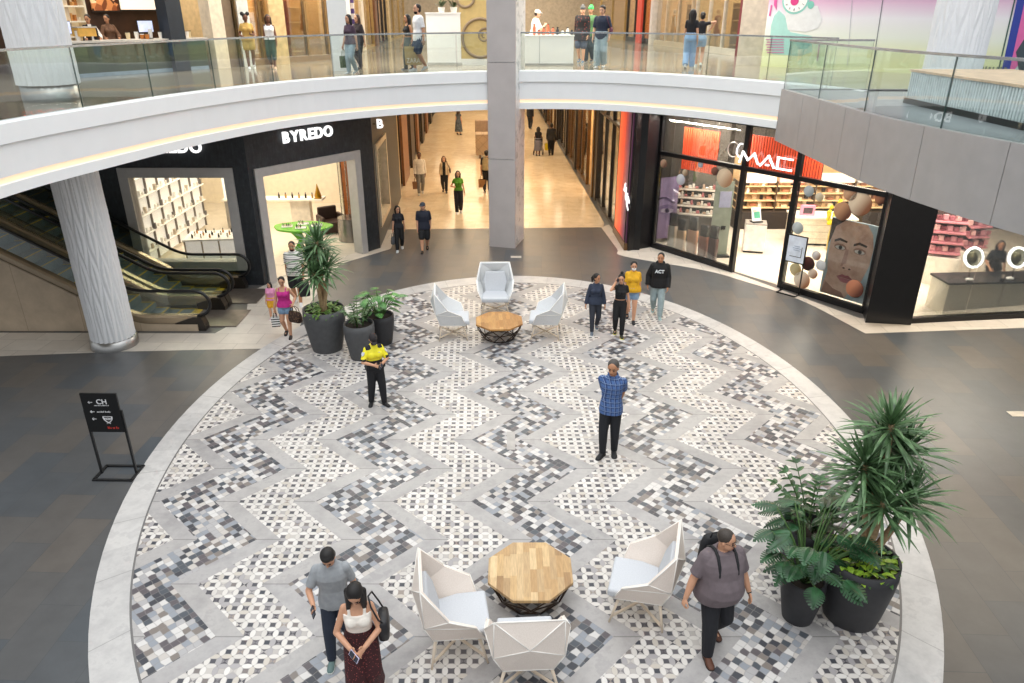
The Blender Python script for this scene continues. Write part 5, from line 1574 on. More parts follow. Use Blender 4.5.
# word mark built from straight strokes
def wordmark(parent, M, H, W, th, dep, material):
    """M . A . C drawn with bars in the frame M (x right, y up)"""
    def st(pts, name='letter'):
        m = MB()
        for a, b in zip(pts, pts[1:]):
            a, b = V((*a, 0)), V((*b, 0)); t = (b - a).normalized() * th * .5
            m.bar(a - t, b + t, th, dep, up=(0, 0, 1))
        me = m.build(name, material, parent); me.data.transform(M); return me
    st([(0, 0), (.05 * W, H), (.165 * W, .30 * H), (.28 * W, H), (.36 * W, .15 * H)])
    st([(.42 * W, 0), (.56 * W, H), (.68 * W, 0)]); st([(.53 * W, .14 * H), (.57 * W, .14 * H)], 'dot')
    st([(1.0 * W, H), (.74 * W, H), (.74 * W, .5 * H)]); st([(.74 * W, .5 * H), (.74 * W, 0), (1.0 * W, 0)]); st([(.38 * W, .1 * H), (.40 * W, .1 * H)], 'dot')
dd = (V(R1) - V(R0)).normalized().to_3d()
sg = thing('shop_sign', 'white glowing letters MAC over the black framed doorway', 'sign', along(R0, R1, SD0 - .08, -.10, 3.31))
wordmark(sg, facing((0, 0, 0), dd), .29, 1.66, .042, .05, mat('ffffff', .4, var=0, emit=1.3))
dv_ = V((-ROT, 1, 0)).normalized()
sg = thing('shop_sign', 'small white letters MAC turned sideways on the glowing red lightbox', 'sign', (3.80 - .075 - ROT * .75, 23.35 + .75, 1.85))
wordmark(sg, facing((0, 0, 0), V((0, 0, -1)), -dv_ * -1 if False else (-dv_.x * -1, 1, 0)) if False else facing((0, 0, 0), (-dv_ + V((0, 0, -.55))).normalized(), (V((0, 0, 1)) - dv_ * .55).normalized()), .30, .95, .045, .03, mat('ffffff', .4, var=0, emit=.9))
o = thing('round_logo', 'round outlined white mark hanging beside the doorway sign', 'sign', along(R0, R1, SD0 - .38, -.04, 3.60))
m = MB(); Mf = facing((0, 0, 0), dd); m.tube([Mf @ V((.19 * math.cos(a), .21 * math.sin(a), 0)) for a in [2 * PI * i / 24 for i in range(24)]], .014, 6, closed=True); m.build('ring', mat('cfc8c0', .5), o)
m = MB(); m.tube([Mf @ V(q) for q in ((.30, .19, 0), (.22, .20, 0), (.12, .05, 0), (.12, -.08, 0), (.22, -.18, 0))], .022, 6); m.build('stroke', mat('ffffff', .4, var=0, emit=1.0), o)

# orange ribbed hanging panels
M_or = mat('d8502e', .5, emit=.45, var=.06)  # glow put into the rib colour stands in for shop light on them
for lab, a, b_, za, zb, off in (('orange red ribbed hanging behind the left display window', 0.55, 1.92, 2.65, 3.93, .55), ('red ribbed hanging behind the doorway sign', SD0 - .62, SD1 + .25, 2.98, 3.95, .8)):
    t = thing('ribbed_hanging', lab, 'hanging', along(R0, R1, a, off, za))
    n_ = int((b_ - a) / .085)
    MB().box(dd * ((b_ - a) / 2) + V((0, 0, (zb - za) / 2)), (b_ - a, .03, zb - za), rz).build('backing', mat('5a1f18', .6), t)
    m = MB()
    for i in range(n_):
        q = dd * ((i + .5) * (b_ - a) / n_) + V((dd.y, -dd.x, 0)) * .03; m.box((q.x, q.y, (zb - za) / 2), (.045, .05, zb - za), rz)
    m.build('ribs', M_or, t)
    m = MB()
    for q in (.1, b_ - a - .1): m.tube([dd * q + V((0, 0, zb - za)), dd * q + V((0, 0, 4.38 - za))], .008, 6)
    m.build('hanger', STEEL, t)

# giant foundation bottles in the left window
for i, (s_, hh, col) in enumerate(((.62, 1.22, 'e9dcc8'), (1.00, 1.12, 'e0bb92'), (1.47, 1.28, 'd29c74'), (1.92, 1.12, '9a5a42'), (2.30, 1.16, '5c3a30'))):
    nm = ('ivory', 'light beige', 'tan', 'reddish brown', 'dark brown')[i]
    p = along(R0, R1, s_, .30, .006); t = thing('display_bottle', f'giant {nm} make-up bottle standing in the left display window', 'display bottle', p, rz, 'giant bottles in the display window')
    def rr(w, dp, z): return [V((w * math.copysign(abs(math.cos(a)) ** .45, math.cos(a)), dp * math.copysign(abs(math.sin(a)) ** .45, math.sin(a)), z)) for a in [2 * PI * j / 20 for j in range(20)]]
    w = .155 if i != 2 else .18
    MB().loft([rr(w, .09, 0), rr(w, .09, hh * .66), rr(w * .8, .07, hh * .68)]).build('bottle_body', mat(col, .25, var=.03), t)
    MB().loft([rr(w * .86, .08, hh * .68), rr(w * .86, .08, hh), rr(w * .7, .06, hh * 1.01)]).build('cap', mat('1b1a1c', .25), t)
# lilac eye banner
def face_disc(parent, name, Mx, cx, cy, rx, ry, z, col, n=28, rough=.5, a0=0, a1=2 * PI, th=.004):
    m = MB(); pts = [Mx @ V((cx + rx * math.cos(a0 + (a1 - a0) * i / n), cy + ry * math.sin(a0 + (a1 - a0) * i / n), z)) for i in range(n)]
    back = [Mx @ V((cx + rx * math.cos(a0 + (a1 - a0) * i / n), cy + ry * math.sin(a0 + (a1 - a0) * i / n), z - th)) for i in range(n)]
    m.loft([back, pts], False); return m.build(name, col if not isinstance(col, str) else mat(col, rough, var=.06), parent)
p = V((4.74, 24.3, .12)); bn = thing('banner', 'lilac banner with a close-up eye at the left end of the display window', 'banner', p)
Mf = facing((0, 0, 0), (1, .0, 0))
m = MB(); pts = [(0, 0), (.80, .05), (.80, 2.15), (.02, 2.05)]; m.loft([[Mf @ V((x, y, -.01)) for x, y in pts], [Mf @ V((x, y, 0)) for x, y in pts]], False); m.build('sheet', mat('a996bd', .6, var=.25, scale=2.0), bn)
face_disc(bn, 'eyelid', Mf, .45, 1.02, .30, .17, .006, '8d7aa6'); face_disc(bn, 'eye_white', Mf, .46, .98, .21, .085, .012, 'cfc6da'); face_disc(bn, 'iris', Mf, .47, .985, .075, .08, .018, '3a3350')
m = MB(); m.tube([Mf @ V((.14 + .07 * i, 1.34 + .10 * math.sin(i * .55), .01)) for i in range(9)], .028, 6); m.build('eyebrow', mat('6c5a80', .7), bn)
o = thing('display_stand', 'tall grey green display stand with a lilac screen at the doorway end', 'display stand', (6.62, 22.75, .006))
MB().box((0, 0, 1.2), (.58, .06, 2.4)).build('board', mat('8b9486', .6), o)
MB().box((.05, -.04, 1.85), (.36, .02, .50)).build('screen', mat('9fa0b8', .3, emit=.2), o)
MB().box((.08, -.04, .95), (.14, .03, .12)).build('plate', BLK, o)
MB().box((0, 0, .03), (.7, .4, .06)).build('base', BLK, o)
# two-tone round decals on the glass (printed powder balls)
def ball_mat(a, b_):
    k = ('ball', a, b_)
    if k not in MATS:
        q = NB('printed_ball'); tc = q.n('ShaderNodeTexCoord'); x_, y_, z_ = q.xyz(tc.outputs['Generated'])
        MATS[k] = q.bsdf(q.ramp(q.m_('ADD', q.m_('MULTIPLY', x_, .65), q.m_('MULTIPLY', q.m_('SUBTRACT', 1.0, z_), .35)), [(.35, hexc(a)), (.75, hexc(b_))]), .5)
    return MATS[k]
balls = [(.22, 2.80, .13, 'd9b090', '6b4030', 'small brown ball graphic high at the left end of the window'), (1.12, 2.66, .10, 'd8c0a0', '8a6a50', 'small tan ball graphic below the orange ribbed hanging'), (.98, 2.42, .17, 'e4e2e4', 'b8b6c0', 'pale translucent ball graphic below the small tan one'),
         (2.25, 2.88, .13, '8a5a48', '4a2a22', 'dark brown ball graphic left of the big beige one'), (2.62, 2.74, .28, 'e8cfae', 'b98a66', 'big beige ball graphic near the doorway'), (1.69, 3.0, .10, 'c8d4e0', '9aa8b8', 'small pale blue ball graphic on the orange ribs'),
         (6.82, 2.78, .31, 'ecdcc6', '8a5a40', 'largest cream and brown ball graphic above the face poster'), (6.52, 2.98, .19, 'd8b090', '8c5c44', 'tan ball graphic behind the largest one'), (6.40, 2.50, .24, 'c99a78', '6a4030', 'brown ball graphic lower left of the largest one'), (7.30, 2.98, .13, 'a8745a', '5a3428', 'small brown ball graphic right of the largest one'),
         (5.60, .40, .25, 'f0e2cc', 'b07a58', 'large cream and brown ball graphic at the bottom of the window'), (5.36, .64, .18, 'e6d8a8', 'c8a870', 'pale yellow ball graphic low in the window'), (5.70, .90, .20, '5a2c26', '2a1614', 'dark maroon ball graphic low in the window'), (5.89, .66, .14, 'ead6c0', 'a87a5c', 'small cream ball graphic beside the maroon one'), (5.90, 1.18, .13, 'e4e0e0', '9a7058', 'small white and brown ball graphic above the maroon one'), (6.08, .95, .15, 'd8dce0', 'b8bcc0', 'clear bubble graphic beside the face poster'),
         (7.12, .58, .24, 'c07f62', '5a2e24', 'reddish brown ball graphic over the chin of the face poster'), (5.37, 2.84, .15, 'c8d0d4', '98a4ac', 'pale blue ball graphic high in the right window'), (5.70, 2.74, .12, 'e6dcc6', 'c4b492', 'pale cream ball graphic right of the blue one'), (5.22, 1.80, .17, 'ccd4d4', '98a2a0', 'translucent bubble graphic left in the right window')]
for s_, z_, r_, a, b_, lab in balls:
    o = MB(); Mz = facing((0, 0, 0), dd); n_ = 24
    rings = [[Mz @ V((r_ * k * math.cos(q), r_ * k * math.sin(q), zz)) for q in [2 * PI * i / n_ for i in range(n_)]] for k, zz in ((1, 0), (.999, .006), (.95, .012))]
    o.loft(rings, True); ob = o.build('ball_graphic', ball_mat(a, b_), None, along(R0, R1, s_, .045, z_)); tag(ob, lab, 'window graphic', 'ball graphics on the shop windows')
# face poster
p = along(R0, R1, 6.07, .22, .16); fp = thing('face_poster', 'large poster of a freckled face looking out beside the black pillar', 'poster', p)
Mf = facing((0, 0, 0), dd); PW, PH = 1.27, 2.10
m = MB(); m.box((PW / 2, PH / 2, -.02), (PW, PH, .03)); m.v = [tuple(Mf @ V(q)) for q in m.v]; m.build('board', mat('bcd0d8', .55, var=.15, scale=1.5), fp)
SKN = NB('poster_skin'); sn = SKN.noise(SKN.obj(), 2.2, 5, .6); SKN = SKN.bsdf(SKN.ramp(sn, [(.3, hexc('b98c78')), (.5, hexc('dcb49e')), (.7, hexc('ecccb8'))]), .45)
def fpoly(name, pts, z, material):
    m = MB(); m.loft([[Mf @ V((x, y, z - .004)) for x, y in pts], [Mf @ V((x, y, z)) for x, y in pts]], False); return m.build(name, material, fp)
fpoly('face', [(.30, .02), (.72, .02), (.90, .30), (1.10, .62), (1.22, 1.05), (1.24, 1.50), (1.16, 1.86), (.98, 2.08), (.36, 2.08), (.12, 1.88), (.06, 1.5), (.06, 1.05), (.12, .62), (.06, .30), (.04, .02)], .004, SKN)
fpoly('neck_shade', [(.04, .02), (.72, .02), (.62, .16), (.36, .20), (.12, .34)], .008, mat('a67c68', .5))
HRB = mat('3b2a22', .6, var=.3, scale=20)
fpoly('hair', [(0, 1.35), (.07, 1.55), (.14, 1.88), (.38, 2.08), (0, 2.08)], .008, HRB)
for sx, cx in ((1, .36), (-1, .90)):
    fpoly('eyebrow', [(cx - .19, 1.52), (cx - .05, 1.60), (cx + .17, 1.55), (cx + .16, 1.50), (cx - .04, 1.53), (cx - .19, 1.46)], .008, HRB)
    face_disc(fp, 'eyelid', Mf, cx, 1.36, .17, .085, .008, 'a47a68'); face_disc(fp, 'eye_white', Mf, cx, 1.345, .135, .050, .012, 'e0d8d0'); face_disc(fp, 'iris', Mf, cx + .01, 1.35, .052, .054, .016, '3d3a36'); face_disc(fp, 'pupil', Mf, cx + .01, 1.35, .024, .026, .020, '101010')
fpoly('nose_side', [(.52, 1.34), (.60, 1.34), (.60, .95), (.53, .86), (.46, .86)], .007, mat('bd9080', .5))
face_disc(fp, 'nose_tip', Mf, .64, .88, .12, .085, .009, 'e6c0ac'); face_disc(fp, 'nostril', Mf, .56, .83, .035, .020, .013, '4a2c24'); face_disc(fp, 'nostril', Mf, .72, .83, .035, .020, .013, '4a2c24')
fpoly('upper_lip', [(.40, .56), (.56, .655), (.64, .635), (.72, .655), (.88, .56), (.64, .565)], .010, mat('9c5258', .4)); fpoly('lower_lip', [(.41, .555), (.64, .555), (.87, .555), (.74, .45), (.64, .435), (.54, .45)], .010, mat('b56c74', .35))
# pedestal with a small easel
pd = thing('display_pedestal', 'white display pedestal standing in the shop doorway', 'pedestal', (7.95, 23.35, .006), -.25)
MB().box((0, 0, .03), (.62, .55, .06)).build('base', BLK, pd); MB().box((0, 0, .50), (.66, .58, .88)).build('body', mat('e9e6e0', .4), pd, bevel=.01); MB().box((0, 0, .95), (.66, .58, .03)).build('top', mat('8a8682', .3), pd)
ea = thing('tablet_display', 'tilted display card with a green print on the pedestal', 'display card', (7.95, 23.35, .975), .3)
MB().box((0, 0, .015), (.34, .26, .03)).build('base', BLK, ea); Mx = Matrix.Rotation(-.35, 3, 'X')
MB().box((0, .06, .24), (.34, .02, .44), M=Mx).build('card', mat('dfe6e2', .4), ea); MB().box((.02, .045, .22), (.22, .012, .22), M=Mx).build('print', mat('3f9a7c', .4), ea); MB().box((-.08, .045, .36), (.12, .012, .08), M=Mx).build('print', mat('c8a8a0', .4), ea)
# back shelving
random.seed(5)
sh = thing('wall_shelving', 'lit wall shelving full of cosmetics at the back of the shop', 'shelving', (8.1, 26.3, .006))
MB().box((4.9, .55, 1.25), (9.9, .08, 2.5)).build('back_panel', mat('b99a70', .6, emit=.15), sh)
MB().box((4.9, .1, .32), (9.9, .9, .62)).build('base_cabinet', mat('2a2320', .5), sh)
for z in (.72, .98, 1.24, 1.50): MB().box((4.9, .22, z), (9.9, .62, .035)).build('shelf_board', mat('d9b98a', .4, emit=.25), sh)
for x in range(8): MB().box((.0 + x * 1.4, .22, 1.15), (.05, .64, 1.05)).build('upright', mat('4a3a2a', .5), sh)
for x in range(7):
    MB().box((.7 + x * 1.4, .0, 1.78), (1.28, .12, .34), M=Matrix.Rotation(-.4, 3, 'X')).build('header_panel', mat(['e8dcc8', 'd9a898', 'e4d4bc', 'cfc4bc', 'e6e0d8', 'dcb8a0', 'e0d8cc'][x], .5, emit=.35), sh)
pts = []
for z in (.744, 1.004, 1.264, 1.524):
    for i in range(34):
        pts.append(V((8.22 + i * .275 + random.uniform(-.05, .05), 26.3 + random.uniform(-.02, .22), z)))
small_goods('cosmetics_box', 'small boxed cosmetic on the back wall shelving', 'cosmetics', 'cosmetics on the back shelving', pts, [(.16, .12, .13), (.10, .10, .17), (.2, .12, .09), (.12, .1, .15)], ['e6c9a4', '2b2422', 'c98a6c', 'f0e6d6', '8a5a40', 'b9956a'])
# tester gondola in the left window
go = thing('tester_stand', 'sloped tester stand of make-up rows behind the giant bottles', 'display stand', (6.25, 24.55, .006), -.3)
MB().box((0, 0, .45), (1.4, .6, .9)).build('base', mat('3a3632', .5), go); MB().box((0, .25, 1.35), (1.4, .08, 1.1), M=Matrix.Rotation(-.18, 3, 'X')).build('back_panel', mat('4a4440', .5), go)
for k in range(4): MB().box((0, -.08 + k * .09, .95 + k * .26), (1.4, .26, .03), M=Matrix.Rotation(.25, 3, 'X')).build('shelf_board', mat('cfc6ba', .4), go)
Rg = Matrix.Rotation(-.3, 3, 'Z'); pts = []
for k in range(4):
    for i in range(12): pts.append(Rg @ V((-.62 + i * .113, -.08 + k * .09, 0)) + V((6.25, 24.55, .985 + k * .26)))
small_goods('make_up_tester', 'small make-up tester on the sloped stand', 'make-up', 'make-up testers on the sloped stand', pts, [(.09, .10, .09), (.06, .07, .14), (.09, .1, .05)], ['efe7dc', 'c9787c', '1c1a1c', 'd9b49a', 'f4f0ea'])
# cream island counter with yellow flowers in the right window
ic = thing('island_counter', 'cream panelled island counter behind the right display window', 'counter', (10.45, 24.3, .006), -.12)
MB().box((0, 0, .04), (1.9, .8, .08)).build('plinth', BLK, ic); MB().box((0, 0, .50), (2.0, .9, .84)).build('body', mat('dcd2c0', .5), ic)
for z in (.25, .48, .71): MB().box((0, -.452, z), (2.0, .012, .012)).build('groove', mat('a89c88', .6), ic)
MB().box((0, 0, .945), (2.1, 1.0, .05)).build('countertop', mat('e8e2d6', .3), ic)
fl = thing('flower_bouquet', 'big bright yellow flower arrangement by the island counter', 'flowers', (10.55, 23.35, .006))
MB().lathe([(.16, 0), (.18, .5), (.14, .9)], 16).build('vase', mat('c8b060', .4), fl)
random.seed(9); m = MB()
for i in range(70):
    a = random.uniform(0, 2 * PI); r_ = random.uniform(0, .30); m.sphere((r_ * math.cos(a), r_ * math.sin(a), 1.25 + random.uniform(-.35, .35)), .07, 6, 5)
m.build('blossoms', mat('d8c41c', .7, var=.25), fl)
for i, (x, y) in enumerate(((9.9, 24.2), (11.1, 24.2))):
    o = thing('pink_display_box', ('pink framed display box on the left of the island counter', 'pink framed display box on the right of the island counter')[i], 'display box', (x, y, .976), -.12)
    MB().box((0, 0, .17), (.46, .14, .34)).build('case', mat('e08aa0', .4, emit=.3), o); MB().box((0, -.075, .17), (.30, .01, .20)).build('screen', mat('4a3a40', .3), o)
ot = thing('tester_table', 'small tray table with orange palettes behind the face poster', 'table', (11.0, 21.6, .006), -.3)
MB().box((0, 0, .95), (.9, .55, .06)).build('tabletop', mat('e9e0d0', .4), ot); MB().box((0, 0, .46), (.7, .4, .92)).build('body', mat('d9cfbe', .5), ot)
for k in range(3): tag(MB().box((0, 0, .02), (.22, .14, .04)).build('make_up_palette', mat(['d08a3a', 'c87850', 'b86a3a'][k], .4), None, (10.72 + .26 * k, 21.66 - .08 * k, .986), -.3), 'open orange make-up palette on the tray table', 'make-up', 'palettes on the tray table')
# make-up counter with ring-lit mirrors
mc = thing('make_up_counter', 'cream make-up counter with black top behind the right hand glass', 'counter', (11.15, 17.62, .006), .06)
MB().box((2.6, .38, .43), (5.2, .76, .86)).build('body', mat('ece4cf', .5, var=.05), mc); MB().box((2.58, .38, .885), (5.26, .82, .05)).build('countertop', mat('1b191a', .3), mc)
MB().box((1.45, -.004, .43), (.008, .008, .86)).build('seam', mat('8a8272', .5), mc); MB().box((2.6, .40, .02), (5.1, .7, .05)).build('plinth', BLK, mc)
for px_, lab in ((973, 'round mirror with glowing ring, the one nearer the black pillar'), (1017, 'round mirror with glowing ring, cut by the right edge of the photograph')):
    q = atY(px_, 262, 17.98); t = thing('ring_mirror', lab, 'mirror', (q.x, 17.98, .918), 0)
    zc = 1.47 - .918; tilt = .30
    Mr = Matrix.Translation((0, 0, zc)) @ Matrix.Rotation(PI / 2 - tilt, 4, 'X') @ Matrix.Rotation(0, 4, 'Y')
    def circ(r_, zz, n=32): return [Mr @ V((r_ * math.cos(a) * .93, r_ * math.sin(a), zz)) for a in [2 * PI * i / n for i in range(n)]]
    MB().tube(circ(.245, 0), .032, 8, closed=True).build('light_ring', mat('ffffff', .4, var=0, emit=3.0), t)
    MB().loft([circ(.225, -.012), circ(.225, .012)]).build('mirror_glass', mat('7d785c', .12, .6), t)
    MB().tube([(0, 0, .02), (0, .02, zc - .25)], .012, 8).build('stem', BLK, t); MB().lathe([(.11, 0), (.11, .02), (.02, .03)], 18).build('base', BLK, t)
for k, (px_, py_) in enumerate(((969, 281), (1002, 282), (1010, 280))):
    q = G(px_, py_, .92); t = thing('make_up_item', ('white folded cloth on the black countertop by the first ring mirror', 'small black brush cup on the black countertop', 'white jar on the black countertop at the right edge')[k], 'make-up', (q.x, min(q.y, 18.3), .918), .4)
    if k == 1:
        MB().lathe([(.05, 0), (.05, .10)], 12).build('cup', BLK, t)
        for j in range(4): MB().tube([(0, 0, .05), (.03 * math.cos(j * 1.6), .03 * math.sin(j * 1.6), .2)], .006, 5).build('brush', mat('c9b9a9', .5), t)
    else: MB().sphere((0, 0, .04), (.12, .08, .04), 10, 6).build('cloth' if k == 0 else 'jar_body', mat('efece8', .6), t); 
# pink racks behind the counter
for k, (px_, yy) in enumerate(((941, 20.2), (969, 20.8))):
    q = atY(px_, 262, yy); t = thing('cosmetics_rack', ('pink cosmetics rack with tilted shelves beside the black pillar', 'tall cosmetics rack of dark pink palettes behind the ring mirror')[k], 'rack', (q.x, yy, .006), -.35 if k == 0 else .1)
    MB().box((0, .16, 1.15), (.85 if k == 0 else .7, .08, 2.2)).build('back_panel', mat('4a3a36', .5), t); MB().box((0, 0, .4), (.9 if k == 0 else .75, .45, .8)).build('base', mat('e4dcd0', .5), t)
    for z in (.95, 1.25, 1.55, 1.85): MB().box((0, -.02, z), (.82 if k == 0 else .66, .30, .04), M=Matrix.Rotation(.3, 3, 'X')).build('shelf_board', mat('b9747c', .5), t)
    Rg = Matrix.Rotation(-.35 if k == 0 else .1, 3, 'Z'); pts = [Rg @ V((-.32 + i * .16, -.04, 0)) + V((q.x, yy, z + .03)) for z in (.95, 1.25, 1.55, 1.85) for i in range(5)]
    small_goods('cosmetics_pack', ('pink cosmetics pack on the tilted rack beside the pillar', 'dark pink palette on the tall rack behind the ring mirror')[k], 'cosmetics', 'packs on the pink racks', pts, [(.13, .10, .14), (.12, .1, .11)], ['c98a90', 'a8626c', 'd9a8a4', '7a3c44'])
p_ = atY(997, 262, 18.9)
J = person('person in black behind the make-up counter, between the two ring mirrors', V((p_.x, 18.95, .006)), 1.66, 200, sex='f', skin='e', vox=.010, arms={'R': dict(w=(.10, .20, .56), pole=(1, -.5, -.3)), 'L': dict(w=(-.15, .04, .47))}, lean=.15,
           top=dict(mat=C('121215'), sleeve=.9, hem=.5, loose=.012), bottom=dict(mat=C('141417'), loose=.01), hair=('long', '15100e'))
# sign stand by the shop
ss = thing('sign_stand', 'black floor sign stand holding a pale blue poster by the cosmetics shop', 'sign stand', (7.78, 19.33, .004), rz + .12)
m = MB()
for sx in (-.27, .27): m.box((sx, 0, .83), (.03, .03, 1.66))
m.box((0, 0, 1.65), (.57, .03, .03)); m.box((0, 0, .90), (.57, .03, .03)); m.build('frame', BLK, ss)
m = MB()
for yy in (-.2, .2): m.box((0, yy, .015), (.57, .03, .03))
for sx in (-.27, .27): m.box((sx, 0, .015), (.03, .4, .03))
m.build('base', BLK, ss)
MB().box((0, -.005, 1.275), (.50, .012, .72)).build('poster', mat('d3dcea', .5, emit=.12), ss)
for x0, x1, z0_, z1_ in ((-.16, .17, 1.06, 1.075), (.155, .17, 1.06, 1.36)): MB().box(((x0 + x1) / 2, -.013, (z0_ + z1_) / 2), (x1 - x0, .006, z1_ - z0_)).build('border_line', BLK, ss)
for k, w in enumerate((.16, .24, .18)): MB().box((.02, -.013, 1.36 - k * .055), (w, .004, .018)).build('text_line', mat('9fb0c8', .6), ss)

# ================================================================ ESCALATORS
XE, XF, TAN = -7.75, -9.25, math.tan(math.radians(30)); XT = -14.3
def ez(x):
    if x >= XF + .35: return 0.0
    if x > XF - .35: u = (XF + .35 - x) / .7; return TAN * .35 * u * u
    return TAN * (XF - x)
M_deck = mat('b7a58c', .25, .7, var=.05); M_step = mat('75868a', .5, .1, var=.1); M_yel = mat('d8b422', .5); M_hr = mat('0d0d0f', .35)
EG = glass_mat((.86, .90, .86), gain=1.2)
for y0, y1, lab in ((16.72, 18.18, 'nearer escalator rising to the left behind the fluted column'), (18.34, 19.80, 'farther escalator running along the framed shop window')):
    t = thing('escalator', lab, 'escalator', (XE, y0, .004))
    ox, oy = XE, y0
    xs = [XE - .0] + [XF + .5 - i * .1 for i in range(11)] + [XT]
    xs = sorted(set(round(x, 3) for x in xs), reverse=True)
    for k, yy in enumerate((.06, y1 - y0 - .06)):
        rows = [[V((x - ox, yy + dy, ez(x) + dz)) for dy, dz in ((-.11, .16), (.11, .16), (.11, .34), (.07, .39), (-.07, .39), (-.11, .34))] for x in xs]
        dk = MB(); dk.loft(rows, False); d_ = dk.build('balustrade_deck', M_deck, t)
        g = MB()
        for a, b_ in zip(xs, xs[1:]):
            for dy in (-.006, .006): g.quad((a - ox, yy + dy, ez(a) + .37), (b_ - ox, yy + dy, ez(b_) + .37), (b_ - ox, yy + dy, ez(b_) + .98), (a - ox, yy + dy, ez(a) + .98))
        n_ = 10; a0 = [V((.0 + .30 * math.sin(q), yy, .68 + .30 * math.cos(q))) for q in [PI * i / n_ for i in range(n_ + 1)]]
        for p, q in zip(a0, a0[1:]): g.add([(0, yy, .68), tuple(p), tuple(q)], [(0, 1, 2)])
        g.build('glass_panel', EG, d_)
        hr = [V((x - ox, yy, ez(x) + 1.0)) for x in reversed(xs)] + [V((.34 * math.sin(q), yy, .68 + .32 * math.cos(q))) for q in [PI * i / 12 for i in range(1, 13)]] + [V((-.25, yy, .36))]
        h_ = MB(); h_.tube(hr, .042, 8); h_.build('handrail', M_hr, d_)
        nb = MB(); nb.loft([[V((x, yy + dy, z)) for dy, z in ((-.12, 0), (.12, 0), (.12, zz), (-.12, zz))] for x, zz in ((-.55, .2), (-.1, .36), (.10, .34), (.18, .12))], False); nb.build('newel', mat('3a3632', .3, .6), d_)
    yl, yh = .17, y1 - y0 - .17
    lp_ = MB(); lp_.box((.2, (yl + yh) / 2, .01), (1.3, yh - yl, .03)); lp_.build('landing_plate', mat('8a8078', .35, .7), t)
    cbm = MB(); cbm.box((-.48, (yl + yh) / 2, .03), (.14, yh - yl, .02)); cbm.build('comb_plate', M_yel, t)
    i = 0; x = XE - .55
    while x > XT + .3:
        z = ez(x - .2); rise = max(.02, ez(x - .2) - ez(x + .16))
        sm = MB(); sm.box((x - .18 - ox, (yl + yh) / 2, z + .03), (.36, yh - yl, .05)); sm.box((x - ox - .01, (yl + yh) / 2, z - rise / 2 + .03), (.03, yh - yl, rise))
        sm.cur = 1; sm.box((x - .02 - ox, (yl + yh) / 2, z + .058), (.045, yh - yl, .008))
        for q in (yl + .03, yh - .03): sm.box((x - .18 - ox, q, z + .058), (.36, .04, .008))
        sm.build('step', [M_step, M_yel], t); x -= .36
    m = MB()
    for yy in ((-.085, y1 - y0 + .03) if y0 < 18 else (-.085,)):
        for xa, xb in zip(xs, xs[1:]):
            za, zb = ez(xa) + .18, ez(xb) + .18
            for y_ in (yy, yy + .03): m.quad((xa - ox, y_, 0), (xb - ox, y_, 0), (xb - ox, y_, zb), (xa - ox, y_, za))
        m.quad((xs[0] - ox, yy, 0), (xs[0] - ox, yy + .03, 0), (xs[0] - ox, yy + .03, .18), (xs[0] - ox, yy, .18))
    m.build('side_cladding', M_travert, t)
struct(MB().box((-17.2, 18.25, 2.2), (.2, 3.6, 4.4)).build('wall_end', mat('8e9c9c', .5)))
struct(MB().box((-15.8, 16.8, 1.3), (3.2, .06, 2.6)).build('wall_travertine', M_travert))
# ================================================================ UPPER LEVEL
P0, P1 = (-12.6, 20.2), (-9.15, 25.7)      # coffee bar front
def S_(x, A=P0, B=P1, y=40):
    q = onwall(x, y, A, B); return (V((q.x, q.y)) - V(A)).length
pl_ = (V(P1) - V(P0)).length
dC = (V(P1) - V(P0)).normalized(); rC = math.atan2(dC.y, dC.x); d3 = dC.to_3d(); n3 = V((-dC.y, dC.x, 0))
def cb(m, s, off, z, size): p = along(P0, P1, s, off, z); return m.box(p, size, rC)
M_dw = mat('3a2418', .5, var=.35, scale=3)
struct(cb(MB(), pl_ / 2, 3.2, L2 + 2.2, (pl_ + 2, .15, 4.4)).build('wall_coffee', M_dw))
bar = thing('coffee_bar', 'long dark coffee bar counter behind the curved glass balustrade', 'counter', along(P0, P1, 0, 0, L2))
def B_(s, off, z): return along(P0, P1, s, off, z) - along(P0, P1, 0, 0, 0)
s0_, s1_ = S_(60), S_(205)
MB().box(B_((s0_ + s1_) / 2, .35, .44), (s1_ - s0_, .7, .88), rC).build('body', mat('3d4a3c', .35, var=.3, scale=2), bar)
MB().box(B_((s0_ + s1_) / 2, .33, .90), (s1_ - s0_ + .1, .8, .05), rC).build('countertop', mat('cfcac2', .3), bar)
MB().box(B_((s0_ + s1_) / 2, .02, .05), (s1_ - s0_, .05, .1), rC).build('kickboard', mat('8fa0b0', .4), bar)
# piers of the coffee bar
for xa, xb, col, proud in ((84, 97, 'd8c4a8', -.1), (163, 178, '1d2733', -.25), (206, 219, 'd9ccb8', -.25), (222, 231, '6b5a48', -.1)):
    sa, sb = S_(xa, y=15), S_(xb, y=15)
    if xa == 84: struct(cb(MB(), (sa + sb) / 2, 1.6, L2 + 2.2, (sb - sa, .5, 4.4)).build('pilaster', mat(col, .5)))
    else: struct(cb(MB(), (sa + sb) / 2, .3 + proud, L2 + 2.2, (sb - sa, .5, 4.4)).build('pilaster', mat(col, .5)))
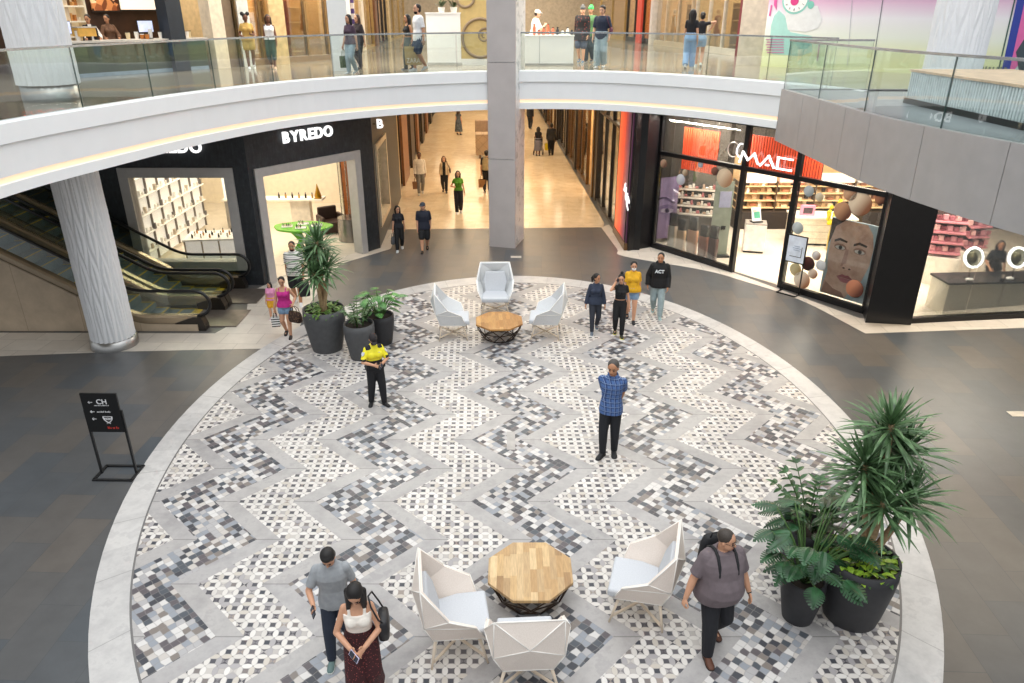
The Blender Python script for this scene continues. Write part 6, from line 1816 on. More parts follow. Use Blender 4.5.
# lit food photographs / menu boards on the back wall
M_food = NB('food_photo'); fv = M_food.n('ShaderNodeTexVoronoi'); M_food.link(M_food.obj(), fv.inputs['Vector']); fv.inputs['Scale'].default_value = 5
fc = M_food.ramp(M_food.xyz(fv.outputs['Color'])[0], [(.1, hexc('3a1a0e')), (.4, hexc('8a4a28')), (.7, hexc('d08a54')), (.95, hexc('f0d0a8'))]); M_food.bsdf(fc, .4, emit=fc, es=.35); M_food = M_food.m
def board(xa, xb, za, zb, off, material, lab):
    A2 = along(P0, P1, 0, off); B2 = along(P0, P1, pl_, off); qa = onwall(xa, 8, A2, B2); qb = onwall(xb, 8, A2, B2)
    t = thing('menu_board', lab, 'menu board', ((qa.x + qb.x) / 2, (qa.y + qb.y) / 2, za)); w = (qb - qa).xy.length
    MB().box((0, 0, (zb - za) / 2), (w, .06, zb - za), rC).build('panel', material, t)
    m = MB()
    for zz in (0, zb - za): m.box((0, 0, zz), (w + .06, .09, .05), rC)
    m.build('frame', mat('241812', .5), t)
board(92, 119, 7.22, 8.2, 3.0, M_food, 'lit food photograph board left of the blank menu board')
board(121, 164, 7.25, 8.2, 3.0, mat('f4ead8', .4, emit=.7, var=.02), 'blank cream lit menu board above the baristas')
board(178, 206, 7.26, 8.2, 3.0, M_food, 'lit food photograph board right of the dark blue pier')
# pastry cabinet at the left end
A2 = along(P0, P1, 0, 1.5); B2 = along(P0, P1, pl_, 1.5); qa = onwall(50, 20, A2, B2); qb = onwall(83, 20, A2, B2); w = (qb - qa).xy.length
ct = thing('display_cabinet', 'tall lit cream shelf cabinet at the left end of the coffee bar', 'cabinet', ((qa.x + qb.x) / 2, (qa.y + qb.y) / 2, L2), rC)
MB().box((0, .25, 1.5), (w, .06, 3.0)).build('back_panel', mat('e6d2ac', .5, emit=.3), ct)
for x in (-w / 2, -w / 6, w / 2): MB().box((x, 0, 1.5), (.06, .5, 3.0)).build('upright', mat('efe2c8', .5), ct)
for z in (.6, 1.0, 1.4, 1.8, 2.2): MB().box((0, 0, z), (w, .48, .04)).build('shelf_board', mat('f0e4cc', .5, emit=.15), ct)
random.seed(21); pts = []
for z in (1.02, 1.42, 1.82):
    for i in range(7): pts.append(Matrix.Rotation(rC, 3, 'Z') @ V((-w / 2 + .14 + i * (w - .2) / 7, -.05, 0)) + V((ct.location.x, ct.location.y, L2 + z)))
small_goods('coffee_pack', 'small packet or cup on the lit shelf cabinet of the coffee bar', 'packet', 'packets in the coffee bar cabinet', pts, [(.1, .1, .16), (.14, .1, .1), (.09, .09, .2)], ['b8763c', 'e8dcc4', '6a4a2c', 'd8a060'])
def on_bar(x, y=45, off=.3, z=.925): return along(P0, P1, S_(x, y=y), off, L2 + z)
for x, lab in ((72, 'point of sale screen near the cabinet end of the coffee bar'), (155, 'point of sale screen right of the baristas')):
    t = thing('point_of_sale_screen', lab, 'screen', on_bar(x), rC)
    MB().box((0, 0, .34), (.46, .03, .30)).build('display', mat('c9d0ea', .2, emit=.6), t); MB().box((0, .02, .34), (.50, .03, .34)).build('casing', BLK, t); MB().box((0, 0, .09), (.05, .05, .2)).build('stem', BLK, t); MB().box((0, 0, .01), (.24, .2, .02)).build('base', BLK, t)
random.seed(2)
for i, x in enumerate((66, 71, 86, 89, 92, 100, 138, 147, 150, 152, 158, 161, 168, 186, 190, 194, 199)):
    p = on_bar(x, off=.2 + random.uniform(-.1, .25)); hh = random.choice((.12, .18, .26))
    t = thing('counter_item', 'small cup, tin or pastry box standing on the coffee bar', 'counter item', p, 0, 'small things on the coffee bar')
    MB().lathe([(.05, 0), (.065, hh * .8), (.06, hh)], 10).build('container', mat(random.choice(['e8e0d4', 'b8702c', '3a2a20', 'd8c49a', 'f0ece4']), .5), t); MB().lathe([(.066, hh), (.066, hh + .015)], 10).build('lid', mat(random.choice(['ffffff', '2a2422', 'a8784a']), .5), t)
for x, lab in ((95, 'glowing pastry warmer on the coffee bar'),):
    p = on_bar(x - 1, off=.35); t = thing('pastry_warmer', lab, 'machine', p, rC)
    MB().box((0, 0, .22), (.50, .36, .22)).build('body', mat('c89a4c', .35, .4, emit=.3), t, bevel=.02); MB().box((0, 0, .345), (.54, .40, .03)).build('top', mat('d8d2c4', .3, .5), t)
for x, hd, lab, lk, sx, cc in ((112, 22, 'barista in white shirt and black vest behind the coffee bar', (30, 20), 'f', None), (131, 23, 'second barista in brown with tied hair behind the coffee bar', (40, 10), 'f', None)):
    p = along(P0, P1, S_(x, y=35), 1.05, L2)
    J = person(lab, p, 1.58, 142, sex=sx, skin='e', vox=.010, look=lk, arms={'R': dict(w=(.12, .18, .60)), 'L': dict(w=(-.12, .18, .60))},
               top=dict(mat=[C('ddd8d0'), C('16161a')] if x < 120 else C('6a4a34'), sleeve=1.9, hem=.5, loose=.012, classify=(lambda c: 1 if abs(c.x) < .115 and (abs(c.x) > .03 or c.y < 0) else 0) if x < 120 else None), bottom=dict(mat=C('16161a'), loose=.012), hair=('short' if x < 120 else 'tied', '120e0d'))
# gold shop fronts left of the white pier
gf = lambda s, y: -9.0 + (y - 25.9) * .58
LT = mat('cbb184', .4, .2, var=.2)
random.seed(31)
storefront(-1, 25.95, 29.6, L2, L2 + 4.2, 40, mat('8a7350', .3, .5), GOLDW, 4, depth=2.6, light=90, xfun=gf, lname='gold shop front upstairs', sill=.2)
struct(MB().box((gf(-1, 27.3) + .1, 27.3, L2 + 2), (.5, .8, 4), .5).build('pilaster', LT)); struct(MB().box((gf(-1, 26.1) + .1, 26.1, L2 + 2), (.35, .5, 4), .5).build('pilaster', mat('d9dcd8', .4)))
uf = lambda s, y: (-6.75 - ROT * (y - 29.6)) if s < 0 else 9.25 - .115 * (y - 32)
struct(MB().box((-5.22, 24.25, L2 + 2.5), (.58, .58, 5.0)).build('pier', mat('eef0f0', .5, var=.02)))
us = ((29.8, 32.6, mat('2a1c14', .4), 'b98a58'), (33.2, 37.0, mat('c8a878', .4), 'ecd2ac'), (37.6, 42, GOLD, 'e8c08c'), (42.6, 48, DKF, 'e0b080'), (48.6, 60, GOLD, 'ecd0a4'))
for i, (a, b_, fm, wc) in enumerate(us): storefront(-1, a, b_, L2, L2 + 4.2, 42 + i, fm, mat(wc, .6, var=.15), 3, light=90, xfun=uf, goods=i < 3, lname='left shops upstairs')
for i, yy in enumerate((32.9, 37.3, 42.3, 48.3)): struct(MB().box((uf(-1, yy) - .1, yy, L2 + 2.1), (.5, .62, 4.2)).build('pilaster', (LT, mat('e8d8c0', .5), BRN, LT)[i]))
struct(MB().box((uf(-1, 35.2) + .03, 35.1, L2 + 2.1), (.12, .18, 4.2)).build('pilaster', stripe_mat('purple_striped_post', 'ece8ea', '5a4a8a', .42, .2)))
for i, (a, b_, fm, wc) in enumerate(((28.6, 31.4, mat('d8d4cc', .4), 'e4c898'), (32.4, 37.6, mat('d8d0c4', .4), 'ead2a4'), (38.2, 44, mat('c9b79c', .4), 'e8caa0'), (44.6, 50, DKF, 'e0b47c'), (50.6, 61, GOLD, 'e8c89c'))):
    storefront(1, a, b_, L2, L2 + 4.2, 50 + i, fm, mat(wc, .6, var=.15), 3 if i else 2, light=100, xfun=uf, goods=i < 3, lname='right shops upstairs', sill=.25)
struct(MB().box((uf(1, 31.9) + .2, 31.9, L2 + 2.1), (.6, .9, 4.2)).build('pilaster', mat('7a2030', .5)))
struct(MB().box((uf(1, 46.8) - .08, 46.8, L2 + 2.1), (.12, 1.6, 4.2)).build('pilaster', mat('d84a36', .5)))
struct(MB().box((uf(1, 44.3) + .1, 44.3, L2 + 2.1), (.5, .7, 4.2)).build('pilaster', mat('d8cfc6', .5)))
struct(MB().box((0, 62.2, L2 + 2.1), (18, .2, 4.2)).build('wall_back', mat('b8a488', .5)))
struct(MB().box((8.3, 27.3, L2 + 2.1), (.9, 1.9, 4.2), -.3).build('pilaster', mat('cfc4b4', .5)))
# kiosk in the middle of the upper walkway
WK = mat('f3f4f4', .35, var=.02)
kk = thing('white_kiosk', 'tall white kiosk counter left of the pillar on the upper level', 'kiosk', (-2.0, 26.9, L2))
MB().box((-.30, .6, .80), (1.15, 1.6, 1.60)).build('body', WK, kk); MB().box((-.30, .6, .04), (1.2, 1.65, .08)).build('plinth', mat('b8b8b6', .4), kk)
MB().box((-.30, .6, 1.62), (1.2, 1.65, .04)).build('top', WK, kk)
gp_ = thing('swirl_panel', 'gold panel with large brown swirls beside the tall pillar upstairs', 'panel', (-1.05, 26.75, L2))
MB().box((0, 0, 1.6), (1.4, .08, 2.8)).build('board', mat('cdb47a', .4, var=.08), gp_); MB().box((0, 0, .10), (1.42, .12, .2)).build('plinth', WK, gp_)
def swirl(cx, cz, r0, turns, th, name='swirl'):
    pts = []
    for i in range(60):
        a = i / 59 * turns * 2 * PI; r_ = r0 * (1 - .80 * (i / 59) ** .8); pts.append(V((cx + r_ * math.cos(a + 1.2), -.045, cz + r_ * math.sin(a + 1.2))))
    m = MB(); m.tube(pts, [th * (1 - .6 * i / 59) for i in range(60)], 6); m.build(name, mat('8d7a62', .5), gp_)
def ringz(cx, cz, r_, th):
    m = MB(); m.tube([V((cx + r_ * math.cos(a), -.045, cz + r_ * math.sin(a))) for a in [2 * PI * i / 40 for i in range(40)]], th, 6, closed=True); m.build('ring', mat('8d7a62', .5), gp_)
ringz(-.02, .85, .60, .055); swirl(.12, .92, .24, 1.6, .04); swirl(.5, 1.75, .28, 1.4, .05); ringz(-.5, 2.1, .3, .05)
for i, (x, y) in enumerate(((-2.35, 26.8), (-1.95, 26.9))):
    t = thing('potted_plant', ('small potted palm at the left on the white kiosk', 'small potted palm at the right on the white kiosk')[i], 'plant', (x, y, L2 + 1.64))
    MB().lathe([(.09, 0), (.12, .16), (.10, .16)], 12).build('pot', mat('e8e4dc', .5), t)
    m = MB(); random.seed(40 + i)
    for k in range(26):
        a = random.uniform(0, 2 * PI); l_ = random.uniform(.25, .42); e = random.uniform(.4, 1.3); dv = V((math.cos(a) * math.cos(e), math.sin(a) * math.cos(e), math.sin(e))); sd = V((-math.sin(a), math.cos(a), 0)) * .03
        b0 = V((0, 0, .14)); mid = b0 + dv * l_ * .6; tip = b0 + dv * l_ - V((0, 0, .06)); m.add([b0, mid + sd, tip, mid - sd], [(0, 1, 2, 3)])
    m.build('foliage', mat('3a4a22', .6, var=.3), t)
k2 = thing('white_kiosk', 'low white kiosk counter right of the pillar on the upper level', 'kiosk', (1.25, 26.6, L2))
MB().box((-.05, .4, .46), (1.75, .9, .92)).build('body', WK, k2); MB().box((-.05, .4, .93), (1.8, .95, .03)).build('countertop', WK, k2); MB().box((-.05, .4, .03), (1.78, .92, .06)).build('plinth', mat('a8a8a6', .4), k2); MB().box((-.32, -.055, .46), (.012, .012, .9)).build('seam', mat('9aa0a2', .5), k2)
J = person('man in white T-shirt and white cap leaning at the low white kiosk', V((.78, 27.75, L2)), 1.72, 78, skin='d', vox=.010, lean=.12, look=(10, 10), arms={'R': dict(w=(.08, .20, .72)), 'L': dict(w=(-.12, .16, .60))}, g=1.1,
           top=dict(mat=C('e6e4e2'), sleeve=.9, hem=.5, loose=.014, name='t_shirt'), bottom=dict(mat=C('1c1d22'), loose=.012), hair=('cap', '2a1c16', 'e2e0dc'))
random.seed(51)
for i in range(9):
    x = 1.25 - .5 + i * .16; t = thing('kiosk_item', 'small bottle or cup standing on the low white kiosk counter', 'kiosk item', (x, 26.75 + random.uniform(0, .5), L2 + .945), 0, 'bottles on the low white kiosk'); hh = random.choice((.14, .22, .32))
    MB().lathe([(.05, 0), (.055, hh * .7), (.03, hh * .85), (.03, hh)], 10).build('container', mat(random.choice(['d8dcd8', '4a5a44', '2a2a2c', 'e8d8c0', 'c86a4a']), .3), t); MB().lathe([(.034, hh), (.034, hh + .02)], 10).build('lid', BLK, t)

# ---------------------------------------------------------------- printed hoarding
HA, HB = (8.30, 26.1), (15.4, 20.0)
dH = (V(HB) - V(HA)).normalized(); rH = math.atan2(dH.y, dH.x); HL = (V(HB) - V(HA)).length
M_h = NB('hoarding_print'); x_, y_, z_ = M_h.xyz(M_h.obj())
zz = M_h.m_('DIVIDE', M_h.m_('ADD', M_h.m_('SUBTRACT', z_, L2), M_h.m_('MULTIPLY', M_h.noise(M_h.obj(), .6, 2), .15)), 3.0)
M_h = M_h.bsdf(M_h.ramp(zz, [(.03, hexc('dfe5ae')), (.20, hexc('dfe6be')), (.34, hexc('e4ebe0')), (.52, hexc('e9e8ee')), (.68, hexc('dcb4d2')), (.85, hexc('cb86bd'))]), .5)
hd_ = MB(); p = along(HA, HB, 3.47, .06, L2 + 1.95); hd_.box(p, (6.94, .12, 3.9), rH); struct(hd_.build('wall_hoarding', M_h))
m = MB(); p = along(HA, HB, 8.2, .06, L2 + 1.95); m.box(p, (2.4, .12, 3.9), rH); struct(m.build('wall_hoarding', mat('cfe0e0', .5)))
def HS(x, y): q = onwall(x, y, HA, HB); return (V((q.x, q.y)) - V(HA)).length, q.z
art = thing('hoarding_artwork', 'teal and magenta graphic with a clock printed on the pastel hoarding', 'artwork', along(HA, HB, 0, 0, 0))
Mh = facing((0, 0, 0), dH.to_3d())
def hdisc(name, px_, py_, rx, ry, z, col): s_, zc = HS(px_, py_); return face_disc(art, name, Mh, s_, zc, rx, ry, z, col)
TEAL, MAG = 'a4d4cf', 'd0589c'
def hpoly(name, pts, z, col):
    q = [HS(*p) for p in pts]; m = MB(); m.loft([[Mh @ V((a, b, z - .004)) for a, b in q], [Mh @ V((a, b, z)) for a, b in q]], False); m.build(name, mat(col, .5, var=.05), art)
hpoly('teal_shape', [(786, 55), (772, 54), (770, 40), (771, 26), (774, 16), (779, 10), (785, 16), (790, 32), (800, 34), (812, 36), (812, 52), (800, 56)], .006, TEAL)
hpoly('grey_cloud', [(788, 30), (786, 20), (786, 8), (800, 4), (818, 6), (822, 20), (818, 28), (806, 32)], .010, 'dfe3e6')
hdisc('clock_rim', 796, -1, .44, .44, .016, '8fccc4'); hdisc('clock_face', 796, -1, .38, .38, .022, 'f2f4f4'); hdisc('clock_heart', 795, 1, .13, .13, .03, 'd23f86'); hdisc('teal_dot', 811, 5, .10, .11, .016, '7cc4b6')
sc_, zc_ = HS(796, -1)
for k in range(12):
    a = 2 * PI * k / 12; m = MB(); m.bar(Mh @ V((sc_ + .27 * math.cos(a), zc_ + .27 * math.sin(a), .026)), Mh @ V((sc_ + .34 * math.cos(a), zc_ + .34 * math.sin(a), .026)), .03, .006); m.build('hour_mark', BLK, art)
for k in range(6): hpoly('stripe', [(766 + (k % 2), 39 + k * 2.6), (784, 39 + k * 2.6), (784, 40 + k * 2.6), (766 + (k % 2), 40 + k * 2.6)], .014, 'c87aa8')
hpoly('magenta_bar', [(769, 16), (771, 5), (772.4, 5), (770.6, 16)], .014, MAG); hpoly('magenta_bar', [(774, 5), (775, -8), (778, -8), (776.5, 10)], .014, MAG); hpoly('magenta_bar', [(817, 61), (819, 44), (820, 44), (818, 61)], .014, 'c47aa6')
hpoly('joint_line', [(872.5, 66), (882.5, 0), (883.3, 0), (873.3, 66)], .008, '6a6f74'); hpoly('joint_line', [(847, 66), (852, 0), (852.5, 0), (847.5, 66)], .008, 'b8b8c0')
hpoly('blue_band', [(1000, 78), (1018, -4), (1026, -4), (1008, 78)], .012, '2c3f9c'); hpoly('pink_band', [(1008, 78), (1026, -4), (1040, -4), (1022, 60)], .014, 'd86aa8'); hpoly('dark_shape', [(1016, 52), (1030, 30), (1050, 30), (1050, 78), (1020, 78)], .018, '3c4a54'); hpoly('joint_line', [(996, 78), (1015, -4), (1016.5, -4), (997.5, 78)], .016, '3a5a54')
sT, zT = HS(971, 69); tiny_line(art, Mh @ Matrix.Translation((sT, zT, .01)), .85, .13, mat('8a9080', .6), 4)
# ribbed bench on the platform
rb = thing('ribbed_bench', 'long pale ribbed bench with a wooden top on the grey platform', 'bench', (7.8, 15.3, L2))
MB().box((1.0, -3.4, .05), (2.0, 6.8, .10)).build('plinth', mat('151618', .4), rb)
MB().box((1.03, -3.4, .34), (1.94, 6.74, .50)).build('body', mat('c6d0d4', .5), rb)
m = MB()
for i in range(84): m.box((.05, -.06 - i * .08, .34), (.05, .045, .50))
for i in range(24): m.box((.1 + i * .08, -.02, .34), (.045, .05, .50))
m.build('ribs', mat('d8e0e2', .5), rb)
m = MB()
for i in range(10): m.box((.10 + i * .20, -3.4, .61), (.185, 6.8, .04))
m.build('slatted_top', mat('d2b394', .5, var=.2), rb)
# ================================================================ FURNITURE ON THE MOSAIC
M_shell = NB('felt_shell'); M_shell = M_shell.bsdf(M_shell.ramp(M_shell.noise(M_shell.obj(), 90, 2), [(.3, hexc('e2d6cb')), (.7, hexc('ece1d8'))]), .8)
M_shell2 = NB('cool_felt_shell'); M_shell2 = M_shell2.bsdf(M_shell2.ramp(M_shell2.noise(M_shell2.obj(), 90, 2), [(.3, hexc('d6d8d9')), (.7, hexc('e2e4e5'))]), .8)
M_cush = mat('c3c6cb', .85, var=.05, scale=60); M_seam = mat('f0ece6', .7, var=.03); M_wood = mat('d8c8b4', .5, var=.08)
def wing_chair(label, loc, rz, shell):
    t = thing('wing_chair', label, 'armchair', loc, rz, 'faceted wing chairs')
    T, E, A, F_, B, S = (.385, -.40, 1.22), (.49, -.10, .83), (.46, .23, .66), (.33, .33, .37), (.29, -.28, .37), (.40, -.38, .68)
    mir = lambda p: (-p[0], p[1], p[2])
    vs = [T, E, A, F_, B, S]; L_ = [mir(p) for p in vs]; Cc = (0, -.50, .90)
    allv = vs + L_ + [Cc]            # 0-5 right, 6-11 left, 12 centre of the back
    fs = [(0, 12, 6), (0, 5, 12), (6, 12, 11), (12, 5, 4), (12, 4, 10), (12, 10, 11), (0, 1, 5), (6, 11, 7), (1, 2, 5), (7, 11, 8), (2, 3, 4), (2, 4, 5), (8, 10, 9), (8, 11, 10), (3, 9, 10), (3, 10, 4)]
    m = MB()
    # thickness: inner copy pulled towards the sitter
    ctr = V((0, .12, .72)); inn = []
    for p in allv:
        p = V(p); d = ctr - p; d.z *= .5; inn.append(p + d.normalized() * .040)
    for i in (0, 6): inn[i] = V(allv[i]) + V((-.03 if i == 0 else .03, .035, -.02))
    m.add(allv, [f[::-1] for f in fs]); m.add(inn, fs)
    rim_ = [6, 0, 1, 2, 3, 9, 8, 7]
    for a, b_ in zip(rim_, rim_[1:] + rim_[:1]): m.add([allv[a], allv[b_], inn[b_], inn[a]], [(0, 1, 2, 3)])
    m.build('shell', shell, t)
    sm = MB(); ed = set()
    for f in fs:
        for a, b_ in zip(f, f[1:] + f[:1]): ed.add((min(a, b_), max(a, b_)))
    skip = {(4, 12), (10, 12), (2, 4), (8, 10), (3, 10)}
    for a, b_ in sorted(ed - skip): sm.tube([allv[a], allv[b_]], .0075, 6)
    sm.build('piping', M_seam, t)
    c = MB(); prof = lambda x, y: [(-.26, -.20), (.26, -.20), (.33, .05), (.33, .41), (-.33, .41), (-.33, .05)]
    lower = [V((x, y, .39)) for x, y in prof(0, 0)]; up_ = [V((x * .97, y * .97, .50)) for x, y in prof(0, 0)]
    c.loft([lower, [V((p.x * 1.01, p.y * 1.01, .47)) for p in lower], up_], False); c.build('seat_cushion', M_cush, t, bevel=.02)
    bk = MB(); a_ = [V((-.25, -.17, .47)), V((.25, -.17, .47)), V((.31, -.24, .76)), V((.25, -.32, .98)), V((-.25, -.32, .98)), V((-.31, -.24, .76))]
    bk.loft([[p + V((0, -.06, 0)) for p in a_], a_], False); bk.build('back_cushion', M_cush, t, bevel=.02)
    for sx in (1, -1):
        for sy in (1, -1):
            l_ = MB(); l_.tube([(sx * .26, sy * .25, .385), (sx * .37, sy * .34 + .02, .0)], [.022, .013], 8); l_.build('leg', M_wood, t)
    for sx in (1, -1):
        l_ = MB(); l_.bar((sx * .345, .33, .09), (-sx * .345, -.29, .09), .028); l_.build('stretcher', M_wood, t)
    return t
def ang(dx, dy): return math.atan2(-dx, dy)           # +Y of the chair towards (dx, dy)
near_t = V((.24, 7.62)); far_t = V((-.31, 16.25))
for lab, x, y, tx, ty, sh in (('cream wing chair left of the near wooden table, seen from its side', -.70, 6.82, .3, 6.97, M_shell), ('cream wing chair at the bottom edge with its back to us, nearest the camera', .17, 6.35, .10, 7.6, M_shell), ('cream wing chair right of the near wooden table, showing its grey cushion', 1.70, 7.42, .70, 7.70, M_shell),
                              ('pale grey wing chair behind the far wooden table, facing us', -.44, 17.98, -.40, 16, M_shell2), ('pale grey wing chair left of the far wooden table', -1.45, 16.40, -.2, 16.50, M_shell2), ('pale grey wing chair right of the far wooden table', .84, 16.45, -.3, 16.55, M_shell2)):
    wing_chair(lab, (x, y, .006), ang(tx - x, ty - y), sh)

def plank_mat(name, tones):
    b = NB(name); x_, y_, z_ = b.xyz(b.obj())
    r_ = b.m_('FLOOR', b.m_('DIVIDE', x_, .088)); off = b.white(b.comb(r_, 1.0, 2.0))
    q = b.m_('FLOOR', b.m_('DIVIDE', b.m_('ADD', y_, b.m_('MULTIPLY', off, .5)), .42)); w_ = b.white(b.comb(r_, q, 4.0))
    mp = b.n('ShaderNodeMapping'); b.link(b.obj(), mp.inputs[0]); mp.inputs['Scale'].default_value = (14, 1.4, 1)
    gr = b.noise(mp.outputs[0], 4, 6, .6)
    c = b.ramp(w_, [(i / (len(tones) - 1), hexc(t)) for i, t in enumerate(tones)])
    g_ = b.ramp(gr, [(.3, (.72, .70, .68)), (.65, (1.1, 1.1, 1.1))])
    mm = b.n('ShaderNodeMix', data_type='RGBA', blend_type='MULTIPLY'); mm.inputs[0].default_value = .8; b.link(c, mm.inputs[6]); b.link(g_, mm.inputs[7])
    return b.bsdf(mm.outputs[2], .4)
M_pl = (plank_mat('oak_planks', ['c9a878', 'b08c5e', 'd8bc90', '9a7850', 'cfb082']), plank_mat('warm_oak_planks', ['b9894e', 'a8763e', 'c89a5c', '9a6a36', 'c08c4c']))
def wood_table(label, c, rot, R, topm, h=.45):
    t = thing('coffee_table', label, 'table', (c.x, c.y, .006), rot)
    oc = [(R * math.cos(PI / 8 + PI / 4 * i), R * math.sin(PI / 8 + PI / 4 * i)) for i in range(8)]
    m = MB(); m.prism(oc, h - .045, h); m.build('tabletop', topm, t, bevel=.004)
    wf = MB(); mid = [(R * .86 * math.cos(PI / 4 * i), R * .86 * math.sin(PI / 4 * i), h * .52) for i in range(8)]; lo = [(R * .60 * math.cos(PI / 8 + PI / 4 * i), R * .60 * math.sin(PI / 8 + PI / 4 * i), .015) for i in range(8)]; up_ = [(x * .93, y * .93, h - .05) for x, y in oc]
    for i in range(8):
        j = (i + 1) % 8
        for a, b_ in ((up_[i], up_[j]), (lo[i], lo[j]), (up_[i], mid[i]), (up_[i], mid[j]), (mid[i], lo[i]), (mid[j], lo[i]), (mid[i], mid[j])): wf.tube([a, b_], .011, 6)
    wf.build('wire_base', mat('3a2a20', .4, .5), t)
    return t
wood_table('near octagonal wooden coffee table between the cream chairs', near_t, 0, .60, M_pl[0]); wood_table('far octagonal wooden coffee table among the pale grey chairs', far_t, .05, .60, M_pl[1])

# ================================================================ PLANTERS
M_pot = mat('2d2d30', .55, var=.12, scale=10); M_pot2 = mat('4a4b4d', .6, var=.12, scale=10); M_soil = mat('2a211a', .95, var=.4, scale=40)
def pot(t, r0, r1, h, material):
    MB().lathe([(r0, 0), (r0 * 1.08, h * .12), (r1 * .98, h * .62), (r1 * 1.02, h * .82), (r1, h), (r1 - .03, h), (r1 - .035, h - .08)], 36).build('pot', material, t)
    MB().lathe([(r1 - .04, h - .12), (r1 - .04, h - .07)], 28).build('soil', M_soil, t)
LEAFM = {}
def leaf_mat(a, b_):
    if (a, b_) not in LEAFM:
        q = NB('leaf'); LEAFM[(a, b_)] = q.bsdf(q.ramp(q.noise(q.obj(), 7, 3), [(.3, hexc(a)), (.7, hexc(b_))]), .38, spec=.5)
    return LEAFM[(a, b_)]
def strap(m, base, az, el, L, w, droop, n=7):
    """long blade leaf that arches over"""
    d = V((math.cos(az) * math.cos(el), math.sin(az) * math.cos(el), math.sin(el))); sd = V((-math.sin(az), math.cos(az), 0))
    vs, fs = [], []
    p = V(base); step = L / n
    for i in range(n + 1):
        u = i / n; ww = w * (0.45 + 1.1 * u if u < .4 else 0.89 * (1 - ((u - .4) / .6) ** 2) + .02)
        up = sd.cross(d).normalized()
        vs += [p - sd * ww / 2 + up * ww * .18, p - up * ww * .10, p + sd * ww / 2 + up * ww * .18]
        d = (d + V((0, 0, -droop * step * (0.4 + u)))).normalized(); p = p + d * step
    for i in range(n):
        a = i * 3
        fs += [(a, a + 1, a + 4, a + 3), (a + 1, a + 2, a + 5, a + 4)]
    m.add(vs, fs, True)
def rosette(m, c, n, L, w, seed, droop=1.1, tilt=(0, 0)):
    rnd = random.Random(seed)
    for i in range(n):
        u = (i + .5) / n; az = i * 2.39996 + rnd.uniform(-.2, .2); el = 1.45 - 1.95 * u + rnd.uniform(-.12, .12)
        strap(m, V(c) + V((0, 0, -.12 * u)), az, el, L * rnd.uniform(.8, 1.1) * (.75 + .3 * min(1, u * 2)), w * rnd.uniform(.85, 1.15), droop * rnd.uniform(.7, 1.3))
def broad(m, p, az, el, L, w, rnd, lobes=False, curl=.5):
    """broad leaf; lobes=True cuts deep notches like a split-leaf plant"""
    d = V((math.cos(az) * math.cos(el), math.sin(az) * math.cos(el), math.sin(el))); sd = V((-math.sin(az), math.cos(az), 0)); up = sd.cross(d) * -1
    if up.z < 0: up = -up
    n = 9 if lobes else 6; cen = []; 
    def mid(u): return V(p) + d * L * u - V((0, 0, curl * L * u * u * .5))
    def half(u): return w / 2 * (math.sin(PI * min(1, u * .93 + .07) ** .75) ** .8)
    for sg in (-1, 1):
        for i in range(n):
            u0, u1 = i / n, (i + 1) / n
            if lobes:
                u1b = u0 + (u1 - u0) * (.56 if 0 < i < n - 1 else 1)
                a, b_ = mid(u0), mid(u1); h0, h1 = half(u0 + .02), half(u1b)
                inn = .30
                m.add([a, b_, b_ + sd * sg * h1 * inn + up * .01, mid(u1b) + sd * sg * h1 - V((0, 0, .10 * h1)) + d * L * .05, mid(u0) + sd * sg * h0 - V((0, 0, .10 * h0)) + d * L * .05, a + sd * sg * h0 * inn + up * .01], [(0, 1, 2, 5) if sg > 0 else (5, 2, 1, 0), (5, 2, 3, 4) if sg > 0 else (4, 3, 2, 5)], False)
            else:
                a, b_ = mid(u0), mid(u1); h0, h1 = half(u0), half(u1)
                q = [a, b_, b_ + sd * sg * h1 + up * h1 * .25, a + sd * sg * h0 + up * h0 * .25]
                m.add(q, [(0, 1, 2, 3) if sg > 0 else (3, 2, 1, 0)], True)
def groundcover(t, r, z, seed, n, cols, name='ground_cover'):
    rnd = random.Random(seed)
    for k, (a, b_) in enumerate(cols):
        m = MB()
        for i in range(n):
            rr = r * math.sqrt(rnd.random()) * 1.02; az = rnd.uniform(0, 2 * PI); zz = z + rnd.uniform(-.02, .10) - .04 * (rr / r) ** 3
            broad(m, (rr * math.cos(az), rr * math.sin(az), zz), az + rnd.uniform(-1, 1), rnd.uniform(-.1, .7), rnd.uniform(.08, .15), rnd.uniform(.05, .085), rnd, False, .6)
        m.build(name, leaf_mat(a, b_), t)
def dracaena(label, loc, pr0, pr1, ph, heads, seed, potm, L, w, nl, gcols, bark='a58a68'):
    t = thing('potted_dracaena', label, 'plant', loc)
    pot(t, pr0, pr1, ph, potm)
    for i, (tr) in enumerate(heads):
        (x, y, z), bend, n_ = tr
        pts = [V((.04 * math.cos(i * 2.1), .04 * math.sin(i * 2.1), ph - .15)), V((x * .35 + bend[0], y * .35 + bend[1], ph + (z - ph) * .45)), V((x * .8 + bend[0] * .5, y * .8 + bend[1] * .5, ph + (z - ph) * .8)), V((x, y, z))]
        cv = []
        for a in range(len(pts) - 1):
            for k in range(4): cv.append(pts[a].lerp(pts[a + 1], k / 4))
        cv.append(pts[-1])
        m = MB(); m.tube(cv, [.055 - .025 * j / len(cv) for j in range(len(cv))], 10); m.build('trunk', mat(bark, .8, var=.25, scale=24), t)
        m = MB(); rosette(m, (x, y, z), n_ or nl, L, w, seed + i); m.build('foliage', leaf_mat('2f4a2a', '6f9163'), t)
    groundcover(t, pr1 - .06, ph - .06, seed, 110, gcols)
    return t
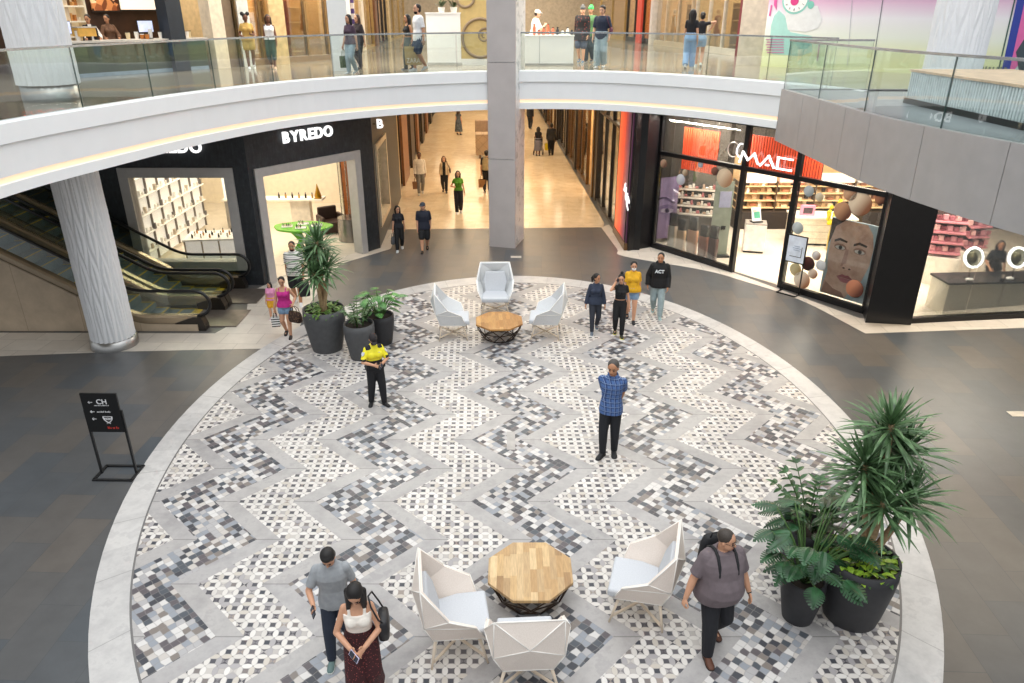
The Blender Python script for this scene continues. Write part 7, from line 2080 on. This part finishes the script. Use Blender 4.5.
dracaena('tall dracaena in the big dark pot at the right, nearest the camera', V((4.42, 7.30, .006)), .33, .44, .95,
         [((-.26, -.02, 2.34), (.0, 0), 0), ((.02, .12, 2.80), (.05, .02), 0), ((.30, -.10, 1.95), (.10, -.03), 0), ((.10, .32, 2.50), (.05, .1), 0), ((-.08, -.26, 1.98), (0, -.05), 0), ((.28, .20, 2.40), (.08, .1), 0), ((-.10, .10, 2.10), (.0, .02), 0)], 70, M_pot, .60, .050, 70, (('33502a', '4f7a3a'), ('7fae2e', 'b4d24a')))
dracaena('tall dracaena in the big grey pot at the left by the dark shop doorway', V((-4.32, 15.62, .006)), .34, .47, 1.02,
         [((-.20, .05, 2.20), (0, 0), 0), ((.04, -.05, 2.62), (.0, 0), 0), ((.20, -.10, 2.05), (.05, 0), 0), ((.0, .22, 2.35), (.0, .06), 0), ((-.04, -.24, 1.95), (0, -.04), 0)], 90, M_pot2, .58, .055, 58, (('3f5f2a', '5f8a3a'), ('4a6a30', '83a84a')))
def zz_plant(t, z, seed, n, hgt, spread, cols=('1f3a1e', '3f6a38')):
    rnd = random.Random(seed); st = MB(); lf = MB()
    for i in range(n):
        az = i * 2.4 + rnd.uniform(-.3, .3); b0 = V((.10 * math.cos(az), .10 * math.sin(az), z)); L = hgt * rnd.uniform(.75, 1.1); out = spread * rnd.uniform(.5, 1.1); pts = []
        for k in range(9):
            u = k / 8; pts.append(b0 + V((math.cos(az) * out * u ** 1.6, math.sin(az) * out * u ** 1.6, L * (u - .12 * u * u))))
        st.tube(pts, [.014 - .009 * k / 8 for k in range(9)], 6)
        for k in range(2, 9):
            for sg in (-1, 1):
                broad(lf, pts[k], az + sg * rnd.uniform(.9, 1.3), rnd.uniform(.1, .5), rnd.uniform(.12, .17), rnd.uniform(.055, .07), rnd, False, .4)
        broad(lf, pts[-1], az, .4, .15, .06, rnd)
    st.build('stems', mat('3f5a2c', .6), t); lf.build('foliage', leaf_mat(*cols), t)
def monstera(t, z, seed, n, hgt, spread, size, cols=('17301c', '33603a'), bias=None):
    rnd = random.Random(seed); st = MB(); lf = MB()
    for i in range(n):
        az = (i * 2.4 + rnd.uniform(-.4, .4)) if bias is None else bias + rnd.uniform(-1.5, 1.5); out = spread * rnd.uniform(.35, 1.05); L = hgt * rnd.uniform(.35, 1.05)
        p0 = V((.05 * math.cos(az), .05 * math.sin(az), z)); tip = p0 + V((math.cos(az) * out, math.sin(az) * out, L)); mid_ = p0.lerp(tip, .5) + V((0, 0, L * .18))
        st.tube([p0, p0.lerp(mid_, .6), mid_, tip], .010, 6)
        s_ = size * rnd.uniform(.8, 1.15); broad(lf, tip, az + rnd.uniform(-.5, .5), rnd.uniform(-.35, .25), s_, s_ * .86, rnd, True, .45)
    st.build('stems', mat('4a6a34', .6), t); lf.build('foliage', leaf_mat(*cols), t)
t = thing('potted_monstera', 'split-leaf plant in a slim dark pot beside the heavyset man', 'plant', (3.72, 7.26, .006)); pot(t, .19, .27, .66, M_pot); monstera(t, .60, 5, 44, .95, .46, .30)
t = thing('potted_zz_plant', 'glossy small-leaved plant in the dark pot behind the split-leaf plant', 'plant', (4.02, 8.05, .006)); pot(t, .24, .33, .86, M_pot); zz_plant(t, .80, 15, 13, .72, .48)
t = thing('potted_zz_plant', 'small-leaved plant in the mid grey pot behind the guard', 'plant', (-3.44, 15.15, .006)); pot(t, .24, .34, .84, M_pot2); zz_plant(t, .78, 25, 9, .52, .26, ('2c4a26', '47703c'))
t = thing('potted_monstera', 'broad-leaved plant in the hidden dark pot beyond the mid grey pot', 'plant', (-3.10, 15.95, .006)); pot(t, .24, .32, .72, M_pot); monstera(t, .66, 35, 36, .60, .42, .26, ('2f5a2c', '5f9a4a'))

# ================================================================ SIGN STAND AT THE LEFT
ss = thing('sign_stand', 'black directional floor sign standing on the slate at the left', 'sign stand', (-6.72, 10.50, .0), -.02)
m = MB()
for sx in (-.30, .30): m.box((sx, .02, .62), (.035, .035, 1.24))
m.build('post', BLACK, ss)
m = MB()
for yy in (-.2, .22): m.box((0, yy, .015), (.68, .045, .03))
for sx in (-.32, .32): m.box((sx, .01, .015), (.045, .42, .03))
m.build('base', BLACK, ss)
MB().box((0, 0, 1.20), (.60, .03, .72)).build('sign_board', mat('0f1012', .35), ss)
Ms = facing((0, -.018, 0), (1, 0, 0)); SG = mat('d8d8da', .5)
def arrow(x, z, w=.07):
    m = MB()
    for a, b_ in (((x, z), (x + w, z)), ((x, z), (x + .025, z + .022)), ((x, z), (x + .025, z - .022))): m.bar(Ms @ V((*a, 0)), Ms @ V((*b_, 0)), .010, .004, up=(0, 1, 0))
    m.build('arrow', SG, ss)
for z in (1.40, 1.225, 1.09): arrow(-.19, z)
text_mesh('CH', .125, .004, 'lettering', SG, ss, Ms @ Matrix.Translation((-.055, 1.37, 0)), bold=.002)
tiny_line(ss, Ms @ Matrix.Translation((-.10, 1.335, 0)), .24, .020, SG, 1)
tiny_line(ss, Ms @ Matrix.Translation((-.08, 1.212, 0)), .22, .030, SG, 2)
m = MB()
for q in (-1, 1):
    m.tube([Ms @ V((.07 + q * .075, 1.13, 0)), Ms @ V((.07 + q * .065, 1.08, 0)), Ms @ V((.07 + q * .03, 1.04, 0)), Ms @ V((.07 - q * .03, 1.005, 0))], .009, 6)
m.build('laurel_emblem', SG, ss)
text_mesh('MCM', .050, .004, 'lettering', SG, ss, Ms @ Matrix.Translation((.008, 1.075, 0)), bold=.003)
m = MB(); m.bar(Ms @ V((-.01, 1.135, 0)), Ms @ V((.15, 1.135, 0)), .012, .004, up=(0, 1, 0)); m.build('emblem_bar', SG, ss)
tiny_line(ss, Ms @ Matrix.Translation((.03, .905, 0)), .19, .042, mat('c03a30', .5), 3)
# ================================================================ LIGHT AND CAMERA
w = bpy.data.worlds.new('skylight'); SC.world = w; w.use_nodes = True
nt = w.node_tree; nt.nodes.clear()
out = nt.nodes.new('ShaderNodeOutputWorld'); bg = nt.nodes.new('ShaderNodeBackground'); tc = nt.nodes.new('ShaderNodeTexCoord'); sx = nt.nodes.new('ShaderNodeSeparateXYZ'); rp_ = nt.nodes.new('ShaderNodeValToRGB')
nt.links.new(tc.outputs['Generated'], sx.inputs[0]); nt.links.new(sx.outputs[2], rp_.inputs[0]); nt.links.new(rp_.outputs[0], bg.inputs[0]); nt.links.new(bg.outputs[0], out.inputs[0])
e = rp_.color_ramp.elements; e[0].position = .0; e[0].color = (.30, .31, .33, 1); e[1].position = .55; e[1].color = (.93, .97, 1.0, 1)
bg.inputs[1].default_value = 1.0
sun = bpy.data.lights.new('skylight_sun', 'SUN'); sun.energy = .7; sun.angle = math.radians(35); sun.color = (1, .98, .95); so = bpy.data.objects.new('skylight_sun', sun); COL.objects.link(so); so.rotation_euler = (math.radians(20), math.radians(-8), 0)
# large unseen overhead lamp that adds to the skylight's soft daylight
area_light('skylight_panel', (0, 10, 15), (16, 16), 900, (.97, .99, 1.0))
for y in (28, 34, 40, 46, 52, 58): area_light('corridor_light', (-.6 - ROT * (y - 30), y, 4.35), (5.5, 1.2), 205, (1.0, .80, .55))
area_light('shop_light', (-9.5, 24.5, 4.2), (5, 5), 330, (1.0, .88, .70)); area_light('shop_light', (-8.5, 28, 4.2), (4, 2), 90, (1.0, .88, .70)); area_light('shop_light', (-11.5, 22.5, 4.2), (3, 3), 120, (1.0, .92, .80))
area_light('shop_light', (9.5, 24.0, 4.25), (5, 4), 330, (1.0, .90, .76)); area_light('shop_light', (13.5, 21.5, 4.25), (5, 4), 330, (1.0, .90, .76)); area_light('shop_light', (7.2, 24.0, 4.25), (1.5, 2.5), 200, (1.0, .90, .76)); area_light('shop_light', (12.0, 18.9, 4.25), (3.5, 1.0), 200, (1.0, .90, .76))
nin = V((-dd.y, dd.x, 0))
for s_, w_, en in ((1.6, 2.6, 170), (6.2, 2.2, 170)): aim(area_light('window_light', along(R0, R1, s_, .05, 4.15), (w_, .15), en, (1.0, .93, .84)), nin * .55 + V((0, 0, -1)))  # added fill lamps behind the glass, brightening the banner, bottles and face poster
aim(area_light('window_light', (13.0, 17.28, 4.2), (5.0, .15), 320, (1.0, .92, .80)), (0, .45, -1))  # added fill lamp outside the glass, brightening the make-up counter front
area_light('soffit_light', (7.5, 15.8, 4.36), (1.8, 3), 70, (1.0, .83, .60)); area_light('soffit_light', (10.5, 13.0, 4.36), (5, 6), 210, (1.0, .83, .60))
for x, y in ((-5.5, 26), (0, 28), (6, 27), (0, 36), (0, 46), (0, 56)): area_light('upper_ceiling_light', (x, y, 10.2), (4, 4), 480, (1.0, .88, .70))
area_light('coffee_light', (-11.6, 24.0, 9.6), (3, 3), 120, (1.0, .82, .58))
cam = bpy.data.cameras.new('camera'); co = bpy.data.objects.new('camera', cam); COL.objects.link(co)
cam.sensor_width = 36; cam.lens = 36 * FPX / 1024; cam.clip_end = 200
co.location = (0, 0, HC); co.rotation_euler = (PI / 2 - PITCH, 0, 0)
SC.camera = co
SC.view_settings.view_transform = 'Standard'; SC.view_settings.look = 'None'; SC.view_settings.gamma = 1; SC.view_settings.use_curve_mapping = False
SC.view_settings.exposure = 0.15
SC.cycles.use_denoising = True
SC.cycles.max_bounces = 8; SC.cycles.transparent_max_bounces = 24
SC.cycles.caustics_reflective = False; SC.cycles.caustics_refractive = False
